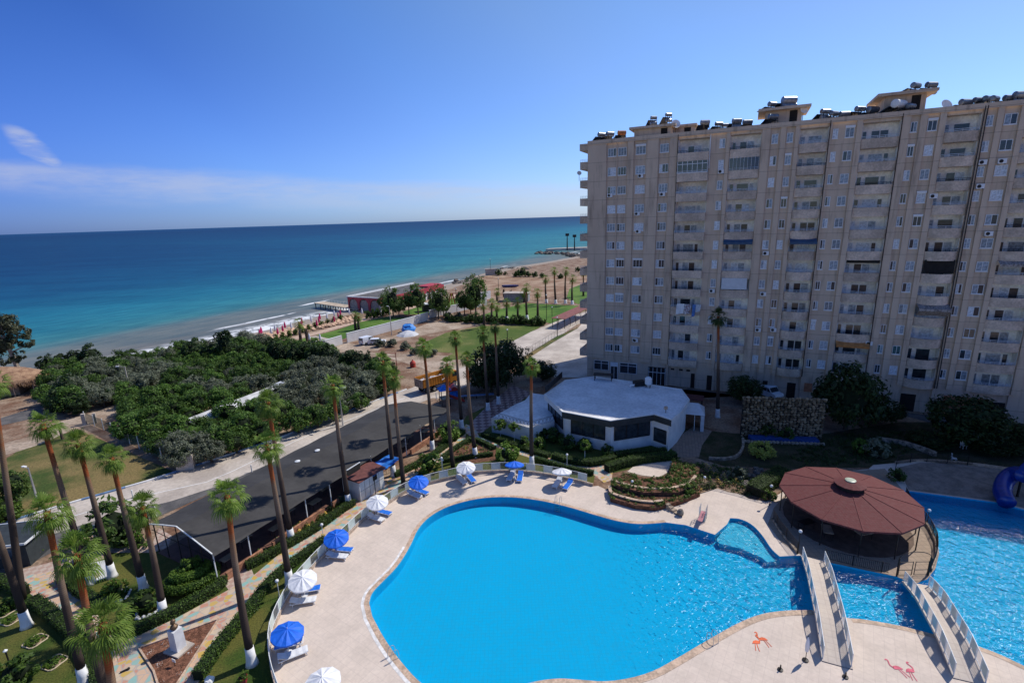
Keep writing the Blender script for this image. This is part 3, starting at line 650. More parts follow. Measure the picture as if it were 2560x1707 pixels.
# leafy crowns
def leaf_crown(seed, rx, rz, clumps, leaves, ls, cr=.35, flat=.0, inner=True, zc=0., nup=.4):
    rg = random.Random(seed); b = MB(); cs = []
    for i in range(clumps):
        u = rg.uniform(-1, 1); a = rg.uniform(0, 2*pi); k = rg.uniform(.45, 1)**.5; s = sqrt(1-u*u)
        if u < -.55: u *= .7
        wob = 1+.22*sin(3*a+seed)*rg.random()
        cs.append((Vector((s*cos(a)*k*rx*wob, s*sin(a)*k*rx*wob, u*k*rz+zc)), rg.uniform(.6, 1.25)*cr*rx))
    for c, r in cs:
        out = Vector((c.x, c.y, (c.z-zc)*rx/rz)); out = out.normalized() if out.length > 1e-3 else Vector((0, 0, 1))
        for _ in range(leaves):
            d = Vector((rg.gauss(0, 1), rg.gauss(0, 1), rg.gauss(0, 1))).normalized()
            if d.dot(out) < -.35: d = -d
            p = c+d*r*rg.uniform(.55, 1.08)
            n = (d+Vector((rg.gauss(0, .55), rg.gauss(0, .55), rg.gauss(0, .55)+nup))).normalized()
            t1 = n.cross(Vector((rg.gauss(0, 1), rg.gauss(0, 1), rg.gauss(0, 1)))).normalized(); t2 = n.cross(t1)
            l = ls*rg.uniform(.6, 1.4); w_ = l*rg.uniform(.35, .55)
            b.add([p-t1*l, p+t2*w_-t1*l*.1, p+t1*l, p-t2*w_-t1*l*.1], [(0, 1, 2, 3)])
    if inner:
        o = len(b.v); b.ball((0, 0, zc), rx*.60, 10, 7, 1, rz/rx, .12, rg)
    return b
def limbs(seed, h, r, rx, rz, zc, n=5):
    rg = random.Random(seed); b = MB()
    b.tube([(0, 0, 0), (rg.uniform(-.1, .1), rg.uniform(-.1, .1), h*.5), (0, 0, h)], [r*1.25, r, r*.8], 7)
    for i in range(n):
        a = 2*pi*i/n+rg.uniform(-.4, .4); k = rg.uniform(.5, .85)
        b.tube([(0, 0, h*.9), (cos(a)*rx*k*.5, sin(a)*rx*k*.5, zc-rz*.1), (cos(a)*rx*k, sin(a)*rx*k, zc+rz*rg.uniform(.1, .5))], [r*.6, r*.4, r*.12], 5)
    return b
TREE = {}
def tree_kind(kind, mat, nvar, rx, rz, clumps, leaves, ls, h, r, cr=.35):
    TREE[kind] = []
    for s in range(nvar):
        zc = h+rz*.72
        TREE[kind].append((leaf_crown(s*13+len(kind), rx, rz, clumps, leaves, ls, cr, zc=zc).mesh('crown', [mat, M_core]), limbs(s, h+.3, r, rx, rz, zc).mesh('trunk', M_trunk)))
tree_kind('citrus', L_citrus, 5, 1.75, 1.5, 52, 56, .145, .9, .11)
tree_kind('olive', L_olive, 5, 1.95, 1.55, 64, 58, .125, 1.1, .15, .30)
tree_kind('screen', L_dark, 3, 1.5, 2.4, 46, 36, .2, .5, .15)
tree_kind('round', L_dark, 3, 2.9, 2.3, 70, 50, .22, 1.3, .2)
tree_kind('park', L_park, 4, 2.3, 2.5, 50, 40, .22, 2.2, .16)
tree_kind('shrub', L_bush, 4, .75, .65, 22, 34, .11, .15, .04)
tree_kind('darkshrub', L_hedge, 3, .75, .65, 22, 34, .11, .15, .04)
tree_kind('oliveshrub', L_olive, 2, .8, .6, 22, 34, .11, .15, .04)
tree_kind('yellow', L_yel, 1, 1.0, .62, 44, 40, .10, .25, .05)
TC = 0
def tree(kind, pos, s, label, cat='tree', group=None, name='tree', sz=None, rot=None, trunk=True):
    global TC; TC += 1; rg = random.Random(TC*3+11); c, tr = TREE[kind][TC % len(TREE[kind])]
    t = thing(name, label, cat, (pos.x, pos.y, pos.z), rg.uniform(0, 6.3) if rot is None else rot, group)
    t.scale = (s, s, s*(sz or rg.uniform(.9, 1.12)))
    link('crown', c, t)
    if trunk: link('trunk', tr, t)
    return t
# orchard behind the road: every tree its own
orch = qs(0, [(130, 955), (95, 905), (120, 865), (250, 845), (430, 815), (560, 790), (650, 800), (740, 815), (850, 850), (905, 880), (890, 905), (740, 985), (640, 1010), (440, 1085), (350, 1055), (262, 985), (300, 945), (240, 935)])
shed_a, shed_b = q(1, 1460, 1160), q(3, 300, 1205)
pts = []; rg = random.Random(21); tries = 0
bx = [min(p.x for p in orch), max(p.x for p in orch), min(p.y for p in orch), max(p.y for p in orch)]
def segd(p, a, b):
    d = Vector((b.x-a.x, b.y-a.y)); v = Vector((p[0]-a.x, p[1]-a.y)); t = max(0, min(1, v.dot(d)/d.dot(d))); return (v-d*t).length
while tries < 9000:
    tries += 1; p = (rg.uniform(bx[0], bx[1]), rg.uniform(bx[2], bx[3]))
    if not inside(p, orch): continue
    if segd(p, shed_a, shed_b) < 2.6: continue
    if segd(p, shed_a*.93, shed_b*.93) < 3.2 and rg.random() < .68: continue
    if all(hypot(p[0]-a[0], p[1]-a[1]) > 2.75 for a in pts): pts.append(p)
for i, p in enumerate(pts):
    ol = (sin(p[0]*.16+1)+sin(p[1]*.19+p[0]*.05)+rg.uniform(-1.2, 1.2)) > .65
    tree('olive' if ol else 'citrus', Vector((*p, 0)), rg.uniform(.8, 1.15),
         'grey green olive tree in the orchard between road and sea' if ol else 'dark green citrus tree in the orchard between road and sea', group='olive trees in the orchard' if ol else 'citrus trees in the orchard', name='olive_tree' if ol else 'citrus_tree', sz=rg.uniform(.78, 1.08))
# dark screen of trees along the parking area, big dark ones by the shore
scr = resample(qs(3, [(250, 960), (380, 985), (520, 960), (640, 985), (760, 1010), (900, 1030), (1040, 1050), (1160, 1070)]), 2.3)
for i, p in enumerate(scr): tree('screen', Vector((p.x, p.y, 0)), rg.uniform(.9, 1.15), 'dense dark tree in the screen along the parking area', group='dark screen trees', name='screen_tree')
for f, x, y, s in ((1, 380, 720, 1.3), (1, 480, 700, 1.25), (1, 590, 690, 1.35), (1, 720, 680, 1.5), (1, 800, 690, 1.1), (1, 950, 680, .9), (1, 1180, 660, 1.0), (1, 1320, 640, .95), (1, 1500, 650, 1.5), (1, 1620, 660, 1.4), (1, 1750, 640, 1.75), (1, 1840, 660, 1.4), (1, 560, 960, 1.5), (1, 480, 1020, 1.3), (1, 620, 1030, 1.15), (3, 150, 900, 1.0), (3, 60, 850, 1.1)):
    tree('screen', q(f, x, y), s*.85, 'large dark leafy tree on the rim of the orchard', group='dark trees on the orchard rim', name='leafy_tree', sz=s*.62)
# eucalyptus at the left edge
e0 = q(1, 150, 712); t = thing('eucalyptus_tree', 'tall grey green eucalyptus at the left edge above the thatched hut', 'tree', e0)
b = MB(); rg2 = random.Random(3)
b.tube([(0, 0, 0), (-.6, .2, 3.4), (-1.1, 0, 7), (-1.3, 0, 11.5)], [.5, .42, .3, .1], 8)
for a, e, l, z in ((0.2, .9, 6, 5.2), (3.4, 1., 5, 5), (1.8, 1.1, 6, 6), (.1, .35, 4.5, 4.5), (5, .8, 4, 7), (2.8, .6, 4.5, 6.5)):
    b.tube([(-.9, 0, z), (-.9+cos(a)*cos(e)*l*.5, sin(a)*cos(e)*l*.5, z+sin(e)*l*.55), (-.9+cos(a)*cos(e)*l, sin(a)*cos(e)*l, z+sin(e)*l)], [.2, .13, .05], 6)
b.build('trunk', M('eucalyptus_bark', (.30, .24, .19), .9, scale=1.5), t)
b = MB()
for cx, cy, cz, rr, k in ((-2.2, 0, 11.3, 2.6, 30), (-.2, 0, 10.6, 2.2, 24), (-3.6, 0, 8.6, 2.2, 20), (1.6, .5, 8.6, 1.8, 18), (-4.0, 0, 5.6, 2.0, 16), (3.4, 0, 6.6, 1.2, 9), (.8, -.6, 6.9, 1.6, 12), (-1.5, -1, 7.4, 2., 16), (.9, 0, 3.6, 1.3, 9), (-3.2, 0, 3.2, 2., 12)):
    lc = leaf_crown(int(cx*10+cz), rr, rr*.9, int(k*1.5), 40, .27, .36, inner=False)
    b.add([(x+cx, y+cy, z+cz) for x, y, z in lc.v], lc.f, 0)
b.build('crown', L_euc, t)
# round dark trees beside the road and before the apartment block
for f, x, y, s, sz, lab in ((5, 400, 560, 1.12, 1.2, 'big dark round tree beside the road bend, the larger of two'), (5, 530, 470, 1.1, 1.15, 'dark round tree behind the playground at the road bend'), (5, 790, 460, .82, 1.0, 'smaller dark round tree behind the terrace stairs'),
        (5, 300, 520, .8, 1.1, 'dark round tree next to the lane at the playground corner'),
        (6, 1130, 610, 1.25, 1.05, 'very large dark tree with white painted trunks before the apartment block'), (6, 1330, 560, .95, .75, 'dark tree right beside the very large one'), (6, 1930, 700, 1.3, .62, 'broad dark spreading tree at the right before the apartment block'), (6, 2300, 760, .9, .7, 'dark tree at the right picture edge before the apartment block'),
        (6, 1700, 720, .7, .6, 'low dark tree behind the shaded garden bench'), (6, 440, 430, .82, 1.15, 'egg shaped dark tree behind the stone waterfall wall'), (6, 2120, 760, .9, .6, 'dark spreading tree left of the one at the picture edge')):
    tree('round', q(f, x, y), s, lab, sz=s*sz, name='round_tree')
# park trees beyond the lane
for x, y, s in ((1180, 590, 1.25), (1130, 560, 1.05), (1225, 592, 1.0), (1300, 572, 1.1), (1372, 578, 1.3), (1528, 612, 1.3), (1565, 590, 1.05), (1728, 585, 1.15), (1775, 570, 1.0), (1815, 592, 1.45), (1510, 560, .9)):
    tree('park', q(3, x, y), s*.95, 'round leafy park tree on a bare trunk near the red beach club', group='park trees by the beach club', name='park_tree', sz=s*.95)
for i, (x, y, tx, ty) in enumerate(((1045, 1010, 1035, 765), (1135, 1015, 1120, 690), (1230, 1015, 1235, 690), (1297, 1022, 1300, 765), (855, 1170, 848, 855), (958, 1182, 955, 905), (655, 1182, 655, 1000), (762, 1187, 760, 1000), (560, 990, 560, 895), (825, 1000, 825, 900), (507, 1205, 510, 1010), (562, 1170, 560, 1040), (430, 1250, 420, 1020), (1405, 940, 1405, 700))):
    bp = q(8, x, y); palm(bp, top_at(bp, 8, tx, ty), 'distant palm in the park beyond the lane', group='distant park palms', size=1.5, crown=CROWNF[i % 3], white=i < 8, r=.33)
for i, (x, y, tx, ty) in enumerate(((470, 800, 455, 635), (890, 690, 885, 575), (915, 690, 912, 590))):
    bp = q(3, x, y); palm(bp, top_at(bp, 3, tx, ty), ['palm behind the beach loungers beside a white pole', 'left palm of the shaggy pair on the club lawn', 'right palm of the shaggy pair on the club lawn'][i], group='palms on the club lawn', size=1.3, crown=CROWNF[i % 3], white=False, r=.35)
for i, (f, x, y, ty) in enumerate(((3, 520, 790, 680), (8, 625, 950, 875), (8, 692, 965, 890))):
    bp = q(f, x, y); tp = top_at(bp, f, x, ty); t = thing('dead_palm', ['dead palm stump behind the beach loungers', 'left dead palm stump on the ploughed earth', 'right dead palm stump on the ploughed earth'][i], 'palm tree', bp)
    MB().tube([(0, 0, 0), (0, 0, tp.z*.6), (0, 0, tp.z)], [.35, .4, .3], 7).build('trunk', M_trunk, t); c = link('dry_skirt', SKIRT[i], t, (0, 0, tp.z)); c.scale = (2.2, 2.2, 2)
for i, (x, y, s) in enumerate(((575, 740, 2.4), (800, 750, 3.0), (745, 750, 2.2), (860, 752, 2.2), (930, 755, 2.0), (1000, 760, 1.7), (640, 735, 1.4), (340, 820, 2.0), (1180, 770, 1.8), (1350, 700, 1.8))):
    tree('darkshrub', q(8, x, y), s, 'large dark bush beside the shore rocks', 'bush', 'bushes along the shore', 'bush')
for i in range(22):
    p_ = q(8, 90+i*43+R.uniform(-12, 12), 1192+i*1.7+R.uniform(-8, 8)); tree('darkshrub', p_, R.uniform(1.3, 2.0), 'dark shrub in the park hedge row', 'bush', 'park hedge shrubs', 'bush')
for i, (x, y) in enumerate(((1075, 820), (1165, 815), (1270, 840), (1485, 890), (1340, 880), (1600, 600), (1680, 600))):
    tree('oliveshrub', q(3, x, y), R.uniform(1.2, 1.7), 'grey shrub on the waste ground by the parked cars', 'bush', 'shrubs on the waste ground', 'bush')
for i in range(11):
    p_ = q(12, 200+i*75, 950-i*24); tree('shrub', Vector((p_.x, p_.y, -.1)), .9, 'small tree planted along the beach walk', 'tree', 'small trees along the beach walk', 'young_tree', sz=1.6)
for i in range(5):
    p_ = q(12, 1270+i*60, 690-i*11); tree('shrub', Vector((p_.x, p_.y, -.1)), 1.2, 'small tree planted along the beach walk', 'tree', 'small trees along the beach walk', 'young_tree', sz=1.8)
# left lawn shrubs
for f, x, y, s, lab, kind in ((2, 140, 210, 2.2, 'leafy bushy tree on the grass lot at the left edge', 'park'), (2, 30, 290, 1.9, 'clipped round bush at the left edge beside the road', 'darkshrub'), (2, 90, 310, 1.4, 'low bush beside the road at the left edge', 'shrub'),
        (2, 890, 480, 2.9, 'dark feathery bush by the canopy corner', 'darkshrub'), (2, 990, 470, 2.0, 'smaller dark bush by the canopy corner', 'darkshrub'), (2, 1080, 520, 1.1, 'bright small bush next to the white bollard', 'shrub')):
    tree(kind, q(f, x, y), s if kind != 'park' else .75, lab, 'bush', None, 'bush')
# hedges: clipped, leafy
def hedge(P, wd, h, label, group='clipped hedges in the hotel garden', mat=L_hedge, dens=150, seed=1, soft=.08):
    P = resample(smoothpts([Vector((p.x, p.y, 0)) for p in P], 1), .6); b = MB(); rg = random.Random(seed)
    c0 = P[0].copy(); P = [p-c0 for p in P]
    for a, c in zip(P, P[1:]): b.beam((a.x, a.y, h*.45), (c.x, c.y, h*.45), wd*.86, h*.9, 1)
    for a, c in zip(P, P[1:]):
        d = c-a; l = d.length; d.normalize(); s = Vector((-d.y, d.x, 0))
        for _ in range(int(dens*l*(wd+2*h))):
            u = rg.uniform(-h, wd+h); f = rg.uniform(-.05, l+.05)
            if u < 0: p = a+d*f-s*(wd/2)+Vector((0, 0, h+u)); n = -s
            elif u > wd: p = a+d*f+s*(wd/2)+Vector((0, 0, h-(u-wd))); n = s
            else: p = a+d*f+s*(u-wd/2)+Vector((0, 0, h)); n = Vector((0, 0, 1))
            p = p+n*rg.uniform(-.04, soft); n = (n+Vector((rg.gauss(0, .5), rg.gauss(0, .5), rg.gauss(0, .5)+.3))).normalized()
            t1 = n.cross(Vector((rg.gauss(0, 1), rg.gauss(0, 1), rg.gauss(0, 1)))).normalized(); t2 = n.cross(t1); k = rg.uniform(.04, .085)
            b.add([p-t1*k, p+t2*k*.5, p+t1*k, p-t2*k*.5], [(0, 1, 2, 3)])
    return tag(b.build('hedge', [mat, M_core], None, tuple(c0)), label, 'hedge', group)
HEDGES = [
 (qs(2, [(-120, 800), (0, 806), (105, 838), (215, 905)]), .9, .8, 'hedge along the top left of the paved path by the guardhouse'),
 (qs(2, [(265, 950), (470, 1105), (640, 1262), (760, 1470), (790, 1650)]), .9, .75, 'hedge bordering the lower left lawn beside the paved path'),
 (qs(2, [(475, 765), (640, 885), (800, 1000)]), .8, .7, 'hedge between the paved path and the pale seat area'),
 (qs(2, [(1730, 790), (1690, 850), (1500, 962), (1270, 1080), (1050, 1185)]), .8, .75, 'long hedge curving below the ring topiary along the paved path'),
 (qs(2, [(1985, 975), (1880, 1090), (1700, 1300), (1500, 1600)]), .75, .8, 'hedge right of the paved fork beside the lawn strip'),
 (qs(4, [(0, 1210), (90, 1070), (190, 935), (330, 818), (450, 735), (560, 650)]), .75, .7, 'hedge between paved path and pool fence'),
 (qs(4, [(40, 835), (170, 770), (300, 695), (500, 580), (620, 490), (750, 405)]), .7, .7, 'hedge along the planting strip under the canopy'),
 (qs(4, [(1000, 238), (1100, 190), (1230, 120), (1370, 15)]), .7, .6, 'hedge along the planting strip past the white shed'),
 (qs(5, [(0, 985), (80, 935), (190, 860)]), .9, .6, 'hedge at the corner of the chequered yard'),
 (qs(5, [(15, 1070), (130, 985), (250, 912), (430, 1000)]), .6, .5, 'hedge forming the tip of the triangular bed'),
 (qs(5, [(10, 1095), (200, 1065), (430, 1038)]), .5, .5, 'hedge along the base of the triangular bed'),
 (qs(5, [(330, 885), (500, 945), (700, 1015), (860, 1060)]), .9, .5, 'hedge below the white terrace'),
 (qs(5, [(870, 1060), (1010, 1100), (1130, 1118), (1240, 1105), (1360, 1070)]), .9, .7, 'dark hedge in front of the white kiosk'),
 (qs(5, [(1280, 1165), (1400, 1120), (1560, 1090), (1840, 1060)]), 1.0, .9, 'thick hedge left of the flower terrace'),
 (qs(5, [(730, 1080), (860, 1120), (1020, 1165), (1180, 1190)]), .5, .6, 'hedge behind the pool fence below the kiosk'),
 (qs(5, [(1350, 1050), (1560, 1025), (1760, 1020)]), 1.0, .6, 'shaded hedge at the foot of the white kiosk wall'),
 (qs(6, [(500, 1060), (590, 1000), (720, 920)]), 1.7, 1.1, 'broad clipped hedge beside the red roofed pavilion'),
]
for i, (P, wd, h, lab) in enumerate(HEDGES): hedge(P, wd, h, lab, seed=i)
for f, x, y, s, lab, mt in ((4, 1220, 205, 2.0, 'broad rounded bright bush beside the path by the pool fence', 'shrub'), (5, 520, 1085, 1.9, 'low rounded bush behind the blue parasol', 'shrub'), (5, 640, 975, 1.2, 'left clipped dome bush below the terrace', 'shrub'), (5, 760, 985, 1.2, 'right clipped dome bush below the terrace', 'shrub'),
        (5, 770, 910, 1.6, 'dark bush against the terrace wall, the left of two', 'darkshrub'), (5, 870, 930, 1.7, 'dark bush against the terrace wall, the right of two', 'darkshrub'), (5, 980, 985, 1.5, 'dark round bush at the kiosk corner', 'darkshrub'), (5, 1110, 1000, 1.5, 'dark round bush under the kiosk window', 'darkshrub'), (5, 1285, 1040, 1.1, 'small dark bush at the kiosk wall', 'darkshrub'),
        (3, 1600, 1540, 2.4, 'broad bright green bush beside the canopy end', 'shrub'), (2, 1130, 990, 1.55, 'clipped ball bush with white stones at its foot', 'darkshrub'), (2, 900, 880, 1.25, 'loose bush in a white stone ring', 'shrub'),
        (6, 390, 945, 1.3, 'round grey green bush beside the flower terrace', 'oliveshrub'), (6, 60, 1060, 1.0, 'bright bush at the end of the flower terrace', 'shrub'), (6, 600, 660, 1.7, 'bush before the stone waterfall wall', 'darkshrub'), (6, 720, 680, 1.3, 'low bush before the stone waterfall wall', 'darkshrub'),
        (6, 1230, 770, 1.4, 'shaded bush behind the pavilion', 'shrub'), (6, 1330, 790, 1.8, 'grey shaded bush behind the pavilion', 'oliveshrub'), (2, 140, 1560, 1.7, 'dark dome bush at the bottom left corner', 'darkshrub'), (2, 60, 1010, .9, 'small bush in the rope edged ring, upper left', 'darkshrub'),
        (6, 1480, 960, 1.2, 'dark bush behind the pavilion on the right', 'darkshrub'), (6, 610, 1090, .9, 'little palm like bush at the pavilion fence', 'shrub')):
    tree(mt, q(f, x, y), s*.9, lab, 'bush', None, 'bush')
tree('yellow', q(6, 555, 800), 1.25, 'yellow green bush with painted sunlight in the shade by the stone wall', 'bush', None, 'bush')
for i, (x, y, s, tall) in enumerate(((465, 900, 1.1, 1.4), (572, 935, .9, 1.9), (1112, 1085, .9, 1.9))):
    p_ = q(5, x, y); t = thing('standard_tree', ['small bright tree on the terrace corner', 'little ball headed tree below the terrace wall', 'little ball headed tree before the kiosk window'][i], 'tree', p_)
    MB().tube([(0, 0, 0), (.03, 0, tall*.6), (0, 0, tall)], .035, 6).build('trunk', M_white, t); c = link('crown', TREE['shrub'][i][0], t, (0, 0, tall-.25)); c.scale = (s,)*3
# ring topiary
c0 = q(2, 1490, 790); t = thing('ring_topiary', 'clipped topiary of two green rings around a dome before the canopy', 'topiary', c0)
for nm, rr, z, th in (('lower_ring', 1.75, .55, .45), ('upper_ring', 1.15, 1.15, .42)):
    b = MB(); rg = random.Random(int(z*10))
    P = [Vector((cos(a*pi/14)*rr, sin(a*pi/14)*rr, z+.25*cos(a*pi/14+1))) for a in range(29)]
    b.tube(P, th*.75, 8, 1, False)
    for _ in range(3800):
        a = rg.uniform(0, 2*pi); e = rg.uniform(0, 2*pi); n = Vector((cos(a)*cos(e), sin(a)*cos(e), sin(e)))
        p = Vector((cos(a)*rr, sin(a)*rr, z+.25*cos(a+1)))+n*th*rg.uniform(.8, 1.05); n = (n+Vector((rg.gauss(0, .5), rg.gauss(0, .5), .3+rg.gauss(0, .5)))).normalized()
        t1 = n.cross(Vector((rg.gauss(0, 1), rg.gauss(0, 1), 1))).normalized(); t2 = n.cross(t1); b.add([p-t1*.08, p+t2*.04, p+t1*.08, p-t2*.04], [(0, 1, 2, 3)])
    b.build(nm, [L_bush, L_hedge], t)
c = link('dome', TREE['shrub'][0][0], t, (0, 0, 1.0))
# loose planting: strips of flowers under the canopy, on the terrace, ground cover
def cover(name, area, n, label, mats, seed, h=(.15, .55), s=.09):
    rg = random.Random(seed); b = MB(); xs = [p.x for p in area]; ys = [p.y for p in area]; k = 0
    while k < n:
        p = Vector((rg.uniform(min(xs), max(xs)), rg.uniform(min(ys), max(ys)), 0))
        if not inside(p, area): continue
        k += 1; hh = rg.uniform(*h); r = rg.uniform(.12, .32); mi = 0 if rg.random() < .9 else 1
        z0 = area[0].z
        for _ in range(22):
            d = Vector((rg.gauss(0, 1), rg.gauss(0, 1), abs(rg.gauss(0, 1)))).normalized(); c = p+Vector((d.x*r, d.y*r, z0+d.z*hh))
            nn = (d+Vector((rg.gauss(0, .5), rg.gauss(0, .5), .3))).normalized(); t1 = nn.cross(Vector((rg.gauss(0, 1), rg.gauss(0, 1), 1))).normalized(); t2 = nn.cross(t1); l = s*rg.uniform(.6, 1.4)
            b.add([c-t1*l, c+t2*l*.5, c+t1*l, c-t2*l*.5], [(0, 1, 2, 3)], mi)
    o = b.build(name, mats); o['kind'] = 'stuff'; tag(o, label, 'plants'); return o
# ------------------------------------------------------------------ apartment block
BO, BA = Vector((13.93, 89.34, 0)), radians(-25.26)
BU, BV = Vector((cos(BA), sin(BA), 0)), Vector((-sin(BA), cos(BA), 0))     # along the front, and backwards
def bpx(f, x, y, d=0.):
    "picture point on the plane d metres behind the front: (s, z)"
    r = ray(f, x, y); o = BO+BV*d; k = (o.x*BV.x+o.y*BV.y)/(r.x*BV.x+r.y*BV.y)
    p = Vector((r.x*k, r.y*k, 0))-o; return p.dot(BU), CAMH+r.z*k
m, nt, p = newmat('facade_render'); M_fac = m
t = nt.nodes.new('ShaderNodeTexCoord').outputs['Object']; sp = nt.nodes.new('ShaderNodeSeparateXYZ'); nt.links.new(t, sp.inputs[0])
fr = mnode(nt, 'FRACT', mnode(nt, 'DIVIDE', mnode(nt, 'ADD', sp.outputs[2], 100*3.035-38.03), 3.035))
jl = mnode(nt, 'LESS_THAN', fr, .022)
cx = nt.nodes.new('ShaderNodeCombineXYZ'); nt.links.new(sp.outputs[0], cx.inputs[0]); nt.links.new(mnode(nt, 'MULTIPLY', sp.outputs[2], .12), cx.inputs[2]); nt.links.new(sp.outputs[1], cx.inputs[1])
stn = mrange(nt, noise(nt, cx.outputs[0], 1.6, 5, .6), .48, .75)
c = mixc(nt, mrange(nt, noise(nt, t, .25, 4), .3, .7), (.56, .43, .32), (.64, .50, .375))
c = mixc(nt, mnode(nt, 'MULTIPLY', stn, .62), c, (.24, .185, .14)); c = mixc(nt, mnode(nt, 'MULTIPLY', jl, .55), c, (.14, .11, .09))
nt.links.new(c, p.inputs['Base Color']); p.inputs['Roughness'].default_value = .9; p.inputs['Specular IOR Level'].default_value = .15
M_fac2 = M('pale_render', (.82, .79, .74), .9, scale=.5, var=.14, scale2=3, var2=.12)
M_par = M('parapet_render', (.57, .45, .35), .9, scale=.6, var=.16, scale2=4, var2=.15, rnd=.12)
M_frame = M('window_frame', (.74, .74, .74), .5, var=.05)
M_cur = M('curtain_glass', (.24, .29, .34), .25, scale=3, var=.35, spec=.5, rnd=.35)
M_cur2 = M('white_curtain', (.52, .56, .60), .4, scale=4, var=.25, spec=.5, rnd=.25)
M_win = [M_glass, M_cur, M_cur2]
FP, ZW0 = 3.035, 38.88
bt = thing('apartment_block', 'long beige apartment block of twelve balconied storeys above the garden', 'apartment building', BO, BA)
BAYS = [(14.6, 19.2), (22.1, 26.3), (31.2, 34.8), (38.7, 43.0), (47.7, 51.3), (55.5, 59.6), (64.0, 68.2), (72.5, 76.5)]
SL, ZR, RB = 84., 41.3, 1.4
b = MB(); e = [0.]+[x for bay in BAYS for x in bay]+[SL]
def bx(b, s0, s1, y0, y1, z0, z1, mi=0): return b.prism([(s0, y0), (s1, y0), (s1, y1), (s0, y1)], z0, z1, mi)
bx(b, 0.01, SL-.01, RB, 20, 0, ZR-.02, 1)
for i in range(0, len(e), 2): bx(b, e[i], e[i+1], 0, RB-.003, 0, ZR)
for s0, s1 in BAYS:
    bx(b, s0+.003, s1-.003, -.05, RB-.003, 40.55, ZR+.01)
    bx(b, s0+.003, s1-.003, .25, RB-.003, 0, 3.7)
    bx(b, s0+.003, s0+.05, .02, RB-.004, 3.75, 40.54, 1); bx(b, s1-.05, s1-.003, .02, RB-.004, 3.75, 40.54, 1)
bx(b, 0, SL, RB, 20.2, ZR-.02, ZR+.25)
for s0, s1 in ((0, 3.2), (6.72, 7.7), (9.75, 11.65), (13.35, 14.55), (21.55, 22.05), (26.35, 27.45), (28.75, 29.45), (30.65, 31.15), (34.85, 35.12), (38.0, 38.65), (43.05, 43.95), (44.95, 45.7), (47.0, 47.65), (51.35, 51.65), (52.7, 53.3), (54.9, 55.45), (59.65, 60.5), (62.9, 63.9)):
    bx(b, s0, s1, -.34, -.002, 4.0, ZR+.02)
bx(b, 4.86, 5.03, -.12, -.002, 4.0, ZR)
bx(b, -.02, SL, -.45, -.342, ZR-.35, ZR+.3)
b.build('wall', [M_fac, M_fac2], bt)
# windows: one mesh per size and curtain state, shared by copies
def win_mesh(w_, h, kind, rg):
    b = MB(); f = .07
    bx(b, -w_/2, w_/2, -.02, -.004, 0, h, 1)
    for s0, s1, z0, z1 in ((-w_/2, -w_/2+f, 0, h), (w_/2-f, w_/2, 0, h), (-w_/2+f, w_/2-f, 0, f), (-w_/2+f, w_/2-f, h-f, h)): bx(b, s0, s1, -.07, -.003, z0, z1, 0)
    n = 2 if w_ < 1.35 else 3
    for i in range(1, n): s = -w_/2+w_*i/n; bx(b, s-.03, s+.03, -.06, -.0205, f, h-f, 0)
    bx(b, -w_/2-.06, w_/2+.06, -.14, -.003, -.09, -.001, 0)
    if kind == 'half':
        s = -w_/2+w_/n; bx(b, -w_/2+f, s-.03, -.035, -.021, f, h-f, 3)
    if kind == 'half2':
        s = w_/2-w_/n; bx(b, s+.03, w_/2-f, -.035, -.021, f, h-f, 3)
    if kind == 'box':
        bx(b, -w_/2-.05, w_/2+.05, -.2, -.071, h-.02, h+.26, 0)
    return b
WN = [(3.4, 4.8), (5.1, 6.5), (8.0, 9.6), (11.8, 13.2), (20.6, 21.4), (27.65, 28.5), (29.6, 30.4), (35.25, 35.9), (36.75, 37.8), (44.05, 44.75), (45.85, 46.85), (51.75, 52.45), (53.5, 54.75), (60.8, 61.5), (62.0, 62.8)]
cache = {}; rg = random.Random(12); allw = []
for ci, (s0, s1) in enumerate(WN):
    for i in range(12):
        z = ZW0-i*FP; w_ = s1-s0; k = rg.choice(['plain', 'plain', 'half', 'half2', 'plain', 'half', 'box'] if not (ci == 2 and i == 0) else ['box']); g = rg.choice([0, 1, 1, 2, 2, 1])
        pos = (BO+BU*((s0+s1)/2)+Vector((0, 0, z)))
        c_ = CROT.transposed() @ (pos-Vector((0, 0, CAMH))); a = w_*1.3/(c_.z**2); inb = abs(c_.x/c_.z) < 1.03
        allw.append((a if inb else 0, ci, i, (s0+s1)/2, z, round(w_, 2), k, g))
allw.sort(reverse=True); rest = {}
for n_, (a, ci, i, s, z, w_, k, g) in enumerate(allw):
    if a == 0: continue
    y = 0
    if n_ < 100:
        key = (w_, k, g)
        if key not in cache: cache[key] = win_mesh(w_, 1.28, k, rg).mesh('window', [M_frame, M_win[g], M_darkin, M_win[(g+2) % 3]])
        link('window', cache[key], bt, (s, y, z))
    else:
        mb = rest.setdefault('all', MB()); wb = win_mesh(w_, 1.28, k, rg); mp_ = {0: 0, 1: 1+g, 2: 4, 3: 1+(g+2) % 3}
        o = len(mb.v); mb.v += [(x+s, yy_+y, zz_+z) for x, yy_, zz_ in wb.v]; mb.f += [tuple(o+q_ for q_ in f) for f in wb.f]; mb.mi += [mp_[q_] for q_ in wb.mi]
o = rest['all'].build('windows', [M_frame, M_glass, M_cur, M_cur2, M_darkin], bt); o['kind'] = 'stuff'
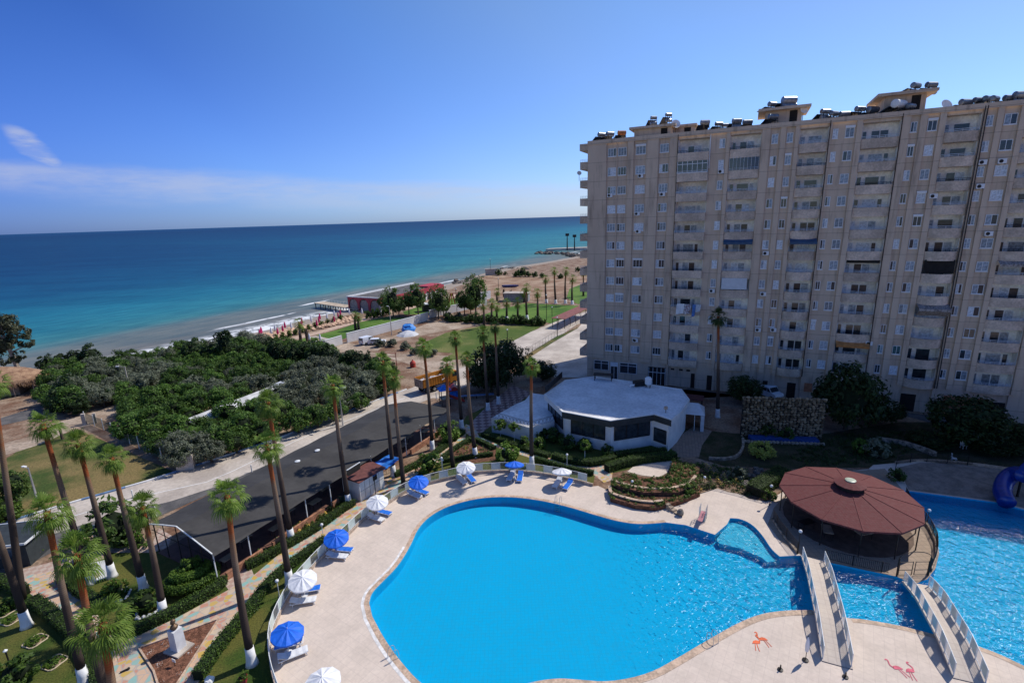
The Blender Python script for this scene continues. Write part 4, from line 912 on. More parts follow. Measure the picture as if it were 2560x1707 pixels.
# balconies
M_rail = M('balcony_rail', (.62, .64, .68), .4, var=.1); M_awb = M('blue_awning', (.045, .09, .16), .7, var=.15); M_aws = M('striped_awning', (.30, .26, .24), .8, scale=6, var=.5)
M_blind = M('white_blind', (.60, .62, .64), .6, var=.05); M_bglass = M('tinted_glass', (.012, .016, .05), .1, var=.2, spec=.7); M_green = M('teal_panel', (.16, .26, .28), .5, var=.3, rnd=.3)
def arc(s0, s1, bow, out, n=9): return [(s0+(s1-s0)*k/(n-1), -out-bow*(1-(2*k/(n-1)-1)**2)) for k in range(n)]
def wallband(b, P, th, z0, z1, mi=0):
    Q = [(x, y+th) for x, y in P]; b.prism(P+Q[::-1], z0, z1, mi)
for bi, (s0, s1) in enumerate(BAYS):
    bow0 = [0., .15, .35, .2, .4, .3, .3, .3][bi]; ot = [.75, .12, .12, .12, .15, .15, .15, .15][bi]
    for i in range(12):
        if bi == 7: continue
        zb, zt = 37.23-i*FP, 38.48-i*FP
        bow = bow0*(1.0 if i < 5 else 2.0 if bi in (2, 4) else 1.2)
        P = arc(s0+.02, s1-.02, bow, ot); b = MB()
        b.prism(P+[(s1-.02, 1.38), (s0+.02, 1.38)], zb, zb+.16, 0)
        if ot > .5:
            wallband(b, P, .12, zb+.161, zt); bx(b, s0+.02, s0+.14, -ot+.121, 0, zb+.161, zt); bx(b, s1-.14, s1-.02, -ot+.121, 0, zb+.161, zt)
        else: wallband(b, P, .12, zb+.161, zt)
        bal = b.build('balcony', M_par, bt)
        r = MB()
        for zz_ in (.13, .32): r.tube([(x, y+.06, zt+zz_) for x, y in P], .03, 5)
        for v_ in resample([Vector((x, y+.06, zt)) for x, y in P], rg.choice((.45, .9))): r.beam((v_.x, v_.y, zt), (v_.x, v_.y, zt+.33), .03)
        r.build('railing', M_rail if rg.random() < .8 else M_metal_d, bal)
        # glazed doors on the back wall
        g = MB(); x = s0+.25; zf = zb+.17
        for wd, gap in (((.55, .5), (1.0, .0), (1.0, .0)) if rg.random() < .5 else ((.6, .3), (1.7, .1), (.6, .0))):
            if x+wd > s1-.2: break
            x += gap if x > s0+.3 else 0.; h = 2.25; mi = rg.choice((1, 1, 2, 3))
            bx(g, x, x+wd, RB-.05, RB-.004, zf, zf+h, 0); bx(g, x+.07, x+wd-.07, RB-.07, RB-.051, zf+.07, zf+h-.07, mi); x += wd+gap
        g.build('balcony_door', [M_frame, M_glass, M_cur, M_cur2], bal)
        key = (bi, i)
        x0, x1, yf, zo = s0+.05, s1-.05, -ot-bow*.7+.1, 40.45-i*FP
        if key in ((1, 1),):
            e_ = MB(); wallband(e_, arc(s0+.05, s1-.05, bow, ot-.04), .04, zt+.01, zo-.05)
            for k in range(9): xx = s0+.1+(s1-s0-.2)*k/8; e_.beam((xx, -ot-bow*(1-(2*(xx-s0)/(s1-s0)-1)**2)-.0, zt), (xx, -ot-bow*(1-(2*(xx-s0)/(s1-s0)-1)**2), zo), .04, .04, 1)
            e_.build('glass_enclosure', [M_bglass, M_rail], bal)
        if key == (0, 1):
            e_ = MB()
            for k in range(7): xx = s0+.1+(s1-s0-.2)*k/6; e_.beam((xx, -ot+.06, zt), (xx, -ot+.06, zo), .09, .07)
            for zz_ in (zt+.05, zt+1.35, zo-.04): e_.beam((s0+.1, -ot+.06, zz_), (s1-.1, -ot+.06, zz_), .08, .08)
            wallband(e_, [(s0+.1, -ot+.05), (s1-.1, -ot+.05)], .02, zt+.05, zo-.05, 1); e_.build('glass_enclosure', [M_frame, M_glass], bal)
        if key == (1, 7): bx(MB(), x0+.1, x1-.3, yf-.25, yf-.19, zt+.15, zo-.05).build('roller_blind', M_blind, bal)
        if key in ((4, 6), (3, 6)): bx(MB(), x0+.1, x1-.1, yf+.2, yf+.24, zt+.12 if bi == 4 else zo-.6, zo-.05).build('dark_net', M_darkin, bal)
        if key in ((2, 5), (1, 5), (4, 8), (3, 10), (5, 6)):
            a_ = MB(); zz_ = zo; dd_ = 1.3 if bi == 4 else .8
            a_.add([(x0, 0, zz_), (x1, 0, zz_), (x1, yf-dd_, zz_-.55), (x0, yf-dd_, zz_-.55), (x1, yf-dd_, zz_-.85), (x0, yf-dd_, zz_-.85)], [(0, 1, 2, 3), (3, 2, 4, 5)])
            if bi == 4: a_.add([(x0, yf-dd_, zz_-.85), (x1, yf-dd_, zz_-.85), (x1, yf-.1, zt+.3), (x0, yf-.1, zt+.3)], [(0, 1, 2, 3)])
            a_.build('awning', {2: M_awb, 1: M_awb, 4: M_aws, 3: M('orange_awning', (.5, .2, .06), .8), 5: M_aws}[bi], bal)
        if bi == 0 and i in (8, 9): bx(MB(), s0+.5, s0+.55, RB-.3, RB-.2, zf, zf+2).build('curtain', M_cur2, bal)
# balconies on the sea end
for i in range(12):
    zb, zt = 37.23-i*FP, 38.48-i*FP; b = MB(); bx(b, -1.75, -.003, 1.0, 6.5, zb, zb+.16)
    bx(b, -1.75, -1.63, 1.0, 6.5, zb+.161, zt); bx(b, -1.629, -.003, 1.0, 1.12, zb+.161, zt)
    o = b.build('end_balcony', M_par, bt); r = MB()
    for zz_ in (.2, .4): r.beam((-1.69, 1.06, zt+zz_), (-.05, 1.06, zt+zz_), .035)
    for k in range(6): r.beam((-1.69+k*.32, 1.06, zt), (-1.69+k*.32, 1.06, zt+.4), .03)
    r.build('railing', M_rail, o)
bx(MB(), -1.8, -.003, .9, 6.6, 40.3, ZR+.1).build('end_cornice', M_fac, bt)
# ground floor shop windows, doors
for s0, s1, z0, z1 in ((1.3, 4.1, 1.7, 3.5), (6.1, 9.2, 1.5, 3.45)):
    g = MB(); bx(g, s0, s1, -.05, -.003, z0, z1, 0); n = 2
    for k in range(n): bx(g, s0+.1+(s1-s0-.1)*k/n, s0+(s1-s0-.1)*(k+1)/n, -.07, -.051, z0+.1, z1-.55, 1); bx(g, s0+.1+(s1-s0-.1)*k/n, s0+(s1-s0-.1)*(k+1)/n, -.07, -.051, z1-.45, z1-.08, 1)
    g.build('shop_window', [M_frame, M_glass], bt)
g = MB(); bx(g, 4.4, 5.8, -.05, -.003, .1, 3.4, 0); bx(g, 4.5, 5.05, -.07, -.051, .2, 2.6, 1); bx(g, 5.15, 5.7, -.07, -.051, .2, 2.6, 1); g.build('shop_door', [M_frame, M_glass], bt)
g = MB(); bx(g, 11.2, 14.2, -.03, -.003, 0, 3.2, 2)
for k in range(5): bx(g, 11.3+k*.7, 11.37+k*.7, -.08, -.031, 0, 3.1, 0)
bx(g, 11.2, 14.2, -.1, -.081, 2.2, 2.3, 0); g.build('entrance_gate', [M_frame, M_glass, M_darkin], bt)
for s0, s1, y in ((18.4, 19.0, .24), (21.0, 21.8, -.004), (29.5, 30.2, -.004), (33.0, 34.2, .24), (37, 37.8, -.004), (41, 42.4, .24), (47.8, 49.6, .24), (54, 56, -.004), (58, 59.5, .24)): bx(MB(), s0, s1, y-.05, y, 0, 2.6, 0).build('doorway', M_darkin, bt)
for s0 in (15, 16.4, 17.6): bx(MB(), s0, s0+.6, .19, .246, 2.9, 3.2, 0).build('vent_opening', M_darkin, bt)
M_porch = M('terracotta_wall', (.42, .17, .09), .9)
bx(MB(), 52.7, 57.6, -.2, -.005, 0, 3.0, 0).build('terracotta_entry', M_porch, bt); bx(MB(), 35.3, 36.4, -.45, -.38, 1.6, 3.0, 0).build('terracotta_panel', M_porch, bt)
# drain pipes, air conditioners, dishes
pp = MB()
for s, m_ in ((43.0, 0), (51.35, 0), (51.62, 0), (14.55, 0), (34.84, 0)): pp.beam((s, -.42, 4), (s, -.42, ZR), .09, .09, m_)
pp.beam((19.3, -.2, 36), (19.3, -.2, ZR), .12, .12, 1); pp.build('drain_pipe', [M_metal_d, M_white], bt)
ac = MB(); bx(ac, -.42, .42, -.38, -.07, 0, .6, 0); ac.lathe([(.001, 0)], 0, 0, 3) if False else None
ac.tube([(-.12, -.381, .3), (-.12, -.40, .3)], .22, 12, 1); bx(ac, -.35, -.3, -.4, -.003, -.06, -.001, 1); bx(ac, .3, .35, -.4, -.003, -.06, -.001, 1)
acm = ac.mesh('air_conditioner', [M_frame, M_metal_d])
for f, x, y in ((9, 660, 850), (9, 410, 1010), (9, 838, 1000), (9, 632, 1158), (9, 640, 1302), (9, 1315, 815), (9, 1680, 1480), (11, 735, 820), (11, 1490, 340), (11, 1990, 370), (10, 1615, 740), (10, 1775, 730), (10, 1595, 935), (10, 1665, 1320), (10, 1215, 1015), (5, 1505, 155), (6, 1290, 20), (11, 2090, 720), (11, 1940, 720)):
    s, z = bpx(f, x, y); link('air_conditioner', acm, bt, (s, -.0, z-.3))
# roof houses
def roofhouse(s0, s1, y0, y1, h, ov, label):
    b = MB(); bx(b, s0, s1, y0, y1, ZR+.2, ZR+h-.35); bx(b, s0-ov, s1+ov, y0-ov, y1+ov, ZR+h-.35, ZR+h); o = b.build('roof_house', M_fac, bt)
    d = MB(); bx(d, s1-1.6, s1-.6, y0-.04, y0-.002, ZR+.3, ZR+h-.5); d.build('roof_door', M_darkin, o)
roofhouse(7.6, 13.4, .2, 5.5, 1.75, .7, ''); roofhouse(13.2, 16.6, 3, 7, 1.9, .3, '')
roofhouse(26.6, 31.4, 2.2, 8, 2.7, 1.0, ''); roofhouse(41.2, 45.8, 2.2, 8, 3.0, 1.0, '')
# solar water heaters
M_tank = M('tank_steel', (.20, .225, .26), .35, scale=2, var=.25, metal=.5, rnd=.2); M_panel = M('solar_panel', (.02, .025, .04), .15, var=.2, spec=.6)
def heater(f, x, y, d, zbase, label, stack=1, tilt=.9, big=1., col=None):
    s, z = bpx(f, x, y, d); p_ = BO+BU*s+BV*d; t = thing('solar_water_heater', label, 'solar heater', (p_.x, p_.y, zbase), BA+radians(R.uniform(25, 55)), 'solar water heaters on the apartment roof')
    h = max(z-zbase, .8)
    for k in range(stack):
        hz = h-k*.85; MB().tube([(-.72*big, 0, hz), (-.66*big, 0, hz), (.66*big, 0, hz), (.72*big, 0, hz)], [.2*big, .36*big, .36*big, .2*big], 12).build('tank', col or M_tank, t, smooth=False)
    fr_ = MB()
    for a in (-.6, .6):
        for c in (-.4, .4): fr_.beam((a*big, c, 0), (a*big*.9, c*.6, h-.2), .06)
        fr_.beam((a*big, -.4, h*.5), (a*big, .4, h*.5), .05)
    fr_.build('frame', M_metal_d, t)
    pn = MB(); hh = max(.5, h-.35); pn.add([(-.95*big, .5, hh), (.95*big, .5, hh), (.95*big, 1.9, .15), (-.95*big, 1.9, .15), (-.95*big, .5, hh+.07), (.95*big, .5, hh+.07), (.95*big, 1.9, .22), (-.95*big, 1.9, .22)], [(3, 2, 1, 0), (4, 5, 6, 7), (0, 1, 5, 4), (1, 2, 6, 5), (2, 3, 7, 6), (3, 0, 4, 7)])
    pn.build('solar_panel', M_panel, t); return t
Z0, Z1_, Z2_, Z3_ = ZR+.25, ZR+1.75, ZR+2.7, ZR+3.0
M_or = M('rusty_tank', (.42, .16, .06), .6)
SINGLE = 'single silver solar tank standing low on the flat roof edge'
for a in ((9, 340, 513, 3, Z0, 'solar tank nearest the sea end of the roof'), (9, 410, 505, 4, Z0, 'solar tank second from the sea end of the roof'), (9, 505, 498, 3, Z0, 'rusty orange solar tank near the sea end of the roof', 1, .9, 1., M_or),
          (9, 765, 375, 3, Z1_, 'left of two stacked solar tanks on the first roof house', 2, .9, .75), (9, 887, 350, 3, Z1_, 'right of two stacked solar tanks on the first roof house', 2, .9, .75),
          (9, 1185, 412, 2.5, Z0, 'solar tank on a high frame just right of the first roof house'), (9, 1298, 425, 3, Z0, 'small solar tank left of the pair in front of the second roof house', 1, .9, .85), (9, 1348, 435, 5, Z0, 'small low solar tank before the second roof house', 1, .9, .8), (9, 1445, 400, 2.5, Z0, 'tall stacked solar tanks left of the second roof house', 2), (9, 1532, 410, 3, Z0, 'solar tank close to the left corner of the second roof house'),
          (9, 1735, 265, 4, Z2_, 'small stacked solar tanks on the second roof house', 2), (9, 1872, 232, 4, Z2_, 'long stacked solar tanks on the second roof house', 2, .9, 1.5), (9, 1742, 365, 1.0, Z0, 'solar tank in front of the second roof house wall'),
          (10, 340, 323, 2.5, Z0, 'stacked solar tanks between second and third roof house, left one', 2), (10, 410, 340, 2.5, Z0, 'stacked solar tanks between second and third roof house, middle one', 2), (10, 495, 355, 2.5, Z0, 'solar tank between second and third roof house, right one'),
          (10, 622, 302, 2.5, Z0, 'solar tank on an open frame left of the third roof house'), (10, 725, 308, 2.5, Z0, 'long low solar tank touching the third roof house', 1, .9, 1.2), (10, 940, 262, 1., Z0, 'big white water tank in front of the third roof house', 1, .9, 1.5, M_white), (10, 1035, 285, 1.2, Z0, 'solar tank below the third roof house slab'),
          (10, 1078, 112, 4, Z3_, 'left of the two highest stacked solar tanks on the third roof house', 2, .9, 1.05), (10, 1205, 106, 4, Z3_, 'right of the two highest stacked solar tanks on the third roof house', 2, .9, 1.05),
          (10, 1478, 280, 2.5, Z0, 'dark low solar tank right of the third roof house', 1, .9, 1.1), (10, 1590, 232, 3, Z0, 'solar tank on a frame near the right roof end, left one', 2), (10, 1662, 220, 3, Z0, 'solar tank on a frame near the right roof end, right one', 1), (10, 1712, 268, 2, Z0, 'low blue solar tank near the right roof end'), (10, 1935, 188, 2.5, Z0, 'stacked solar tanks at the right picture edge', 2, .9, 1.2), (10, 1830, 275, 2.5, Z0, 'low dark solar tank before the right picture edge')):
    heater(*a)
def dish(f, x, y, d, zb, label, r=.55):
    s, z = bpx(f, x, y, d); p_ = BO+BU*s+BV*d; t = thing('satellite_dish', label, 'satellite dish', (p_.x, p_.y, zb), BA+.5)
    b = MB(); n = 14; o = [(0, 0, 0)]+[(cos(a*2*pi/n)*r*k, sin(a*2*pi/n)*r*k, .22*r*k*k) for k in (.5, 1) for a in range(n)]
    mt = Matrix.Rotation(radians(65), 3, 'X'); vs = [mt @ Vector(v)+Vector((0, 0, z-zb)) for v in o]
    b.add(vs, [(0, 1+a, 1+(a+1) % n) for a in range(n)]+[(1+a, 1+n+a, 1+n+(a+1) % n, 1+(a+1) % n) for a in range(n)]); b.build('dish', M_white, t)
    MB().beam((0, .1, 0), (0, .05, z-zb), .06).build('mast', M_metal_d, t)
dish(9, 945, 428, .5, Z0, 'white satellite dish on the roof edge beside the first roof house', .7); dish(10, 160, 315, 2, Z0, 'satellite dish right of the second roof house'); dish(10, 1322, 275, 2, Z0, 'satellite dish right of the third roof house', .75); dish(9, 157, 828, 1.6, 35.45, 'satellite dish on a sea end balcony', .4)
# laundry on one balcony
s, z = bpx(11, 1240, 470, -1.0); p_ = BO+BU*s-BV*1.25
t = thing('laundry', 'white, patterned and blue washing hung over a balcony rail', 'laundry', (p_.x, p_.y, z), BA)
for nm, x0, x1, z0, z1, mt in (('white_sheet', -1.5, -.3, -1.75, .05, M_white), ('patterned_sheet', -.3, .8, -1.7, 0, M('patterned_cloth', (.5, .25, .25), .9, scale=5, var=.6, col2=(.7, .7, .72))), ('blue_towel', 1.0, 1.5, -2.1, 0, M('blue_cloth', (.15, .3, .6), .9)), ('grey_cloth', 1.55, 2.3, -1.3, 0, M_blind)):
    b = MB(); n = 8
    for k in range(n+1): x = x0+(x1-x0)*k/n; y = .05*sin(k*2.1); b.v += [(x, y, z1), (x-.12, y*2-.1, z0+.2*k/n)]
    b.f = [(2*k, 2*k+2, 2*k+3, 2*k+1) for k in range(n)]; b.mi = [0]*n; b.build(nm, mt, t)
# ------------------------------------------------------------------ pool side things
M_pblue = M('blue_parasol_cloth', (.012, .13, .66), .6, var=.12, scale=1.5); M_pwht = M('white_parasol_cloth', (.74, .74, .76), .7, var=.06, scale=1.5)
M_lblue = M('blue_sling', (.015, .15, .62), .6, var=.1, scale=3); M_plast = M('white_plastic', (.72, .72, .72), .35, var=.05, scale=3)
M_frost = M('frosted_panel', (.46, .54, .52), .3, var=.08, spec=.5)
def parasol_mesh(r=1.12, n=10, h0=1.72, h1=2.12):
    b = MB(); seg = 4; rg = random.Random(2); o = 0; b.v = [(0, 0, h1)]
    for k in range(1, seg+1):
        f = k/seg
        for j in range(n*2):
            a = j*pi/n; sag = 0 if j % 2 == 0 else .05*sin(pi*min(1, f))+.035*f; rr = r*f*(1 if j % 2 == 0 else .965)
            b.v.append((cos(a)*rr, sin(a)*rr, h1-(h1-h0)*f**1.25-sag))
    for j in range(2*n): b.f.append((0, 1+j, 1+(j+1) % (2*n)))
    for k in range(seg-1):
        for j in range(2*n): a = 1+k*2*n; b.f.append((a+j, a+2*n+j, a+2*n+(j+1) % (2*n), a+(j+1) % (2*n)))
    # scalloped valance
    a = 1+(seg-1)*2*n; o = len(b.v)
    for j in range(2*n): x, y, z = b.v[a+j]; b.v.append((x*1.0, y*1.0, z-.12))
    for j in range(2*n): b.f.append((a+j, o+j, o+(j+1) % (2*n), a+(j+1) % (2*n)))
    b.mi = [0]*len(b.f); return b
PMESH = {c: parasol_mesh().mesh('canopy', mt, False) for c, mt in (('blue', M_pblue), ('white', M_pwht))}
def parasol(p, col, label, lean=(0, 0), hs=1.):
    t = thing('parasol', label, 'parasol', (p.x, p.y, .04), R.uniform(0, 3), 'open parasols around the pool'); t.rotation_euler = (lean[0], lean[1], R.uniform(0, .1))
    link('canopy', PMESH[col], t)
    MB().tube([(0, 0, 0), (0, 0, 2.2)], .022, 8).build('pole', M_metal_w, t)
    MB().lathe([(.28, 0), (.28, .08), (.06, .12), (.04, .3)], n=14).build('base', M_plast, t)
    r = MB()
    for k in range(10): a = k*2*pi/10; r.beam((0, 0, 1.95), (cos(a)*1.06, sin(a)*1.06, 1.70), .014)
    r.build('ribs', M_metal_w, t); return t
def lounger_proto():
    t = thing('sun_lounger', '', 'sun lounger', (0, 0, 0), 0, 'sun loungers around the pool')
    f = MB()
    for y in (-.31, .31): f.tube([(-.95, y, .26), (.35, y, .28), (.98, y, .26)], .035, 6)
    for x in (-.95, -.3, .35, .96): f.beam((x, -.31, .27), (x, .31, .27), .05)
    f.build('frame', M_plast, t)
    for x in (-.78, .72):
        for y in (-.29, .29): MB().beam((x+(.1 if x > 0 else -.1), y, 0), (x, y, .27), .06).build('leg', M_plast, t)
    sl_ = MB(); n = 12; w_ = .30; P = []
    for k in range(n+1): x = -.95+1.35*k/n; P.append((x, .31+.012*sin(k*1.5)))
    for x, z in P: sl_.v += [(x, -w_, z), (x, w_, z), (x, w_, z-.03), (x, -w_, z-.03)]
    for k in range(n):
        a = 4*k
        for c, d in ((0, 1), (1, 2), (2, 3), (3, 0)): sl_.f.append((a+d, a+c, a+4+c, a+4+d)); sl_.mi.append(0)
    sl_.build('seat', M_plast, t)
    bk = MB(); P = [(.40+.62*k/5*cos(.42), .315+.62*k/5*sin(.42)) for k in range(6)]
    for x, z in P: bk.v += [(x, -w_, z), (x, w_, z), (x, w_, z-.03), (x, -w_, z-.03)]
    for k in range(5):
        a = 4*k
        for c, d in ((0, 1), (1, 2), (2, 3), (3, 0)): bk.f.append((a+d, a+c, a+4+c, a+4+d)); bk.mi.append(0)
    bk.add([bk.v[i] for i in (20, 21, 22, 23)], [(0, 1, 2, 3)]); bk.build('backrest', M_plast, t)
    return t
LP = lounger_proto(); first = True
LB = {'seat': None, 'backrest': None}; LW = {}
for ch in LP.children:
    if ch.name in LB: me = ch.data.copy(); LW[ch.name] = ch.data; me.materials[0] = M_lblue; LB[ch.name] = me
def lounger(foot, head, col, label):
    global first
    t = LP if first else dup(LP); first = False
    d = head-foot; t.location = ((foot.x+head.x)/2, (foot.y+head.y)/2, .04); t.rotation_euler = (0, 0, atan2(d.y, d.x)); t['label'] = label
    for ch in t.children:
        k = ch.name.split('.')[0]
        if k in LB: ch.data = (LB if col == 'blue' else LW)[k]
SETS = [
 ('blue', 4, (312, 1375), (305, 1228), 'nearest open blue parasol at the fence, lower left of the pool', (225, 1340, 405, 1290), (435, 1350, 250, 1415)),
 ('white', 4, (418, 990), (400, 890), 'white parasol between the two near blue ones, by the palm with hidden foot', (515, 955, 365, 975), (480, 1030, 340, 1045)),
 ('blue', 4, (634, 720), (620, 618), 'blue parasol at the bend of the left fence', (722, 712, 605, 698), (690, 755, 568, 740)),
 ('white', 4, (888, 475), (885, 388), 'white parasol in front of the white shed', (970, 478, 880, 452), (925, 520, 832, 488)),
 ('blue', 4, (1152, 340), (1150, 258), 'blue parasol right of the white shed', (1212, 348, 1130, 315), (1165, 372, 1090, 335)),
 ('white', 4, (1462, 252), (1457, 165), 'white parasol under the far left fence corner', (1508, 268, 1475, 225), (1455, 282, 1410, 235)),
 ('blue', 5, (573, 1228), (575, 1092), 'blue parasol at the far fence in the middle', (610, 1240, 622, 1175), (530, 1230, 560, 1175)),
 ('white', 5, (937, 1290), (940, 1145), 'white parasol at the far fence nearest the flower terrace', (960, 1300, 1005, 1238), (880, 1285, 920, 1225)),
]
ORD = ['at the lower left', 'second along the left fence', 'at the fence bend', 'before the white shed', 'right of the white shed', 'at the far left corner', 'at the middle of the far fence', 'nearest the flower terrace']
for (col, f, bs, tp, lab, lb, lw), wh in zip(SETS, ORD):
    b_ = q(f, *bs); tt = top_at(b_, f, *tp); d = tt-b_; z = 2.0
    cxy = q(f, tp[0], tp[1], 1.98)          # canopy centre at its real height
    lean = cxy-b_; lean.z = 0
    if lean.length > .45: b_ = b_+lean*(1-.45/lean.length); lean = lean.normalized()*.45
    parasol(b_, col, lab, (-lean.y/2., lean.x/2.))
    fixc = 'blue'
    lounger(q(f, lb[0], lb[1], .2), q(f, lb[2], lb[3], .3), 'blue', 'blue sun lounger %s of the pool terrace' % wh)
    lounger(q(f, lw[0], lw[1], .2), q(f, lw[2], lw[3], .3), 'white', 'white sun lounger %s of the pool terrace' % wh)
p_ = q(4, 530, 1540, 1.98); parasol(Vector((p_.x, p_.y, 0)), 'white', 'white parasol cut off by the bottom picture edge')
# pool fence on its low stone curb
ft = thing('pool_fence', 'white metal fence with frosted panels on a low stone curb round the terrace', 'fence', (0, 0, 0))
F2 = FENCE; b = MB()
b2 = offset(F2, .14)
for i in range(len(F2)-1): b.prism([(F2[i].x, F2[i].y), (F2[i+1].x, F2[i+1].y), (b2[i+1].x, b2[i+1].y), (b2[i].x, b2[i].y)], 0, .35)
b.build('stone_curb', M_stone if False else M('curb_stone', (.46, .36, .28), .9, scale=1.5, var=.25, scale2=8), ft)
mid_ = offset(F2, .07); PO = resample(mid_, 1.05); rl = MB()
for z in (.45, 1.33): rl.tube([(p.x, p.y, z) for p in PO], .028 if z > 1 else .02, 6)
for i, p in enumerate(PO):
    rl.beam((p.x, p.y, .34), (p.x, p.y, 1.36), .05)
    if i+1 < len(PO):
        a, c = p, PO[i+1]
        if i % 2 == 0:
            d = (c-a).normalized(); MB().beam((a.x+d.x*.05, a.y+d.y*.05, .89), (c.x-d.x*.05, c.y-d.y*.05, .89), .02, .78).build('frosted_panel', M_frost, ft)
        else:
            for k in range(1, 7): v_ = a.lerp(c, k/7); rl.beam((v_.x, v_.y, .45), (v_.x, v_.y, 1.33), .016)
rl.build('railing', M_metal_w, ft)
# globe lamps
def globe_lamp(p, h, label, dark=False):
    t = thing('globe_lamp', label, 'lamp post', (p.x, p.y, .02), 0, 'globe lamps of the hotel garden')
    MB().lathe([(.07, 0), (.05, .1), (.03, .3), (.028, h-.2), (.05, h-.15), (.05, h-.1)], n=8).build('post', M_metal_d if dark else M_metal_w, t)
    MB().ball((0, 0, h), .15, 12, 8).build('globe', M_plast, t, smooth=True)
for f, x, y, yt, lab, dk in ((5, 500, 1095, 990, 'globe lamp on a thin white post left of the middle blue parasol', 0), (5, 977, 1150, 1035, 'globe lamp above the far right white parasol', 0), (5, 20, 1190, 1060, 'globe lamp at the far left fence corner', 0), (5, 1475, 1330, 1240, 'globe lamp in the flower terrace', 1), (4, 540, 640, 543, 'globe lamp beside the paved path by the hedge', 0), (4, 255, 1010, 903, 'globe lamp behind the near white parasol', 0),
        (6, 612, 1130, 995, 'globe lamp at the left corner of the red roofed pavilion', 1), (7, 805, 640, 482, 'globe lamp on a post where the left bridge meets the pavilion', 1), (7, 1690, 420, 340, 'globe lamp right of the red roof by the far pool', 1), (6, 165, 1000, 948, 'globe lamp above the flower terrace on the right', 1), (4, 1310, 190, 130, 'globe lamp behind the far left parasol', 0)):
    b_ = q(f, x, y); globe_lamp(b_, max(1.1, min(3.4, top_at(b_, f, x, yt).z)), lab, dk)
# pool ladders
def ladder(p, d, label):
    t = thing('pool_ladder', label, 'ladder', (p.x, p.y, .04), atan2(d.y, d.x), 'steel ladders of the big pool')
    for y in (-.25, .25): MB().tube(smoothpts([(-.55, y, 0), (-.5, y, .75), (-.1, y, .85), (.08, y, .5), (.08, y, -1.0)], 2), .024, 7).build('rail', M_steel, t)
    for z in (-.3, -.55, -.8): MB().beam((.08, -.25, z), (.08, .25, z), .05).build('step', M_steel, t)
def inward(p):
    i = min(range(len(WATER)), key=lambda k: (WATER[k]-Vector((p.x, p.y, 0))).length); a, c = WATER[i-1], WATER[(i+1) % len(WATER)]; d = (c-a).normalized(); return WATER[i], Vector((d.y, -d.x, 0))
for f, x, y, lab in ((4, 1005, 1420, 'pool ladder at the lower left pool edge'), (5, 912, 1445, 'pool ladder at the far pool edge'), (7, 215, 1205, 'pool ladder at the lower right pool edge by the orange flamingos')):
    pt, d = inward(q(f, x, y)); ladder(pt, d, lab)
# footbridges
def bridge(S, E, wd, rise, label):
    d = E-S; L_ = d.length; ang = atan2(d.y, d.x); t = thing('footbridge', label, 'bridge', (S.x, S.y, .05), ang, 'white railed footbridges to the pavilion')
    n = 22
    def Z(x): f = x/L_; return rise*min(1, sin(pi*max(0, min(1, f)))*1.25) if 0 <= f <= 1 else 0
    b = MB()
    for k in range(n+1): x = L_*k/n; b.v += [(x, -wd/2, Z(x)+.03), (x, wd/2, Z(x)+.03), (x, wd/2, Z(x)-.14), (x, -wd/2, Z(x)-.14)]
    for k in range(n):
        a = 4*k
        for c, e_ in ((0, 1), (1, 2), (2, 3), (3, 0)): b.f.append((a+e_, a+c, a+4+c, a+4+e_)); b.mi.append(0)
    b.build('walkway', checker('bridge_tile', (.62, .53, .45), (.59, .50, .42), .5, 0, (.55, .46, .39), .15), t)
    for sd in (-1, 1):
        y = sd*(wd/2-.06); r = MB(); m_ = 12; xs = [L_*(.02+.96*k/m_) for k in range(m_+1)]
        for hz in (.18, 1.0): r.tube([(x, y, Z(x)+hz) for x in xs], .03, 6)
        for k, x in enumerate(xs):
            r.beam((x, y, Z(x)+.02), (x, y, Z(x)+1.02), .055)
            if k < m_:
                x2 = xs[k+1]
                if k % 2 == 0: MB().add([(x+.05, y-.008, Z(x)+.22), (x2-.05, y-.008, Z(x2)+.22), (x2-.05, y-.008, Z(x2)+.96), (x+.05, y-.008, Z(x)+.96), (x+.05, y+.008, Z(x)+.22), (x2-.05, y+.008, Z(x2)+.22), (x2-.05, y+.008, Z(x2)+.96), (x+.05, y+.008, Z(x)+.96)],
                                  [(0, 1, 2, 3), (7, 6, 5, 4), (0, 4, 5, 1), (1, 5, 6, 2), (2, 6, 7, 3), (3, 7, 4, 0)]).build('frosted_panel', M_frost, t)
                else:
                    for j in range(1, 7): xx = x+(x2-x)*j/7; r.beam((xx, y, Z(xx)+.18), (xx, y, Z(xx)+1.0), .018)
        r.build('railing', M_metal_w, t)
bridge(q(7, 1075, 1405), q(7, 905, 672), 1.75, .6, 'left white railed footbridge from the terrace to the pavilion')
bridge(q(7, 1985, 1520), q(7, 1605, 845), 1.75, .6, 'right white railed footbridge with an arched iron gate at its far end')
# red roofed pavilion
GC = Vector((31.6, 42.3, 0)); M_red = checker('red_roof_shingle', (.155, .042, .042), (.135, .036, .036), .22, 0, (.105, .028, .028))
t = thing('pavilion', 'twelve sided pavilion with a dull red shingle roof between the pools', 'pavilion', (GC.x, GC.y, .05))
n, Rr, ze, za = 12, 5.85, 2.75, 3.75; a0 = .12; b = MB()
rim = [(cos(a0+2*pi*k/n)*Rr, sin(a0+2*pi*k/n)*Rr) for k in range(n)]; inn = [(cos(a0+2*pi*k/n)*1.15, sin(a0+2*pi*k/n)*1.15) for k in range(n)]
b.v = [(x, y, ze) for x, y in rim]+[(x, y, za-.1) for x, y in inn]+[(x, y, ze-.16) for x, y in rim]+[(x, y, za-.26) for x, y in inn]
for k in range(n):
    j = (k+1) % n; b.f += [(k, j, n+j, n+k), (2*n+j, 2*n+k, 3*n+k, 3*n+j), (2*n+k, 2*n+j, j, k)]; b.mi += [0, 0, 0]
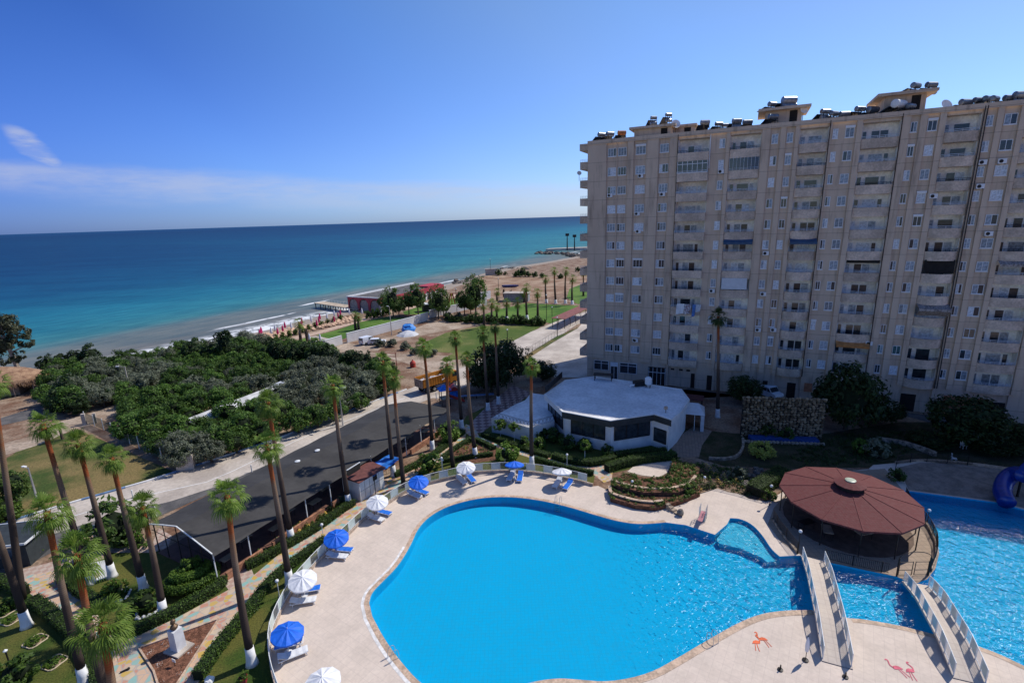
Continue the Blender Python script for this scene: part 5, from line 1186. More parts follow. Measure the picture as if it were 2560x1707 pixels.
b.build('roof', M_red, t)
MB().tube_z([(0, 0, 0), (0, 0, .03)], [5.3, 5.3], 24).build('floor', M('floor_shade_paint', (.13, .085, .06), .8, scale=1.5, var=.2), t)  # added disc, coloured dark to deepen the shade under the roof
hp = MB()
for k in range(n): hp.beam((rim[k][0], rim[k][1], ze+.02), (inn[k][0], inn[k][1], za-.08), .06, .04)
hp.build('ridge_strips', M('ridge_red', (.145, .039, .039), .8), t)
MB().tube_z([(0, 0, z) for z in (za-.3, za+.28)], [1.12, 1.12], 12).build('cupola_base', M_darkin, t)
cu = MB(); cu.tube_z([(0, 0, z) for z in (za+.30, za+.36, za+.62)], [1.35, 1.35, .52], 12, 0, a0); cu.build('cupola_roof', M_red, t)
MB().tube_z([(0, 0, z) for z in (za+.63, za+.70, za+.74)], [.46, .46, .3], 16).build('skylight', M('skylight_plastic', (.42, .47, .36), .4), t)
for k in range(n):
    a = a0+2*pi*k/n; MB().tube([(cos(a)*5.55, sin(a)*5.55, 0), (cos(a)*5.55, sin(a)*5.55, ze+.05)], .05, 8).build('post', M_metal_d, t)
def iron_fence(name, P, h, label, grp=None, base=None, dense=.13, z0=.05, struts=True):
    t = thing(name, label, 'fence', (0, 0, 0), 0, grp); P = resample([Vector((p.x, p.y, 0)) for p in P], .5); r = MB()
    for z in (.12, h): r.tube([(p.x, p.y, z0+z) for p in P], .022, 5)
    for i, p in enumerate(P):
        if i % 4 == 0: r.beam((p.x, p.y, z0), (p.x, p.y, z0+h+.08), .05)
    r.build('rails', M_metal_d, t); v = MB()
    for p in resample(P, dense): v.beam((p.x, p.y, z0+.12), (p.x, p.y, z0+h), .022)
    v.build('bars', M_metal_d, t)
    if base:
        bb = MB()
        for a, c in zip(P, P[1:]): bb.beam((a.x, a.y, z0+base/2), (c.x, c.y, z0+base/2), .2, base)
        bb.build('stone_base', M_stone, t)
    return t
iron_fence('iron_fence', qs(7, [(990, 680), (1220, 735), (1470, 790)]), .95, 'black iron fence at the front edge of the pavilion island')
iron_fence('iron_fence', qs(7, [(625, 400), (690, 500), (800, 640)])[::-1], 1.1, 'black iron fence left of the pavilion on a low stone base', None, .25)
iron_fence('iron_fence', qs(7, [(1712, 760), (1752, 660), (1748, 570), (1700, 470), (1640, 400), (1570, 320), (1530, 240)]), 1.1, 'black curved iron fence at the right edge of the pavilion island', None, .3)
gp = qs(7, [(1480, 795), (1585, 800), (1695, 790)]); tg = thing('iron_gate', 'arched black iron gate at the right footbridge', 'gate', (gp[0].x, gp[0].y, .05), atan2((gp[2]-gp[0]).y, (gp[2]-gp[0]).x))
wg = (gp[2]-gp[0]).length; r = MB()
for x in (0, wg): r.beam((x, 0, 0), (x, 0, 1.7), .09)
P = [(wg/2-cos(pi*k/14)*wg/2, 0, 1.7+.55*sin(pi*k/14)) for k in range(15)]; r.tube(P, .03, 6); r.build('arch', M_metal_d, tg)
for s in (0, 1):
    g_ = MB(); x0, x1 = (0.1, wg*.46) if s == 0 else (wg*.54, wg-.1)
    for x in (x0, x1): g_.beam((x, 0, .08), (x, 0, 1.35), .04)
    for z in (.1, .55, 1.3): g_.beam((x0, 0, z), (x1, 0, z), .035)
    g_.build('gate_leaf', M_metal_d, tg)
for i, (x, y, a) in enumerate(((860, 470, .3), (1000, 520, 1.2), (1250, 540, .2))):
    p_ = q(7, x, y); t = thing('dark_table', ['dark table in the shade of the pavilion, left one', 'dark table in the shade of the pavilion, middle one', 'dark table in the shade of the pavilion, right one'][i], 'table', (p_.x, p_.y, .05), a, 'tables under the pavilion')
    MB().box(0, 0, .7, 1.4, .8, .05).build('table_top', M_wood if i else M_metal_d, t)
    for sx_ in (-.6, .6):
        for sy_ in (-.3, .3): MB().beam((sx_, sy_, 0), (sx_, sy_, .7), .05).build('leg', M_metal_d, t)
# diving board stand, closed parasol, small deck things
p_ = q(7, 150, 420); t = thing('diving_board', 'small diving board stand with pink board and steel rails', 'diving board', (p_.x, p_.y, .04), atan2(-.9, -.55)); 
MB().box(.35, 0, .72, 1.9, .42, .07).build('board', M('pink_board', (.46, .20, .22), .7), t)
MB().box(-.3, 0, 0, .6, .5, .71).build('stand', M('steel_blue', (.25, .33, .38), .5), t); r = MB()
for y in (-.3, .3):
    for x in (-.75, -.35, .05): r.beam((x, y, 0), (x, y, 1.5), .04)
    r.beam((-.75, y, 1.5), (.05, y, 1.5), .04); r.beam((-.75, y, .9), (.05, y, .9), .035)
r.build('rails', M_steel, t)
for k in range(3): MB().box(-.95-.2*k, 0, .5-.2*k, .22, .5, .05).build('step', M_steel, t)
p_ = q(7, 857, 1370); t = thing('folded_parasol', 'folded white parasol standing beside the left footbridge', 'parasol', (p_.x, p_.y, .04))
MB().lathe([(.02, 1.9), (.09, 1.6), (.13, 1.2), (.1, .75), (.02, .7)][::-1], n=8).build('cloth', M_pwht, t); MB().tube([(0, 0, 0), (0, 0, 2.0)], .022, 6).build('pole', M_metal_d, t); MB().lathe([(.2, 0), (.2, .06), (.05, .1)], n=10).build('base', M_metal_d, t)
for x, y, lab in ((685, 1435, 'dark parasol foot on the deck between the bridges'), (1130, 1485, 'dark parasol foot at the end of the left bridge')):
    p_ = q(7, x, y); t = thing('weighted_stand', lab, 'parasol base', (p_.x, p_.y, .04)); MB().lathe([(.18, 0), (.18, .05), (.05, .08), (.04, .4)], n=10).build('base_plate', M_metal_d, t)
# blue tube slide at the far pool
sp_ = smoothpts([q(6, 2352, 925, 2.6), q(6, 2290, 905, 2.2), q(6, 2225, 950, 1.5), q(6, 2195, 1030, .9), q(6, 2235, 1110, .5)], 2)
M_slide = M('blue_slide_plastic', (.006, .03, .22), .3, var=.15, spec=.6)
t = thing('water_slide', 'dark blue tube slide dropping into the far right pool', 'water slide', (sp_[0].x, sp_[0].y, 0)); c0 = Vector((sp_[0].x, sp_[0].y, 0))
MB().tube([p-c0 for p in sp_], .75, 12).build('tube', M_slide, t, smooth=True)
for k in (2, 8): p_ = sp_[k]-c0; MB().beam((p_.x, p_.y, 0), (p_.x, p_.y, p_.z), .15).build('support', M_metal_d, t)
e_ = q(6, 2210, 1085); MB().tube([sp_[0]-c0, sp_[0]-c0+Vector((6, 3, 1.6)), sp_[0]-c0+Vector((12, 3, 3))], .75, 12).build('upper_tube', M_slide, t, smooth=True)
# flower terrace
lw = qs(5, [(1295, 1315), (1300, 1372), (1400, 1405), (1500, 1432), (1650, 1448), (1735, 1425)])
def stone_wall(P, th, h, label, mat=M_stone, name='stone_wall', z=0., cap=None):
    P = resample(smoothpts([Vector((p.x, p.y, 0)) for p in P], 2), .4); t = thing(name, label, 'wall', (0, 0, z)); b = MB(); o = offset(P, th)
    for i in range(len(P)-1): b.prism([(P[i].x, P[i].y), (P[i+1].x, P[i+1].y), (o[i+1].x, o[i+1].y), (o[i].x, o[i].y)], 0, h)
    b.build('masonry', mat, t)
    if cap:
        c_ = MB(); a_ = offset(P, -.04); o = offset(P, th+.04)
        for i in range(len(P)-1): c_.prism([(a_[i].x, a_[i].y), (a_[i+1].x, a_[i+1].y), (o[i+1].x, o[i+1].y), (o[i].x, o[i].y)], h+.001, h+.07)
        c_.build('coping', cap, t)
    return t
M_brick = checker('terrace_stone', (.36, .26, .19), (.26, .18, .13), .25, 0, (.15, .11, .08))
stone_wall(lw, .25, .65, 'lower curved stone wall of the flower terrace by the pool deck', M_brick, cap=M_coping)
uw = qs(5, [(1312, 1268), (1420, 1308), (1560, 1338), (1700, 1342), (1830, 1332), (1950, 1275), (1975, 1230)], .3)
stone_wall(uw, .25, .95, 'upper curved stone wall of the flower terrace', M_brick, cap=M_coping)
low_bed = qs(5, [(1300, 1290), (1560, 1345), (1830, 1335), (2000, 1270), (2000, 1330), (1850, 1390), (1740, 1420), (1650, 1440), (1500, 1425), (1310, 1370)], .45)
up_bed = qs(5, [(1315, 1262), (1560, 1325), (1830, 1325), (1960, 1262), (2000, 1120), (1820, 1080), (1790, 1075), (1760, 1180), (1690, 1215), (1560, 1205), (1430, 1175), (1360, 1200)], .9)
struct(MB().prism([(p.x, p.y) for p in low_bed], 0, .5).build('terrace_soil', M_bark)); struct(MB().prism([(p.x, p.y) for p in up_bed], 0, .92).build('terrace_soil_upper', M_bark))
sheet('terrace_patio', qs(5, [(1440, 1165), (1560, 1195), (1690, 1208), (1750, 1170), (1785, 1080), (1640, 1085), (1480, 1130)]), .02, M_deck)
FL = [L_bush, M('flower_heads', (.55, .12, .08), .8, rnd=.3)]; FL2 = [L_hedge, M('yellow_flowers', (.6, .4, .08), .8)]
for p in low_bed: p.z = .5
for p in up_bed: p.z = .92
cover('terrace_plants', low_bed, 80, 'low plants and flowers on the lower terrace step', [L_hedge, L_bush], 3, (.1, .35)); cover('terrace_plants', up_bed, 290, 'dense green plants on the upper flower terrace', [L_bush, L_hedge], 4, (.1, .32))
cover('strip_flowers', [Vector((p.x, p.y, 0)) for p in qs(4, [(10, 820), (120, 735), (300, 605), (420, 525), (620, 405), (740, 405), (640, 490), (500, 580), (280, 700)])], 210, 'flowers and low plants under the canopy edge', FL2, 5)
cover('strip_flowers', [Vector((p.x, p.y, 0)) for p in qs(4, [(970, 235), (1130, 150), (1290, 60), (1370, 5), (1340, 40), (1190, 150), (1010, 235)])], 60, 'low plants in the strip past the white shed', FL2, 6)
cover('bed_plants', [Vector((p.x, p.y, 0)) for p in qs(5, [(40, 1060), (250, 930), (420, 1010), (400, 1035), (200, 1060)])], 40, 'sparse plants in the triangular bed', FL2, 7)
cover('bed_seedlings', [Vector((p.x, p.y, 0)) for p in qs(2, [(1640, 1110), (1090, 1305), (1200, 1500), (1260, 1640), (1320, 1600)])], 110, 'small bedding seedlings round the statue plinth', [M('seedling_brown', (.22, .10, .06), .9, var=.4), M('seedling_white', (.6, .55, .5), .9)], 8, (.03, .09), .035)
cover('shade_plants', [Vector((p.x, p.y, 0)) for p in qs(6, [(0, 860), (160, 830), (300, 870), (480, 900), (580, 1000), (480, 1080), (330, 1030), (255, 1008), (0, 1060)])], 300, 'mixed low plants between terrace and pavilion', FL2, 9)
cover('shade_plants', [Vector((p.x, p.y, 0)) for p in qs(6, [(700, 800), (1100, 650), (1500, 620), (1700, 700), (1500, 800), (1250, 850), (900, 860)])], 420, 'shaded low plants behind the pavilion', [L_dark, L_hedge], 10)
# deck stairs with stone ball
p_ = q(5, 1740, 1440); t = thing('deck_steps', 'short brown steps with a stone block beside the flower terrace', 'steps', (p_.x, p_.y, .03), atan2(-.8, .5))
for k in range(4): MB().box(.2+.38*k, 0, 0, .36, .5, .5-.12*k).build('step', M_stone, t)
MB().ball((1.75, .0, .35), .36, 8, 6, 0, 1., .15).build('boulder', M_rock, t)
# waterfall wall of rough stones
wa, wb = q(6, 415, 660), q(6, 975, 680); d = wb-wa; t = thing('stone_waterfall_wall', 'big rough stone wall with blue basin in the shaded garden', 'wall', (wa.x, wa.y, 0), atan2(d.y, d.x)); L_ = d.length
hz = top_at(wa, 6, 415, 395).z; bx(MB(), .1, L_-.1, .08, .8, 0, hz*.95, 0).build('core', M_darkin, t); rg = random.Random(4); b = MB()  # near-black core stands for the shade in the gaps between stones
for k in range(int(L_/.42)):
    for j in range(int(hz/.32)+1): b.ball((.2+k*.42+rg.uniform(-.1, .1), .05+rg.uniform(-.06, .06), .14+j*.32+rg.uniform(-.07, .07)), rg.uniform(.17, .27), 6, 4, 0, .75, .25, rg)
for k in range(int(L_/.36)): b.ball((.15+k*.36, .3+rg.uniform(-.1, .2), hz*.97+rg.uniform(-.1, .12)), rg.uniform(.18, .3), 6, 4, 0, .75, .25, rg)
b.build('masonry', leafmat('waterfall_stone', (.085, .062, .036), (.31, .235, .15), 0., 0, .4), t)
M_bpaint = M('blue_basin_paint', (.015, .06, .22), .6, var=.2); g = MB()
bx(g, L_*.08, L_*.9, -1.6, -.35, 0, .5, 0); g.build('basin', M_bpaint, t); g = MB()
for k in range(int(L_/.45)): g.ball((k*.45, -1.75, .15), .28, 6, 4, 0, .8, .2, rg)
g.build('boulder_edge', M_stone, t)
# garden details in shade: benches, rocks, kerb walls
stone_wall(qs(6, [(420, 680), (425, 740), (390, 800), (300, 820), (180, 810)]), .3, .35, 'low curved stone kerb in the shaded garden', M_stone)
stone_wall(qs(6, [(1380, 700), (1530, 720), (1700, 780), (1740, 800)]), .35, .6, 'low shaded stone wall behind the far pool', M_stone)
stone_wall(qs(6, [(1480, 850), (1640, 830), (1900, 845), (2352, 905)]), .25, .3, 'low kerb of the dim terrace behind the far pool', M_coping)
iron_fence('iron_fence', qs(6, [(1470, 900), (1480, 850), (1640, 832), (2000, 860)]), 1.1, 'dark iron fence behind the far pool terrace')
iron_fence('iron_fence', qs(6, [(0, 1085), (255, 1010), (420, 1050), (590, 1100)]), 1.0, 'dark iron fence along the pool deck below the flower terrace')
for i, (x, y) in enumerate(((1935, 740), (1870, 830))):
    p_ = q(6, x, y); t = thing('garden_chair', ['white chair on the shaded lawn, upper one', 'white chair on the shaded lawn, lower one'][i], 'chair', (p_.x, p_.y, 0), i*1.)
    MB().box(0, 0, .4, .5, .5, .05).build('seat', M_plast, t); MB().box(0, .24, .451, .5, .05, .5).build('backrest', M_plast, t)
    for a in (-.2, .2):
        for c in (-.2, .2): MB().beam((a, c, 0), (a, c, .4), .05).build('leg', M_plast, t)
for i in range(16):
    p_ = q(6, R.uniform(430, 560), R.uniform(880, 1020)); t = tag(MB().ball((0, 0, .15), R.uniform(.2, .45), 7, 5, 0, .7, .2).build('boulder', M_rock, None, p_), 'brown boulder in the rockery left of the pavilion', 'rock', 'rockery boulders')
# ------------------------------------------------------------------ canopy restaurant
M_tarp = M('canopy_cloth', (.050, .047, .045), .85, scale=.35, var=.14, scale2=3, var2=.08)
M_brickw = M('brick_low_wall', (.36, .17, .10), .9, scale=2, var=.25, scale2=9, var2=.2)
ZE, ZRG = 3.0, 3.85
fl, fr_ = q(2, 1640, 572, ZE), q(3, 1597, 1295, ZE); rl_, rr = q(2, 1362, 358, ZRG), q(3, 1432, 1203, ZRG); bl, br = q(2, 1158, 340, ZE), None
# square the plan: long axis from near to far gable
ax = (fr_-fl); ax.z = 0; LC = ax.length; ax.normalize(); ay = Vector((-ax.y, ax.x, 0))
def loc(p): v = p-fl; return v.dot(ax), v.dot(ay)
wB = loc(bl)[1]; wR = loc(rl_)[1]
t = thing('canopy_restaurant', 'long open restaurant under a dark grey cloth gable roof beside the road', 'canopy', (fl.x, fl.y, 0), atan2(ax.y, ax.x))
s0b = loc(bl)[0]; s0r = loc(rl_)[0]
def rx(y): return 0 if y <= 0 else s0r*y/wR if y <= wR else s0r+(s0b-s0r)*(y-wR)/(wB-wR)
nS = 16; b = MB(); prof = [(-.25, ZE-.12), (0, ZE), (wR*.5, ZE+.46), (wR, ZRG), (wR+(wB-wR)*.5, ZE+.45), (wB, ZE)]
for i in range(nS+1):
    for y, z in prof:
        x0 = rx(y); x = x0+(LC-x0+ (0 if y <= 0 else -y*.25))*i/nS
        b.v.append((x, y, z-(.13 if i % 2 else 0)*(1 if 0 < y < wB else .5)))
k = len(prof)
for i in range(nS):
    for j in range(k-1): b.f.append((i*k+j, (i+1)*k+j, (i+1)*k+j+1, i*k+j+1)); b.mi.append(0)
b.build('cloth_roof', M_tarp, t)
tr_ = MB(); gp_ = [(rx(y), y, z+.02) for y, z in prof[1:]]
for a, c in zip(gp_, gp_[1:]): tr_.beam(a, c, .09)
tr_.build('gable_trim', M_metal_w, t)
for k_ in range(12): x = LC*(.003+.994*k_/11); MB().beam((x, .12, 0), (x, .12, ZE-.03), .08).build('post', M_metal_w, t)
for k_ in range(12): x = s0b+.2+(LC-s0b-3)*k_/11; MB().beam((x, wB-.15, 0), (x, wB-.15, ZE-.03), .08).build('post', M_metal_d, t)
g = MB(); 
for f_ in (.2, .4, .6, .8): y = wB*f_; z = ZE+(ZRG-ZE)*(1-abs(y-wR)/(wR if y < wR else wB-wR)); g.beam((rx(y)+.05, y, 0), (rx(y)+.05, y, z-.05), .06)
g.beam((rx(0)+.05, 0, ZE-.6), (s0b+.05, wB, ZE-.6), .04); g.build('gable_frame', M_metal_d, t)
for a, c in ((.02, .12), (.15, .33), (.36, .47), (.74, .98)): bx(MB(), LC*a, LC*c, -.25, -.02, 0, .7).build('brick_wall', M_brickw, t)
bx(MB(), .3, LC-.3, .1, wB-.2, .0, .03).build('floor', M('canopy_floor', (.16, .08, .06), .8, scale=.8), t)
for k_, (a, dy) in enumerate(((.06, 1.6), (.13, 2.9), (.2, 1.5), (.27, 2.8), (.34, 1.6), (.41, 2.8), (.76, 1.6), (.83, 2.6), (.9, 1.5), (.95, 2.7))):
    p_ = fl+ax*(LC*a)+ay*dy; tt = thing('cafe_table', 'brown table in the shade under the dark canopy', 'table', (p_.x, p_.y, .03), atan2(ax.y, ax.x), 'tables under the canopy')
    MB().box(0, 0, .72, 1.3, .8, .04).build('table_top', M_wood, tt)
    for sx_ in (-.5, .5):
        for sy_ in (-.3, .3): MB().beam((sx_, sy_, 0), (sx_, sy_, .72), .05).build('leg', M_metal_d, tt)
for f, x, y, lab in ((4, 372, 140, 'left floodlight dish on the dark canopy roof'), (4, 500, 70, 'right floodlight dish on the dark canopy roof')):
    p_ = q(f, x, y, 3.75); tt = thing('roof_floodlight', lab, 'floodlight', p_); MB().tube_z([(0, 0, z) for z in (0, .12, .2)], [.28, .3, .1], 10).build('housing', M_metal_w, tt); MB().beam((0, 0, -.3), (0, 0, 0), .06).build('bracket', M_metal_d, tt)
p_ = q(4, 735, 195, 3.4); tt = thing('roof_signboard', 'dark signboard standing on the canopy eave above the shed', 'signboard', (p_.x, p_.y, 3.0), atan2(ax.y, ax.x)); MB().box(0, 0, .12, 1.9, .06, .75).build('board', M_darkin, tt); bx(MB(), -1, 1, -.05, .05, .87, .93).build('frame', M_metal_w, tt)
# shed
a_, b_ = q(4, 782, 398), q(4, 935, 300); d = b_-a_; ang = atan2(d.y, d.x); Ls = d.length; tt = thing('white_shed', 'white panelled shed with brown roof beside the canopy and the pool path', 'shed', (a_.x, a_.y, 0), ang)
wl = MB(); bx(wl, 0, Ls, 0, 2.7, 0, 2.35); wl.build('wall', M_metal_w, tt)
sm = MB()
for k_ in range(1, 5): bx(sm, Ls*k_/5-.015, Ls*k_/5+.015, -.012, -.002, .05, 2.3)
bx(sm, .05, Ls-.05, -.012, -.002, 1.15, 1.18); sm.build('panel_seams', M_asph, tt)
bx(MB(), Ls*.55, Ls*.72, -.02, -.003, 1.5, 2.1).build('window', M_darkin, tt)
rf = MB(); rf.prism([(-.2, -.25), (Ls+.2, -.25), (Ls+.2, 2.9), (-.2, 2.9)], 2.36, 2.42); rf.add([(-.2, -.25, 2.425), (Ls+.2, -.25, 2.425), (Ls+.2, 2.9, 2.75), (-.2, 2.9, 2.75), (-.2, 2.9, 2.425), (Ls+.2, 2.9, 2.425)], [(0, 1, 2, 3), (0, 3, 4), (1, 5, 2), (3, 2, 5, 4)]); rf.build('roof', M('brown_roof', (.14, .05, .042), .8, scale=2), tt)
c_ = a_+Vector((-sin(ang), cos(ang), 0))*3.6; tt = thing('green_lean_to', 'green tarpaulin lean to roof between shed and canopy', 'lean to', (c_.x, c_.y, 0), ang)
rf = MB(); rf.add([(-1, -.5, 2.5), (Ls*.9, -.5, 2.5), (Ls*.9, 1.2, 3.0), (-1, 1.2, 3.0), (-1, -.5, 2.45), (Ls*.9, -.5, 2.45), (Ls*.9, 1.2, 2.95), (-1, 1.2, 2.95)], [(0, 1, 2, 3), (7, 6, 5, 4), (0, 4, 5, 1), (1, 5, 6, 2), (2, 6, 7, 3), (3, 7, 4, 0)]); rf.build('tarp_roof', M('green_tarp', (.13, .17, .09), .8), tt)
for x in (-.9, Ls*.85): MB().beam((x, 1.1, 0), (x, 1.1, 2.95), .08).build('post', M_metal_d, tt)
M_btarp = M('blue_tarp', (.02, .15, .52), .6, scale=2, var=.3)
p_ = q(4, 915, 160, 2.3); tt = thing('blue_tarpaulin', 'blue tarpaulin stretched on poles behind the white shed', 'tarpaulin', (p_.x, p_.y, 0), ang)
b = MB(); n = 6; rg = random.Random(3)
for i in range(n+1):
    for j in range(n+1): b.v.append((-2.3+4.6*i/n, -1.1+2.2*j/n, 2.3-.3*sin(pi*i/n)*sin(pi*j/n)+rg.uniform(-.08, .08)+.3*(i % 2)*.3))
for i in range(n):
    for j in range(n): b.f.append((i*(n+1)+j, (i+1)*(n+1)+j, (i+1)*(n+1)+j+1, i*(n+1)+j+1)); b.mi.append(0)
b.build('sheet', M_btarp, tt)
for x in (-2.2, 2.2):
    for y in (-1, 1): MB().beam((x, y, 0), (x, y, 2.25), .06).build('pole', M_metal_d, tt)
p_ = q(4, 945, 215); tt = thing('folded_blue_parasol', 'folded blue parasol hanging beside the shed end', 'parasol', p_); MB().lathe([(.02, .5), (.3, .7), (.22, 1.4), (.05, 2.1)], n=8).build('cloth', M_btarp, tt); MB().tube([(0, 0, 0), (0, 0, 2.2)], .03, 6).build('pole', M_metal_d, tt)
for x, y, lab in ((660, 405, 'dark green wheeled bin beside the white shed, left one'), (690, 390, 'dark green wheeled bin beside the white shed, right one')):
    p_ = q(4, x, y); tt = thing('wheeled_bin', lab, 'bin', p_, ang); MB().tube_z([(0, 0, .1), (0, 0, .95)], [.3, .38], 4, 0, pi/4).build('bin_body', M('bin_green', (.02, .06, .04), .6), tt); MB().box(0, 0, .951, .62, .62, .06).build('lid', M_metal_d, tt)
# ------------------------------------------------------------------ white kiosk with flat roof
KZ = 4.5; kr = [(p.x, p.y) for p in qs(5, [(800, 570), (960, 460), (1190, 430), (1480, 470), (1860, 530), (1920, 610), (1855, 700), (1780, 765), (1645, 722), (1310, 772), (938, 702)], KZ)]
t = thing('white_kiosk', 'white many sided kiosk building with flat roof, dark fascia and wide dark windows', 'building', (0, 0, 0))
M_kw = M('kiosk_white', (.70, .69, .67), .7, scale=.8, var=.06); M_kroof = M('kiosk_roof_felt', (.74, .73, .72), .85, scale=.35, var=.10, scale2=2.5, var2=.12); M_fascia = M('dark_fascia', (.035, .04, .042), .6, var=.15)
cxk = sum(p[0] for p in kr)/len(kr); cyk = sum(p[1] for p in kr)/len(kr)
def inset(P, f): return [(cxk+(x-cxk)*f, cyk+(y-cyk)*f) for x, y in P]
wp = inset(kr, .955)
MB().prism(wp, 0, KZ-.75).build('wall', M_kw, t); MB().prism(inset(kr, .985), KZ-.745, KZ-.12).build('roof', M_kroof, t)
pb = MB(); o_, i_ = kr, inset(kr, .97)
for k in range(len(kr)): j = (k+1) % len(kr); pb.prism([o_[k], o_[j], i_[j], i_[k]], KZ-.75, KZ)
pb.build('roof_parapet', M_kw, t)
fa = MB()
for k in (7, 8, 9):
    a, c = Vector(kr[k]), Vector(kr[(k+1) % 11]); d = (c-a).normalized(); nn = Vector((-d.y, d.x)); nn = nn if nn.dot(a-Vector((cxk, cyk))) > 0 else -nn
    fa.prism([tuple(a+nn*.003), tuple(c+nn*.003), tuple(c+nn*.06), tuple(a+nn*.06)], KZ-.9, KZ-.1)
fa.build('dark_fascia', M_fascia, t)
def kwin(k, f0, f1, z0, z1, nm):
    a, c = Vector(wp[k]), Vector(wp[(k+1) % 11]); d = c-a; nn = Vector((-d.y, d.x)).normalized(); nn = nn if nn.dot(a-Vector((cxk, cyk))) > 0 else -nn
    p0, p1 = a+d*f0, a+d*f1; w_ = MB(); w_.prism([tuple(p0+nn*.003), tuple(p1+nn*.003), tuple(p1+nn*.03), tuple(p0+nn*.03)], z0, z1)
    o = w_.build('window', M_glass, t); fr2 = MB(); m_ = max(1, round((p1-p0).length/1.6))
    for i in range(m_+1): v_ = p0.lerp(p1, i/m_)+nn*.06; fr2.beam((v_.x, v_.y, z0), (v_.x, v_.y, z1), .07)
    for z in (z0, z1): v0, v1 = p0+nn*.06, p1+nn*.06; fr2.beam((v0.x, v0.y, z), (v1.x, v1.y, z), .08)
    fr2.build('window_frame', M_metal_d, o)
kwin(9, .12, .86, 1.55, 3.55, 'w'); kwin(8, .06, .92, 1.55, 3.55, 'w'); kwin(7, .12, .85, .9, 2.7, 'w'); kwin(10, .1, .95, 1.6, 3.5, 'w')
# things on and around the kiosk roof
p_ = q(5, 1255, 455, KZ); tt = thing('roof_bench_frame', 'dark table like frame standing on the kiosk roof', 'frame', (p_.x, p_.y, KZ-.12), -.3); MB().box(0, 0, .9, 3.0, 1.2, .08).build('top', M_metal_d, tt)
for sx_ in (-1.3, 1.3):
    for sy_ in (-.5, .5): MB().beam((sx_, sy_, 0), (sx_, sy_, .9), .1).build('leg', M_metal_d, tt)
p_ = q(5, 1600, 510, KZ); tt = thing('roof_water_tank', 'white water tank on legs on the kiosk roof', 'water tank', (p_.x, p_.y, KZ-.12)); MB().lathe([(.4, .45), (.5, .55), (.5, 1.4), (.3, 1.6)], n=14).build('tank', M_white, tt)
for k in range(4): a = k*pi/2+.4; MB().beam((cos(a)*.4, sin(a)*.4, 0), (cos(a)*.4, sin(a)*.4, .5), .07).build('leg', M_metal_d, tt)
p_ = q(5, 1530, 500, KZ); tt = thing('roof_air_unit', 'dark ventilation unit beside the water tank on the kiosk roof', 'ventilation unit', (p_.x, p_.y, KZ-.12), .2); MB().box(0, 0, .1, 1.7, .9, .7).build('casing', M_metal_d, tt); MB().tube([(-.7, -.2, .3), (-1.4, -.2, .3), (-1.6, -.2, .12)], .16, 8).build('duct', M_white, tt)
p_ = q(5, 1735, 705, KZ); tt = thing('roof_speaker', 'small box on a post at the kiosk roof corner', 'box', (p_.x, p_.y, KZ-.12)); MB().beam((0, 0, 0), (0, 0, .5), .06).build('post', M_metal_d, tt); MB().box(0, 0, .45, .4, .3, .4, .5).build('case', M_coping, tt)
# terrace beside the kiosk
TZ = 2.2; tp = qs(5, [(395, 752), (480, 765), (690, 828), (880, 775), (845, 660), (805, 575), (700, 560), (655, 615), (575, 650)], TZ)
tt = thing('white_terrace', 'white raised terrace with ring pattern iron railing left of the kiosk', 'terrace', (0, 0, 0)); MB().prism([(p.x, p.y) for p in tp], 0, TZ).build('wall', M_kw, tt); MB().sheet([[(p.x, p.y) for p in tp]], TZ+.01).build('floor', M_kroof, tt)
fl_ = resample([tp[0], tp[1], tp[2], tp[3]], .62); r = MB()
for z in (.1, .85): r.tube([(p.x, p.y, TZ+z) for p in fl_], .02, 5)
for i, (a, c) in enumerate(zip(fl_, fl_[1:])):
    m_ = (a+c)/2; d = (c-a).normalized(); r.beam((a.x, a.y, TZ), (a.x, a.y, TZ+.85), .025)
    r.tube([(m_.x+d.x*.24*cos(k*pi/6), m_.y+d.y*.24*cos(k*pi/6), TZ+.48+.3*sin(k*pi/6)) for k in range(13)], .018, 4)
r.build('ring_railing', M_metal_d, tt)
r = MB(); P = resample([tp[0], tp[8], tp[7]], .9)
for z in (.5, .95): r.tube([(p.x, p.y, TZ+z) for p in P], .025, 5)
for p in P: r.beam((p.x, p.y, TZ), (p.x, p.y, TZ+.95), .035)
r.build('side_railing', M_metal_d, tt)
p0, p1 = q(5, 820, 560, KZ), q(5, 950, 440, KZ)
tt = thing('dark_screen', 'dark slatted screen at the left roof edge of the kiosk', 'screen', (p0.x, p0.y, KZ), atan2((p1-p0).y, (p1-p0).x)); w_ = (p1-p0).length
for k in range(6): bx(MB(), w_*k/6, w_*(k+1)/6-.05, .2, .25, 0, .95).build('slat_panel', M_metal_d, tt)
M_tent = M('tent_white', (.62, .63, .64), .6, var=.06); p_ = q(6, 85, 590); tt = thing('white_tent_annexe', 'small white tent roofed annexe right of the kiosk', 'annexe', (p_.x, p_.y, 0), -.35)
rf = MB(); rf.add([(-1.5, -1.6, 2.4), (1.5, -1.6, 2.4), (1.5, 2, 2.4), (-1.5, 2, 2.4), (-.6, .2, 3.5), (.6, .2, 3.5)], [(0, 1, 5, 4), (1, 2, 5), (2, 3, 4, 5), (3, 0, 4)]); rf.build('tent_roof', M_tent, tt); bx(MB(), 1.0, 1.45, -1.55, 1.9, 0, 2.39).build('wall', M_tent, tt)
for x in (-1.4, .2): MB().beam((x, -1.5, 0), (x, -1.5, 2.4), .07).build('post', M_metal_w, tt)
p_ = q(6, 40, 375, 3.); tt = thing('dark_red_roof', 'dark red lean to roof behind the kiosk', 'roof', (p_.x, p_.y, 0), BA); b = MB(); bx(b, -2.5, 2.5, -1.2, 1.2, 2.7, 2.8); b.build('roof_sheet', M('dark_red', (.10, .03, .03), .8), tt)
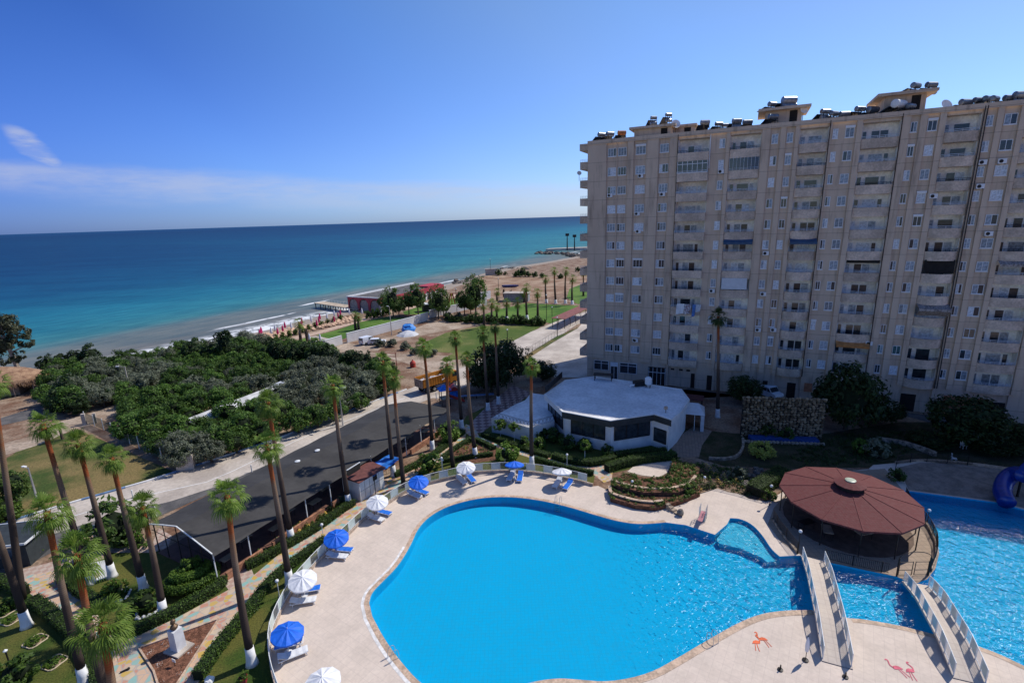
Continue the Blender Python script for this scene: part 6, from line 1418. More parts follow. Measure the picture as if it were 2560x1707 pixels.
for x in (-2.3, 2.3):
    for y in (-1, 1): MB().beam((x, y, 0), (x, y, 2.7), .08).build('post', M_metal_d, tt)
p_ = q(11, 1105, 1230); tt = thing('yellow_bin', 'yellow container against the apartment block wall', 'container', (p_.x, p_.y, 0), BA); MB().tube_z([(0, 0, .1), (0, 0, 1.3)], [.55, .65], 4, 0, pi/4).build('body', M('yellow_plastic', (.45, .33, .03), .5), tt); MB().box(0, 0, 1.301, 1, 1, .08).build('lid', M_metal_d, tt)
sheet('kiosk_side_steps', qs(6, [(-60, 740), (20, 640), (90, 590), (220, 620), (150, 720), (130, 800), (-20, 800)]), .012, checker('brown_step_tile', (.33, .25, .2), (.25, .19, .15), .4, .3, (.2, .15, .12)))
# ------------------------------------------------------------------ gate house and left garden
M_dkgrey = M('gatehouse_grey', (.035, .042, .045), .7, var=.15)
p_ = q(2, 245, 640); d = q(2, 320, 440, 2.7)-q(2, -200, 460, 2.7); tt = thing('gate_house', 'dark grey gate house with flat white edged roof at the left edge', 'gate house', (p_.x, p_.y, 0), .18)
bx(MB(), -.85, .2, -.4, 2.6, 0, 2.5).build('wall', M_dkgrey, tt); bx(MB(), -7, .6, -.9, 3.0, 2.501, 2.62).build('roof', M_dkgrey, tt)
e_ = MB(); bx(e_, -7, .65, -.98, -.901, 2.50, 2.68); bx(e_, .601, .68, -.9, 3.0, 2.5, 2.68); bx(e_, -7, .65, 3.001, 3.08, 2.5, 2.68); e_.build('roof_edge', M_metal_w, tt); bx(MB(), -7, -.87, 1.2, 1.4, 0, 1.0).build('low_wall', M_conc, tt); bx(MB(), -6.9, -.9, -.3, -.15, 0, .9).build('counter', M_dkgrey, tt)
MB().ball((-.3, -.42, 2.0), .09, 8, 6).build('wall_lamp', M_white, tt)
p_ = q(2, 300, 575); tt = thing('red_planter', 'red planter beside the gate house', 'planter', p_, .3); MB().tube_z([(0, 0, 0), (0, 0, .45)], [.42, .55], 4, 0, pi/4).build('pot', M('red_pot', (.45, .06, .03), .6), tt); c = link('plant', TREE['shrub'][1][0], tt, (0, 0, .25)); c.scale = (.5,)*3
# bust on its plinth
p_ = q(2, 1385, 1305); tt = thing('bust_statue', 'bronze bust on a tall white stone plinth in the brown flower bed', 'statue', (p_.x, p_.y, .02), -.35)
MB().box(0, 0, 0, 1.5, 1.3, .12).build('slab', M_conc, tt); MB().tube_z([(0, 0, z) for z in (.121, 1.75)], [.5, .46], 4, 0, pi/4).build('plinth', M('white_marble', (.66, .66, .68), .5, scale=2, var=.08), tt)
M_brz = M('bronze', (.16, .10, .06), .5, scale=4, var=.25, metal=.4); b = MB(); b.tube_z([(0, 0, z) for z in (1.751, 1.85, 1.95, 2.05, 2.10, 2.18)], [.16, .24, .26, .2, .1, .085], 12)
h_ = MB(); b.ball((0, -.02, 2.33), .155, 12, 10, 0, 1.25)
b.ball((0, -.175, 2.32), .035, 6, 5, 0, 1.4); b.ball((-.15, 0, 2.32), .035, 6, 5); b.ball((.15, 0, 2.32), .035, 6, 5); b.ball((0, .02, 2.40), .165, 10, 8, 0, .9)
b.build('bust', M_brz, tt, smooth=True)
p_ = q(2, 1352, 1435); tt = thing('bed_sign', 'small white sign on a stake in the brown flower bed', 'sign', p_, -.4); MB().beam((0, 0, 0), (0, 0, .35), .03).build('stake', M_metal_d, tt); MB().box(0, 0, .351, .34, .03, .24).build('panel', M_white, tt)
p_ = q(2, 930, 1490); tt = thing('dark_bollard_light', 'dark short light lying across the paved path', 'lamp', p_, .6); MB().tube([(0, 0, .06), (.45, 0, .1)], .06, 8).build('body', M_metal_d, tt); MB().ball((.48, 0, .1), .09, 8, 6).build('head', M_metal_d, tt)
for f, x, y, yt, lab in ((2, 70, 1405, 1305, 'dark bollard lamp with pale head on the lower left lawn'),):
    p_ = q(f, x, y); tt = thing('bollard_lamp', lab, 'lamp', p_); MB().tube([(0, 0, 0), (0, 0, .9)], .05, 8).build('post', M_metal_d, tt); MB().lathe([(.1, .9), (.14, 1.0), (.04, 1.1)], n=10).build('head', M_metal_w, tt)
M_rope = M('pale_edging', (.52, .42, .28), .8, scale=6, var=.25)
for x, y, r_, lab in ((275, 1245, .85, 'pale rope edged flower ring on the left lawn, the middle one'), (95, 1080, .8, 'pale rope edged flower ring on the left lawn, upper one'), (45, 1020, .8, 'pale rope edged flower ring by the left picture edge'), (420, 1410, .85, 'pale rope edged flower ring under the drooping fronds')):
    p_ = q(2, x, y); tt = thing('flower_ring', lab, 'flower ring', (p_.x, p_.y, .0), .5); r_ *= .78; P = [(cos(a*pi/12)*r_*(1+.12*cos(a*pi/3)), sin(a*pi/12)*r_*(1+.12*cos(a*pi/3)), .05) for a in range(25)]
    MB().tube(P, .05, 6, 0, False).build('edging', M_rope, tt); MB().tube_z([(0, 0, .01), (0, 0, .05)], [r_*.8, r_*.4], 16).build('soil', M_soil, tt); c = link('plant', TREE['shrub'][1][0], tt, (0, 0, -.08)); c.scale = (.7, .7, .35)
M_pale = M('pale_terrazzo', (.55, .55, .56), .7, scale=1.5, var=.08)
sheet('pale_seat_area', qs(2, [(620, 830), (540, 720), (700, 640), (840, 610), (870, 740), (760, 775)]), .02, M_pale)
for x, y, r_, lab in ((900, 905, 1.0, 'ring of white stones round the loose bush'), (1150, 1010, .9, 'heap of white stones at the foot of the ball bush')):
    p_ = q(2, x, y); b = MB()
    for k in range(22): a = k*2*pi/22; b.ball((cos(a)*r_*(.7+.3*R.random()), sin(a)*r_*(.7+.3*R.random()), .08), R.uniform(.1, .18), 6, 4, 0, .8, .2)
    o = tag(b.build('white_stones', M_pale, None, p_), lab, 'stones'); o['kind'] = 'stuff'
p_ = q(2, 735, 745); tt = thing('wicker_basket_light', 'brown woven round ornament on the pale seat area', 'ornament', p_); MB().ball((0, 0, .12), .42, 12, 6, 0, .45).build('shell', M_stone, tt); MB().tube_z([(0, 0, 0), (0, 0, .04)], [.3, .3], 10).build('foot', M_metal_d, tt)
p_ = q(2, 1620, 1560); tt = thing('white_bag', 'white crumpled bag lying on the lawn strip by the hedge', 'bag', p_); MB().ball((0, 0, .18), .28, 9, 6, 0, .8, .25).build('bag', M_white, tt)
p_ = q(2, 1885, 1560); tt = thing('flower_pot', 'red flower pot on the lawn strip at the bottom edge', 'flower pot', p_); MB().lathe([(.2, 0), (.28, .4), (.3, .42)], n=12).build('pot', M('pot_red', (.45, .05, .06), .6), tt); c = link('plant', TREE['shrub'][2][0], tt, (0, 0, .25)); c.scale = (.45,)*3
# bollards and road furniture
for i, (f, x, y, h) in enumerate(((2, 738, 468, 1.2), (2, 1210, 278, 1.1), (2, 1030, 135, .9), (3, 60, 1500, .9), (2, 930, 190, 1.5), (4, 78, 205, .9), (3, 1510, 1225, 1.2))):
    p_ = q(f, x, y); tt = thing('white_bollard', 'white round bollard post along the road', 'bollard', p_, 0, 'white bollards along the road'); MB().tube([(0, 0, 0), (0, 0, h)], .075, 8).build('post', M_metal_w, tt); MB().ball((0, 0, h), .09, 8, 5).build('cap', M_metal_w, tt)
P = qs(2, [(615, 440), (760, 400)]); tt = thing('guard_rail', 'short blue grey guard rail beside the road near the left palms', 'guard rail', (P[0].x, P[0].y, 0), atan2((P[1]-P[0]).y, (P[1]-P[0]).x)); l_ = (P[1]-P[0]).length
bx(MB(), 0, l_, -.04, .04, .55, .85).build('rail', M('guard_rail_blue', (.12, .22, .26), .6), tt)
for k in range(4): MB().beam((l_*k/3, .06, 0), (l_*k/3, .06, .8), .08).build('post', M_metal_d, tt)
def street_lamp(base, h, label, arm, mat, dbl=False):
    tt = thing('street_lamp', label, 'street lamp', base); MB().tube([(0, 0, 0), (0, 0, h)], [.13, .07], 8).build('pole', mat, tt); a = Vector(arm)
    MB().beam((0, 0, h-.1), (a.x, a.y, h+.1), .06).build('arm', mat, tt); MB().box(a.x, a.y, h+.04, .5, .24, .12, atan2(a.y, a.x)).build('lamp_head', M_white, tt)
for f, x, y, yt, lab, arm, mt in ((1, 1005, 870, 655, 'concrete street lamp rising from the middle of the orchard', (-1.1, -.3, 0), M_conc), (2, 305, 215, -760+0, '', (0, 0, 0), M_metal_w), (3, 792, 1425, 1130, 'grey lamp pole on the far kerb beside the orchard', (.9, -.3, 0), M_steel), (3, 1167, 732, 510, 'street lamp in front of the white club wall', (-.5, .2, 0), M_conc), (3, 468, 800, 690, 'white pole at the palm behind the beach loungers', (.4, 0, 0), M_metal_w)):
    if not lab: continue
    b_ = q(f, x, y); street_lamp(b_, top_at(b_, f, x, yt).z, lab, arm, mt)
b_ = q(2, 310, 225); street_lamp(b_, top_at(b_, 1, 222, 1440).z, 'pale street lamp on the grass lot at the left', (-.5, .1, 0), M_steel)
for i, (x, y, yt) in enumerate(((1150, 1335, 1150), (1098, 1140, 1050), (665, 1470, 1270), (497, 735, 580), (578, 990, 770), (168, 1110, 870), (1045, 1180, 930))):
    b_ = q(8, x, y); tt = thing('slim_pole', 'thin dark pole in the park beyond the lane', 'pole', b_, 0, 'thin poles in the park'); MB().tube([(0, 0, 0), (0, 0, top_at(b_, 8, x, yt).z)], .09, 6).build('pole', M_metal_d, tt); MB().ball((0, 0, top_at(b_, 8, x, yt).z), .2, 6, 5).build('head', M_metal_w, tt)
# orchard fence, gate pillar, long white roof
P = resample(qs(1, [(660, 1095), (700, 1110), (830, 1165), (930, 1220), (1060, 1290), (1210, 1365), (1330, 1400)]), 3.2); tt = thing('mesh_fence', 'green mesh fence on pale posts between the grass lot and the orchard', 'fence', (0, 0, 0))
m, nt, p = newmat('green_mesh'); p.inputs['Base Color'].default_value = (.03, .08, .055, 1); p.inputs['Roughness'].default_value = .8
tr = nt.nodes.new('ShaderNodeBsdfTransparent'); ms = nt.nodes.new('ShaderNodeMixShader'); ms.inputs[0].default_value = .62; nt.links.new(tr.outputs[0], ms.inputs[1]); nt.links.new(p.outputs[0], ms.inputs[2]); nt.links.new(ms.outputs[0], nt.nodes['Material Output'].inputs['Surface'])
b = MB(); 
for a, c in zip(P, P[1:]): b.add([(a.x, a.y, .05), (c.x, c.y, .05), (c.x, c.y, 1.75), (a.x, a.y, 1.75)], [(0, 1, 2, 3)])
b.build('mesh', m, tt)
for p in P: MB().beam((p.x, p.y, 0), (p.x, p.y, 1.9), .08).build('post', M_metal_w, tt)
p_ = q(1, 1440, 1440); tt = thing('gate_pillar', 'square pale concrete pillar with stones on top at the road kerb', 'pillar', p_, .35); MB().box(0, 0, 0, 1.9, 1.7, 1.9).build('block', M_conc, tt); b = MB()
for k in range(8): b.ball((R.uniform(-.8, .8), R.uniform(-.7, .7), 2.0), R.uniform(.15, .3), 6, 5, 0, .7, .25)
b.build('loose_stones', M_pale, tt)
a_, c_ = q(1, 1480, 1190), q(3, 305, 1215); d = c_-a_; ang = atan2(d.y, d.x); tt = thing('long_white_roof', 'long low building with plain white roof in the orchard', 'building', (a_.x, a_.y, 0), ang); l_ = d.length
bx(MB(), .2, l_-.2, -.9, .9, 0, 1.7).build('wall', M_conc, tt); rf = MB(); rf.add([(0, -1.3, 1.7), (l_, -1.3, 1.7), (l_, 1.3, 2.2), (0, 1.3, 2.2), (0, -1.3, 1.62), (l_, -1.3, 1.62), (l_, 1.3, 2.12), (0, 1.3, 2.12)], [(0, 1, 2, 3), (7, 6, 5, 4), (0, 4, 5, 1), (2, 6, 7, 3), (1, 5, 6, 2), (3, 7, 4, 0)]); rf.build('roof', M('dull_white_roof', (.56, .55, .54), .8, scale=.6, var=.2), tt)
p_ = q(1, 655, 1110); tt = thing('gate_post', 'pale gate posts at the end of the mesh fence', 'gate', p_); MB().box(0, 0, 0, .5, .5, 1.8, .4).build('post', M_conc, tt); MB().box(1.2, .6, 0, .4, .4, 1.6, .4).build('post', M_conc, tt)
# thatched hut
p_ = q(1, 60, 900); tt = thing('thatched_hut', 'round cornered hut with brown thatched roof at the left edge', 'hut', (p_.x-4.5, p_.y+2, 0), .35)
M_th = M('thatch', (.26, .145, .085), .95, scale=1.2, col2=(.36, .22, .13), scale2=12, var2=.35, bump=.8, bscale=14)
b = MB(); n = 20; pr = [(7.2, 2.35), (7.0, 3.0), (4.5, 4.3), (2., 5.0), (.1, 5.2)]
for r_, z in pr: b.v += [(cos(2*pi*k/n)*r_*1.25, sin(2*pi*k/n)*r_*.72, z-.0*k) for k in range(n)]
for i in range(len(pr)-1):
    for k in range(n): b.f.append((i*n+k, i*n+(k+1) % n, (i+1)*n+(k+1) % n, (i+1)*n+k)); b.mi.append(0)
rg = random.Random(2)
for k in range(700):
    a = rg.uniform(0, 2*pi); x, y = cos(a)*9.0, sin(a)*5.18; z = rg.uniform(2.3, 3.0); s = Vector((-sin(a), cos(a), 0))*.08; l_ = rg.uniform(.5, 1.1); b.add([Vector((x, y, z))-s, Vector((x, y, z))+s, Vector((x*1.02, y*1.02, z-l_))], [(0, 1, 2)])
b.build('thatched_roof', M_th, tt)
for k in range(9): a = -2.2+k*.42; MB().beam((cos(a)*8.2, sin(a)*4.6, 0), (cos(a)*8.2, sin(a)*4.6, 2.5), .14).build('post', M_wood, tt)
bx(MB(), -5, 5, -2.5, 2.5, 0, 2.4).build('wall', M('hut_wall', (.30, .22, .15), .9), tt)
# ------------------------------------------------------------------ vehicles
M_carw = M('white_car_paint', (.74, .74, .75), .25, var=.03, spec=.6); M_tyre = M('tyre', (.015, .015, .015), .9); M_rim = M('rim', (.35, .35, .36), .35, metal=.7); M_red_l = M('red_lens', (.4, .02, .02), .3); M_wht_l = M('clear_lens', (.7, .7, .68), .2)
def wheel(par, x, y, r, w_=.22):
    wl = MB().tube([(x, y-w_/2, r), (x, y+w_/2, r)], r, 14).build('wheel', M_tyre, par)
    MB().tube([(x, y-w_/2-.012, r), (x, y+w_/2+.012, r)], r*.58, 10).build('rim', M_rim, wl)
def sideprism(b, prof, y0, y1, inset_top=None, mi=0):
    n = len(prof); vs = [(x, y0, z) for x, z in prof]+[(x, y1, z) for x, z in prof]
    return b.add(vs, [tuple(range(n)), tuple(range(2*n-1, n-1, -1))]+[((i+1) % n, i, n+i, n+(i+1) % n) for i in range(n)], mi)
def car(pos, rot, label, kind):
    tt = thing('parked_'+kind, label, kind, pos, rot)
    if kind == 'van':
        body = [(-2.1, .35), (-2.15, 1.0), (-2.1, 1.85), (-1.9, 1.93), (.5, 1.93), (.8, 1.85), (1.35, 1.15), (2.1, 1.0), (2.2, .7), (2.15, .32)]; W = .9
        wins = [[(.55, 1.2), (.55, 1.75), (.75, 1.75), (1.2, 1.2)], [(-.4, 1.2), (-.4, 1.75), (.45, 1.75), (.45, 1.2)]]; ws = ((.85, 1.80), (1.33, 1.2)); rear = (-2.14, 1.15, 1.75)
    else:
        body = [(-2.1, .35), (-2.15, .95), (-2.0, 1.05), (-1.6, 1.45), (-1.3, 1.5), (.2, 1.48), (.45, 1.4), (1.0, 1.0), (2.0, .88), (2.15, .65), (2.1, .3)]; W = .86
        wins = [[(-1.45, 1.0), (-1.3, 1.38), (-.55, 1.4), (-.55, 1.0)], [(-.48, 1.0), (-.48, 1.4), (.2, 1.38), (.72, 1.0)]]; ws = ((.47, 1.38), (.95, 1.04)); rear = (-1.85, 1.12, 1.4)
    b = MB(); sideprism(b, body, -W, W); b.build('body', M_carw, tt)
    g = MB()
    for w_ in wins:
        for y in (-W-.006, W+.006): sideprism(g, w_, y-.004, y+.004)
    (x0, z0), (x1, z1) = ws; g.add([(x0+.02, -W*.85, z0+.01), (x0+.02, W*.85, z0+.01), (x1+.02, W*.92, z1+.01), (x1+.02, -W*.92, z1+.01)], [(3, 2, 1, 0)])
    g.build('windows', M_glass, tt)
    rx0 = rear[0]-.012; r_ = MB(); r_.add([(rx0, -W*.8, rear[1]), (rx0, W*.8, rear[1]), (rx0+.03, W*.75, rear[2]), (rx0+.03, -W*.75, rear[2])], [(0, 1, 2, 3)]); r_.build('rear_window', M_glass, tt)
    for x in (-1.35, 1.35):
        for y in (-W+.08, W-.08): wheel(tt, x, y, .33)
    for y in (-W*.75, W*.75): MB().box(2.14, y, .66, .06, .3, .14).build('headlight', M_wht_l, tt); MB().box(-2.15, y, .8, .05, .16, .3).build('tail_light', M_red_l, tt)
    bx(MB(), 2.12, 2.24, -W*.95, W*.95, .3, .5).build('bumper', M_metal_d, tt)
car(q(3, 985, 795), .95, 'white van parked left of the white car by the club wall', 'van'); car(q(3, 1055, 800), .10, 'white car parked in front of the white van', 'car')
# dump truck
pa, pb_ = q(3, 1400, 1175), q(3, 1610, 1110); d = pb_-pa; tt = thing('dump_truck', 'orange dump truck with ribbed tipping body standing on the road', 'truck', (pa.x, pa.y, 0), atan2(d.y, d.x))
M_or2 = M('orange_truck_paint', (.52, .20, .025), .5, scale=1.5, var=.15); M_dust = M('dusty_steel', (.26, .19, .15), .8, scale=2, var=.25)
b = MB(); L0, L1, Wt, z0, z1 = -.5, 5.2, 1.25, 1.25, 2.75
bx(b, L0, L1, -Wt, -Wt+.1, z0, z1); bx(b, L0, L1, Wt-.1, Wt, z0, z1); bx(b, L1-.1, L1, -Wt+.101, Wt-.101, z0, z1+.25); bx(b, L0, L1-.101, -Wt+.101, Wt-.101, z0, z0+.12)
o = b.build('tipping_body', M_or2, tt); rb = MB()
for k in range(11):
    x = L0+.2+k*.52
    for y in (-Wt-.06, Wt+.0): bx(rb, x, x+.14, y, y+.06, z0, z1)
for y in (-Wt-.07, Wt+.001): bx(rb, L0, L1, y, y+.07, z1-.1, z1+.03)
rb.build('ribs', M_or2, o); bx(MB(), L0-.1, L0-.002, -Wt+.02, Wt-.02, z0-.1, z1-.1).build('tailgate', M_dust, o); tg_ = MB()
for k in range(5): bx(tg_, L0-.16, L0-.101, -Wt+.1+k*.56, -Wt+.2+k*.56, z0-.05, z1-.12)
tg_.build('tailgate_ribs', M_dust, o)
ld = MB(); rg = random.Random(6)
for k in range(45): ld.ball((rg.uniform(L0+.3, L1-.4), rg.uniform(-1, 1), 1.9+rg.uniform(-.1, .25)), rg.uniform(.25, .5), 6, 5, 0, .6, .3, rg)
lo_ = ld.build('rubble_load', M_pale, None, (pa.x, pa.y, 0), atan2(d.y, d.x)); tag(lo_, 'grey rubble heaped in the orange dump truck', 'rubble'); lo_['kind'] = 'stuff'
bx(MB(), -.2, 7.2, -.45, .45, .75, 1.15).build('chassis', M_metal_d, tt)
cb = MB(); sideprism(cb, [(5.45, .75), (5.45, 2.75), (5.7, 2.85), (6.9, 2.8), (7.25, 1.9), (7.35, .7)], -1.2, 1.2); o = cb.build('cab', M_or2, tt); g = MB(); g.add([(6.95, -1.05, 2.7), (6.95, 1.05, 2.7), (7.28, 1.1, 1.95), (7.28, -1.1, 1.95)], [(3, 2, 1, 0)])
for y in (-1.21, 1.21): sideprism(g, [(6.0, 1.85), (6.0, 2.6), (6.8, 2.6), (7.05, 1.85)], y-.005, y+.005)
g.build('cab_window', M_glass, o)
for x in (.6, 1.9, 6.3):
    for y in (-1., 1.): wheel(tt, x, y, .52, .45)
for y in (-.9, .9): MB().box(7.38, y, .95, .08, .35, .22).build('headlight', M_wht_l, tt)
# white truck end in the orchard, and a van by the apartment block
p_ = q(3, 325, 1195); tt = thing('white_truck_cab', 'white truck cab with red bumper among the orchard trees', 'truck', p_, -.35); b = MB(); sideprism(b, [(-.9, .6), (-.9, 2.3), (.6, 2.35), (.95, 1.5), (1.0, .6)], -.95, .95); b.build('cab', M_carw, tt)
g = MB(); g.add([(.63, -.8, 2.25), (.63, .8, 2.25), (.96, .85, 1.55), (.96, -.85, 1.55)], [(3, 2, 1, 0)]); g.add([(-.91, -.7, 1.5), (-.91, .7, 1.5), (-.91, .7, 2.1), (-.91, -.7, 2.1)], [(0, 1, 2, 3)]); g.build('windscreen', M_glass, tt); bx(MB(), -1.0, -.91, -.95, .95, .5, .8).build('bumper', M_red_l, tt)
for x in (-.4, .5):
    for y in (-.8, .8): wheel(tt, x, y, .38)
car(q(6, 600, 385), -1.2, 'pale van parked in the shade before the apartment block', 'van')
# ------------------------------------------------------------------ playground, barrier, heap
p_ = q(5, 40, 650); tt = thing('playground_tower', 'playground tower with blue roof and red slide in the shade', 'playground', p_, .4)
for x in (-.7, .7):
    for y in (-.7, .7): MB().beam((x, y, 0), (x, y, 2.7), .1).build('post', M_metal_d, tt)
rf = MB(); rf.tube_z([(0, 0, 2.7), (0, 0, 3.5)], [1.4, .1], 4, 0, pi/4); rf.build('roof', M_btarp, tt); bx(MB(), -.8, .8, -.8, .8, 1.2, 1.3).build('platform', M_wood, tt)
M_rs = M('red_slide', (.42, .04, .03), .4); s_ = MB(); s_.beam((.8, 0, 1.3), (3.2, -.4, .15), .6, .06); s_.beam((.8, .32, 1.45), (3.2, -.08, .3), .05, .25); s_.beam((.8, -.32, 1.45), (3.2, -.72, .3), .05, .25); s_.build('slide', M_rs, tt)
p_ = q(5, 110, 590); tt = thing('red_play_house', 'red roofed play house beside the playground tower', 'playground', p_, .2); MB().box(0, 0, 0, 1.8, 1.6, 1.4).build('wall', M_btarp, tt); rf = MB(); sideprism(rf, [(-1.1, 1.4), (0, 2.2), (1.1, 1.4)], -1, 1); rf.build('roof', M_rs, tt)
p_ = q(5, 280, 600); tt = thing('blue_seesaw', 'long pale blue play bench on the playground', 'playground', p_, .1); bx(MB(), -3, 3, -.3, .3, .5, .6).build('beam', M('pale_blue', (.15, .22, .36), .6), tt)
for x in (-2, 0, 2): MB().beam((x, 0, 0), (x, 0, .5), .15).build('post', M_metal_d, tt)
p_ = q(3, 1205, 975); h = top_at(p_, 3, 1200, 865).z; tt = thing('red_barrier_frame', 'tall thin red gate frame by the access track', 'gate', p_, .5); M_redp = M('red_paint', (.45, .06, .04), .5); MB().beam((0, 0, 0), (0, 0, h), .12).build('post', M_redp, tt); MB().beam((0, 0, h-.2), (-2.2, 0, h+.2), .1).build('bar', M_redp, tt); MB().beam((0, 0, h-.9), (-1.6, 0, h-.5), .08).build('bar', M_redp, tt)
p_ = q(3, 1330, 975); tt = thing('red_tank', 'round red tank on the waste ground beside the track', 'tank', p_); MB().lathe([(.6, 0), (.62, .9), (.4, 1.25), (.12, 1.35), (.12, 1.6)], n=14).build('vessel', M_redp, tt); MB().tube([(0, -.4, .5), (0, -.8, .5)], .12, 8).build('pipe', M_metal_d, tt)
p_ = q(3, 1290, 728); t1 = MB(); t1.lathe([(3.0, 0), (2.2, .5), (.9, 1.0), (.02, 1.25)], n=18); rg = random.Random(9); t1.v = [(x*(1+rg.uniform(-.1, .1)), y*(1+rg.uniform(-.1, .1)), z) for x, y, z in t1.v]; tag(t1.build('gravel_heap', M_pale, None, p_), 'flat grey gravel heap on the waste ground', 'gravel heap')
p_ = q(3, 1295, 705); b = MB(); b.ball((0, 0, .8), 1.9, 14, 9, 0, .75, .16, rg); tag(b.build('blue_tarp_heap', M('bright_blue_tarp', (.05, .24, .62), .5, var=.25), None, p_), 'heap covered with bright blue tarpaulin behind the gravel', 'tarpaulin')
p_ = q(3, 1440, 545); tt = thing('white_booth', 'small booth with white roof at the club wall', 'booth', p_, .4); MB().box(0, 0, 0, 3, 2.4, 2.3).build('wall', M_dkgrey, tt); MB().box(0, 0, 2.301, 4.4, 3.4, .3).build('roof', M_white, tt)
# ------------------------------------------------------------------ club walls, red club, pier, beach
M_wallw = M('wall_white', (.60, .58, .56), .8, scale=.4, var=.08)
def wall(P, h, label, th=.25, mat=None):
    tt = thing('white_wall', label, 'wall', (0, 0, 0)); b = MB(); P = [Vector((p.x, p.y, 0)) for p in P]; o = offset(P, th)
    for i in range(len(P)-1): b.prism([(P[i].x, P[i].y), (P[i+1].x, P[i+1].y), (o[i+1].x, o[i+1].y), (o[i].x, o[i].y)], 0, h)
    b.build('masonry', mat or M_wallw, tt); c_ = MB()
    for i in range(len(P)-1): a, e2_ = (P[i]+o[i])/2, (P[i+1]+o[i+1])/2; c_.beam((a.x, a.y, h+.04), (e2_.x, e2_.y, h+.04), th+.1, .08)
    c_.build('coping', M_white, tt)
wp_ = qs(3, [(828, 790), (1310, 660), (1450, 615)]); wall(wp_, 2.4, 'long white wall between the club lawn and the parking area'); wall(qs(3, [(540, 855), (660, 840), (790, 800)]), 2.2, 'short white wall left of the club entrance')
wall(qs(3, [(1460, 600), (1700, 545), (1900, 500)]), 2.4, 'white wall behind the park trees'); 
sheet('club_walk', qs(12, [(200, 985), (640, 885), (1180, 730), (1480, 640), (1900, 540), (2300, 430), (2300, 400), (1860, 510), (1470, 620), (1180, 690), (640, 850), (150, 960)]), .014, M_pave if False else M_coping)
sheet('club_entry_path', qs(12, [(590, 905), (660, 890), (870, 938), (960, 940), (850, 950)]), .016, M_conc)
# red club building with arches, standing over the beach
M_clubr = M('club_red', (.40, .05, .07), .7, scale=.6, var=.1); cl0 = q(12, 1160, 575, -.6); cl1 = q(12, 1420, 610, 0); cl2 = q(12, 2170, 415, 0)
d = cl2-cl1; d.z = 0; Lc = d.length; ang = atan2(d.y, d.x); hC = top_at(cl1, 12, 1420, 455).z
Wc = abs((cl0-cl1).dot(Vector((-sin(ang), cos(ang), 0)))); 
tt = thing('beach_club', 'red beach club building with white arches and flat roof over the shore', 'building', (cl1.x, cl1.y, 0), ang)
def archwall(b, x0, y0, x1, y1, h, n, zb=-1.5, spring=.45, th=.3):
    d = Vector((x1-x0, y1-y0)); l_ = d.length; d.normalize(); pw = l_/n; nn = Vector((-d.y, d.x))*th
    for k in range(n):
        a = k*pw; r_ = pw*.40; cxk_ = a+pw/2; zs = h*spring; P = []
        pts = [(cxk_+r_*cos(pi-pi*i/8), zs+r_*sin(pi*i/8)) for i in range(9)]
        quads = [((a, zb), (a, h), (a+pw*.1, h), (a+pw*.1, zb)), ((a+pw*.9, zb), (a+pw*.9, h), (a+pw, h), (a+pw, zb))]+[((pts[i][0], pts[i][1]), (pts[i][0], h), (pts[i+1][0], h), (pts[i+1][0], pts[i+1][1])) for i in range(8)]
        for qd in quads:
            vs = [(x0+d.x*s+nn.x*e_, y0+d.y*s+nn.y*e_, z) for e_ in (0, 1) for s, z in qd]
            b.add(vs, [(0, 1, 2, 3), (7, 6, 5, 4), (0, 4, 5, 1), (1, 5, 6, 2), (2, 6, 7, 3), (3, 7, 4, 0)])
b = MB(); archwall(b, 0, 0, Lc, 0, hC, 12); archwall(b, 0, Wc, 0, 0, hC, 3); b.build('arcade', M_clubr, tt)
bx(MB(), .35, Lc, .35, Wc, -1.4, hC*.8).build('inner_wall', M('club_inner', (.30, .26, .24), .9), tt)
bx(MB(), .31, Lc, .31, Wc, hC*.92, hC*.96).build('roof', M_asph, tt)
e_ = MB(); bx(e_, -.1, .31, 0, Wc+.2, hC+.002, hC+.35); bx(e_, -.1, Lc, Wc, Wc+.4, hC*.9, hC+.35); e_.build('white_parapet', M_white, tt)
for k in range(13): MB().beam((Lc*k/12, -.16, 0), (Lc*k/12, -.16, hC*.55), .5).build('white_pillar', M_white, tt)
bx(MB(), Lc*.74, Lc*.98, .6, Wc*.4, hC*.96, hC+.45).build('upper_storey', M_clubr, tt)
pa, pb_ = q(12, 690, 497, .4), q(12, 1200, 572, .4); d = pb_-pa; l_ = d.length; tp_ = thing('pier', 'narrow wooden bathing pier on dark piles in front of the red club', 'pier', (pa.x, pa.y, 0), atan2(d.y, d.x)); bx(MB(), 0, l_, -2.0, 2.0, .25, .5).build('deck', M('pier_planks', (.50, .40, .29), .85, scale=.6, var=.15), tp_)
for k in range(9):
    for y in (-1.6, 1.6): MB().tube([(.4+(l_-1)*k/8, y, -3), (.4+(l_-1)*k/8, y, .25)], .18, 6).build('pile', M_metal_d, tp_)
r = MB()
for k in range(15): x = .3+(l_-.6)*k/14; r.beam((x, 1.9, .5), (x, 1.9, 1.5), .05)
r.beam((.2, 1.9, 1.45), (l_, 1.9, 1.45), .05); r.build('handrail', M_metal_w, tp_)
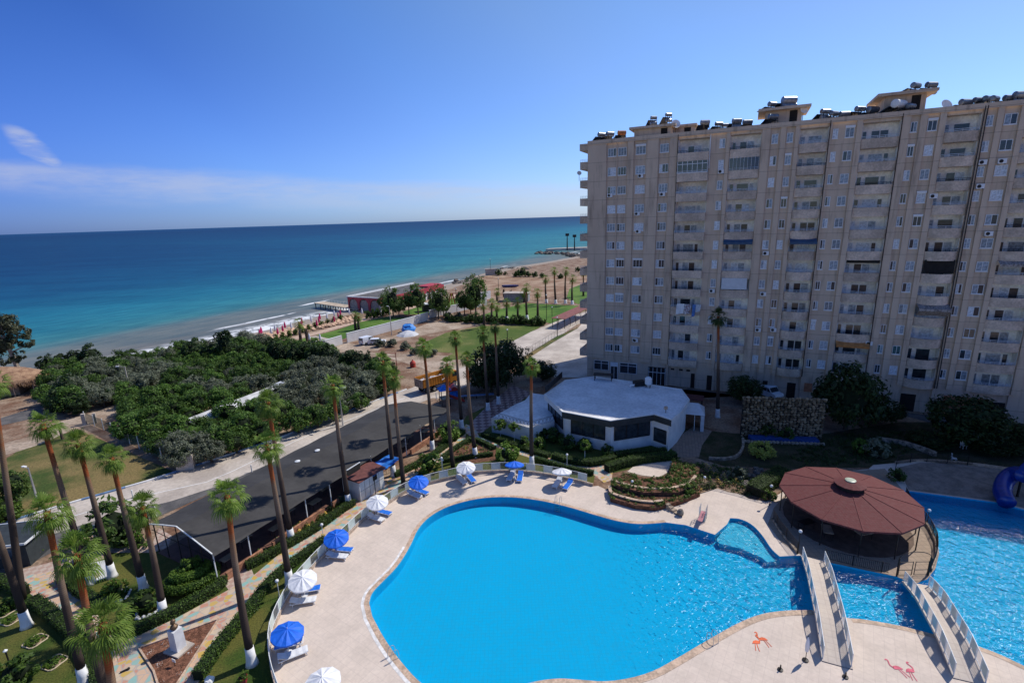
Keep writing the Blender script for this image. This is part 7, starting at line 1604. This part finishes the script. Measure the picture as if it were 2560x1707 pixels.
# beach: folded parasols and loungers, each its own
M_mag = M('magenta_cloth', (.55, .02, .13), .7, var=.15); M_bl = M('beach_lounger', (.55, .36, .24), .7, var=.12, rnd=.15)
def fold_mesh(): return MB().lathe([(.05, 2.9), (.22, 2.4), (.34, 1.5), (.26, .95), (.04, .9)][::-1], n=8)
FM = {0: fold_mesh().mesh('cloth', M_mag), 1: fold_mesh().mesh('cloth', M_pwht)}; PM = MB().tube([(0, 0, 0), (0, 0, 2.95)], .04, 6).mesh('pole', M_metal_w)
def bz(p):
    k = min(range(len(shore)), key=lambda i: (shore[i]-Vector((p.x, p.y, 0))).length); dd = (shore[k]-Vector((p.x, p.y, 0))).length; return -.02 if dd > 13 else -.02-.43*(13-dd)/9.5 if dd > 3.5 else -.45
for col, pts in ((0, ((20, 895), (25, 870), (275, 850), (215, 885), (300, 808), (500, 755), (495, 795), (675, 785), (700, 745), (710, 705), (880, 735), (925, 690), (950, 655), (150, 745-0))), (1, ((185, 838), (140, 880), (375, 815), (610, 735), (795, 705), (880, 665), (1055, 640), (1205, 640), (590, 960), (715, 965)))):
    for x, y in pts:
        if (x, y) == (150, 745): x, y = 5, 905
        p_ = q(12, x, y+22); p_.z = bz(p_); tt = thing('folded_beach_parasol', 'folded magenta parasol between the beach loungers' if col == 0 else 'folded white parasol between the beach loungers', 'parasol', p_, R.uniform(0, 3), 'folded magenta beach parasols' if col == 0 else 'folded white beach parasols')
        link('cloth', FM[col], tt); link('pole', PM, tt); tt.scale = (.9, .9, .95)
lm = MB(); bx(lm, -1, .35, -.38, .38, .25, .36); lm.beam((.3, 0, .32), (1.0, 0, .75), .76, .1)
for x in (-.8, .2):
    for y in (-.3, .3): bx(lm, x-.05, x+.05, y-.05, y+.05, 0, .25)
lmm = lm.mesh('beach_lounger', M_bl)
rg = random.Random(31); 
for row, (y0, y1) in enumerate(((905, 690), (925, 705), (945, 722), (965, 738))):
    for k in range(26):
        f_ = k/25; x = 20+1110*f_+rg.uniform(-14, 14); yv = 905+row*17-(228+row*4)*f_**.97+rg.uniform(-6, 6); p_ = q(12, x, yv); p_.z = bz(p_)
        o = link('beach_lounger', lmm, None, p_, 2.6+rg.uniform(-.5, .5)); o.scale = (1.05, 1.15, 1); tag(o, 'tan sun lounger in the rows on the beach', 'sun lounger', 'tan loungers on the beach')
# shore rocks and breakwater
M_rk = M_rock; bw = qs(8, [(985, 520), (1100, 525), (1240, 530), (1380, 560), (1440, 575)], -1.2); n = 0
for k in range(110):
    f_ = rg.random(); a = rg.randrange(4); p_ = bw[a].lerp(bw[a+1], f_)+Vector((rg.uniform(-5, 5), rg.uniform(-6, 8), rg.uniform(-.3, .6))); s = rg.uniform(.9, 2.3)
    o = MB().ball((0, 0, 0), s, 7, 5, 0, .65, .28, rg).build('rock', M_rk, None, p_); tag(o, 'dark boulder of the distant breakwater', 'rock', 'breakwater boulders')
wk = MB(); P = [p+Vector((0, 6, 0)) for p in qs(8, [(1040, 505), (1240, 495), (1450, 490)], -1.2)]; wk.prism([(p.x, p.y) for p in P]+[(p.x+4, p.y+10) for p in P[::-1]], -2, .6); tag(wk.build('breakwater', M_conc), 'low concrete breakwater reaching into the sea beside the apartment block', 'breakwater')
for i, (x, yt) in enumerate(((1247, 350), (1318, 362))):
    b_ = q(8, x, 495, .5); h = top_at(b_, 8, x, yt).z; tt = thing('breakwater_lamp', ['left dark lamp mast on the breakwater', 'right dark lamp mast on the breakwater'][i], 'lamp post', b_); MB().tube([(0, 0, 0), (0, 0, h-.5)], [.6, .35], 8).build('mast', M_metal_d, tt); MB().box(0, 0, h-.8, 3, 1.5, 2.2).build('lamp_head', M_metal_d, tt)
for k in range(60):
    a = rg.randrange(3); Q_ = qs(8, [(150, 800), (240, 830), (330, 800), (400, 745)], -.9); p_ = Q_[a].lerp(Q_[a+1], rg.random())+Vector((rg.uniform(-5, 3), rg.uniform(-4, 4), rg.uniform(-.3, .4)))
    o = MB().ball((0, 0, 0), rg.uniform(.6, 1.7), 7, 5, 0, .65, .28, rg).build('rock', M_rk, None, p_); tag(o, 'dark boulder on the shore beyond the red club', 'rock', 'shore boulders')
for k in range(30):
    p_ = q(8, 640+rg.uniform(-10, 380), 690-rg.uniform(0, 30), -.8)+Vector((-6, 0, 0)); o = MB().ball((0, 0, 0), rg.uniform(.8, 2.), 7, 5, 0, .6, .28, rg).build('rock', M_rk, None, p_); tag(o, 'dark boulder on the shore behind the bushes', 'rock', 'boulders behind the shore bushes')
p_ = q(8, 500, 735); tt = thing('shore_wall', 'grey block wall at the shore beside the big bushes', 'wall', p_, .1); MB().box(0, 0, 0, 6, 1.5, 3.2).build('block', M_conc, tt); MB().box(0, 0, 3.201, 6.3, 1.8, .2).build('coping', M_conc, tt)
p_ = q(8, 755, 985); tt = thing('grey_park_hut', 'small grey flat hut on the ploughed earth behind the park palms', 'hut', p_, -.2); MB().box(0, 0, 0, 9, 4, 2.8).build('wall', M('hut_grey', (.28, .28, .29), .8), tt); MB().box(0, 0, 2.801, 9.6, 4.6, .25).build('roof', M_conc, tt)
p_ = q(8, 450, 975); tt = thing('white_board', 'white board leaning behind the park trees', 'board', p_, .8); MB().box(0, 0, 0, 5, .2, 3).build('panel', M_white, tt); MB().beam((0, .1, 0), (0, 1.2, 0.1), .2).build('strut', M_metal_d, tt)
p_ = q(8, 685, 855); tt = thing('upturned_boat', 'dark blue boat hull lying on the bare shore ground', 'boat', p_, -.1); b = MB(); P = [(-3, .2), (-2, .9), (0, 1.1), (2, .8), (3.2, 0), (2, -.8), (0, -1.1), (-2, -.9), (-3, -.2)]; b.prism([(x*1.2, y) for x, y in P], .3, 1.0); b.build('hull', M('boat_blue', (.05, .05, .14), .6), tt); bx(MB(), -3, 3, -.05, .05, 0, .299).build('keel', M_wood, tt)
iron_fence('park_fence', qs(8, [(860, 975), (1000, 985), (1100, 1000), (1340, 1020)]), 1.3, 'dark wooden rail fence behind the park palms', None, None, 3.0, 0.)
iron_fence('lot_fence', qs(8, [(800, 1560), (1150, 1335), (1350, 1260)]), 1.6, 'dark wire fence between lane and concrete lot', None, None, 1.0, 0.)
p_ = q(8, 1245, 1215); tt = thing('red_roof_shelter', 'long dark red roofed open shelter beside the apartment block end', 'shelter', p_, 1.05); bx(MB(), -6, 14, -2, 2, 2.6, 2.75).build('roof', M('shelter_red', (.22, .08, .07), .8), tt)
for k in range(6):
    for y in (-1.8, 1.8): MB().beam((-5.8+k*3.9, y, 0), (-5.8+k*3.9, y, 2.6), .12).build('post', M_metal_d, tt)
for i, (x, y, m_) in enumerate(((150, 600, M_redp), (118, 600, M('yellow_paint', (.6, .4, .03), .5)))):
    pass
p_ = q(3, 1630, 495); tt = thing('play_frame', 'red and yellow play frame on the club lawn', 'playground', p_, .4); h = top_at(p_, 3, 1630, 410).z
for x, mt in ((-1.2, M_redp), (0, M('yellow_paint', (.6, .4, .03), .5)), (1.2, M_redp)): MB().beam((x, 0, 0), (x*.3, 0, h), .35).build('post', mt, tt)
MB().beam((-.6, 0, h*.8), (.6, 0, h*.8), .3).build('bar', M_redp, tt)
for i, (x, y) in enumerate(((530, 990), (545, 975), (620, 985))):
    p_ = q(12, x, y); o = link('beach_lounger', lmm, None, p_, .3); o.scale = (1.6, 1.6, 1.2); tag(o, 'tan lounger on the small lawn by the white wall', 'sun lounger', 'loungers on the club lawn')
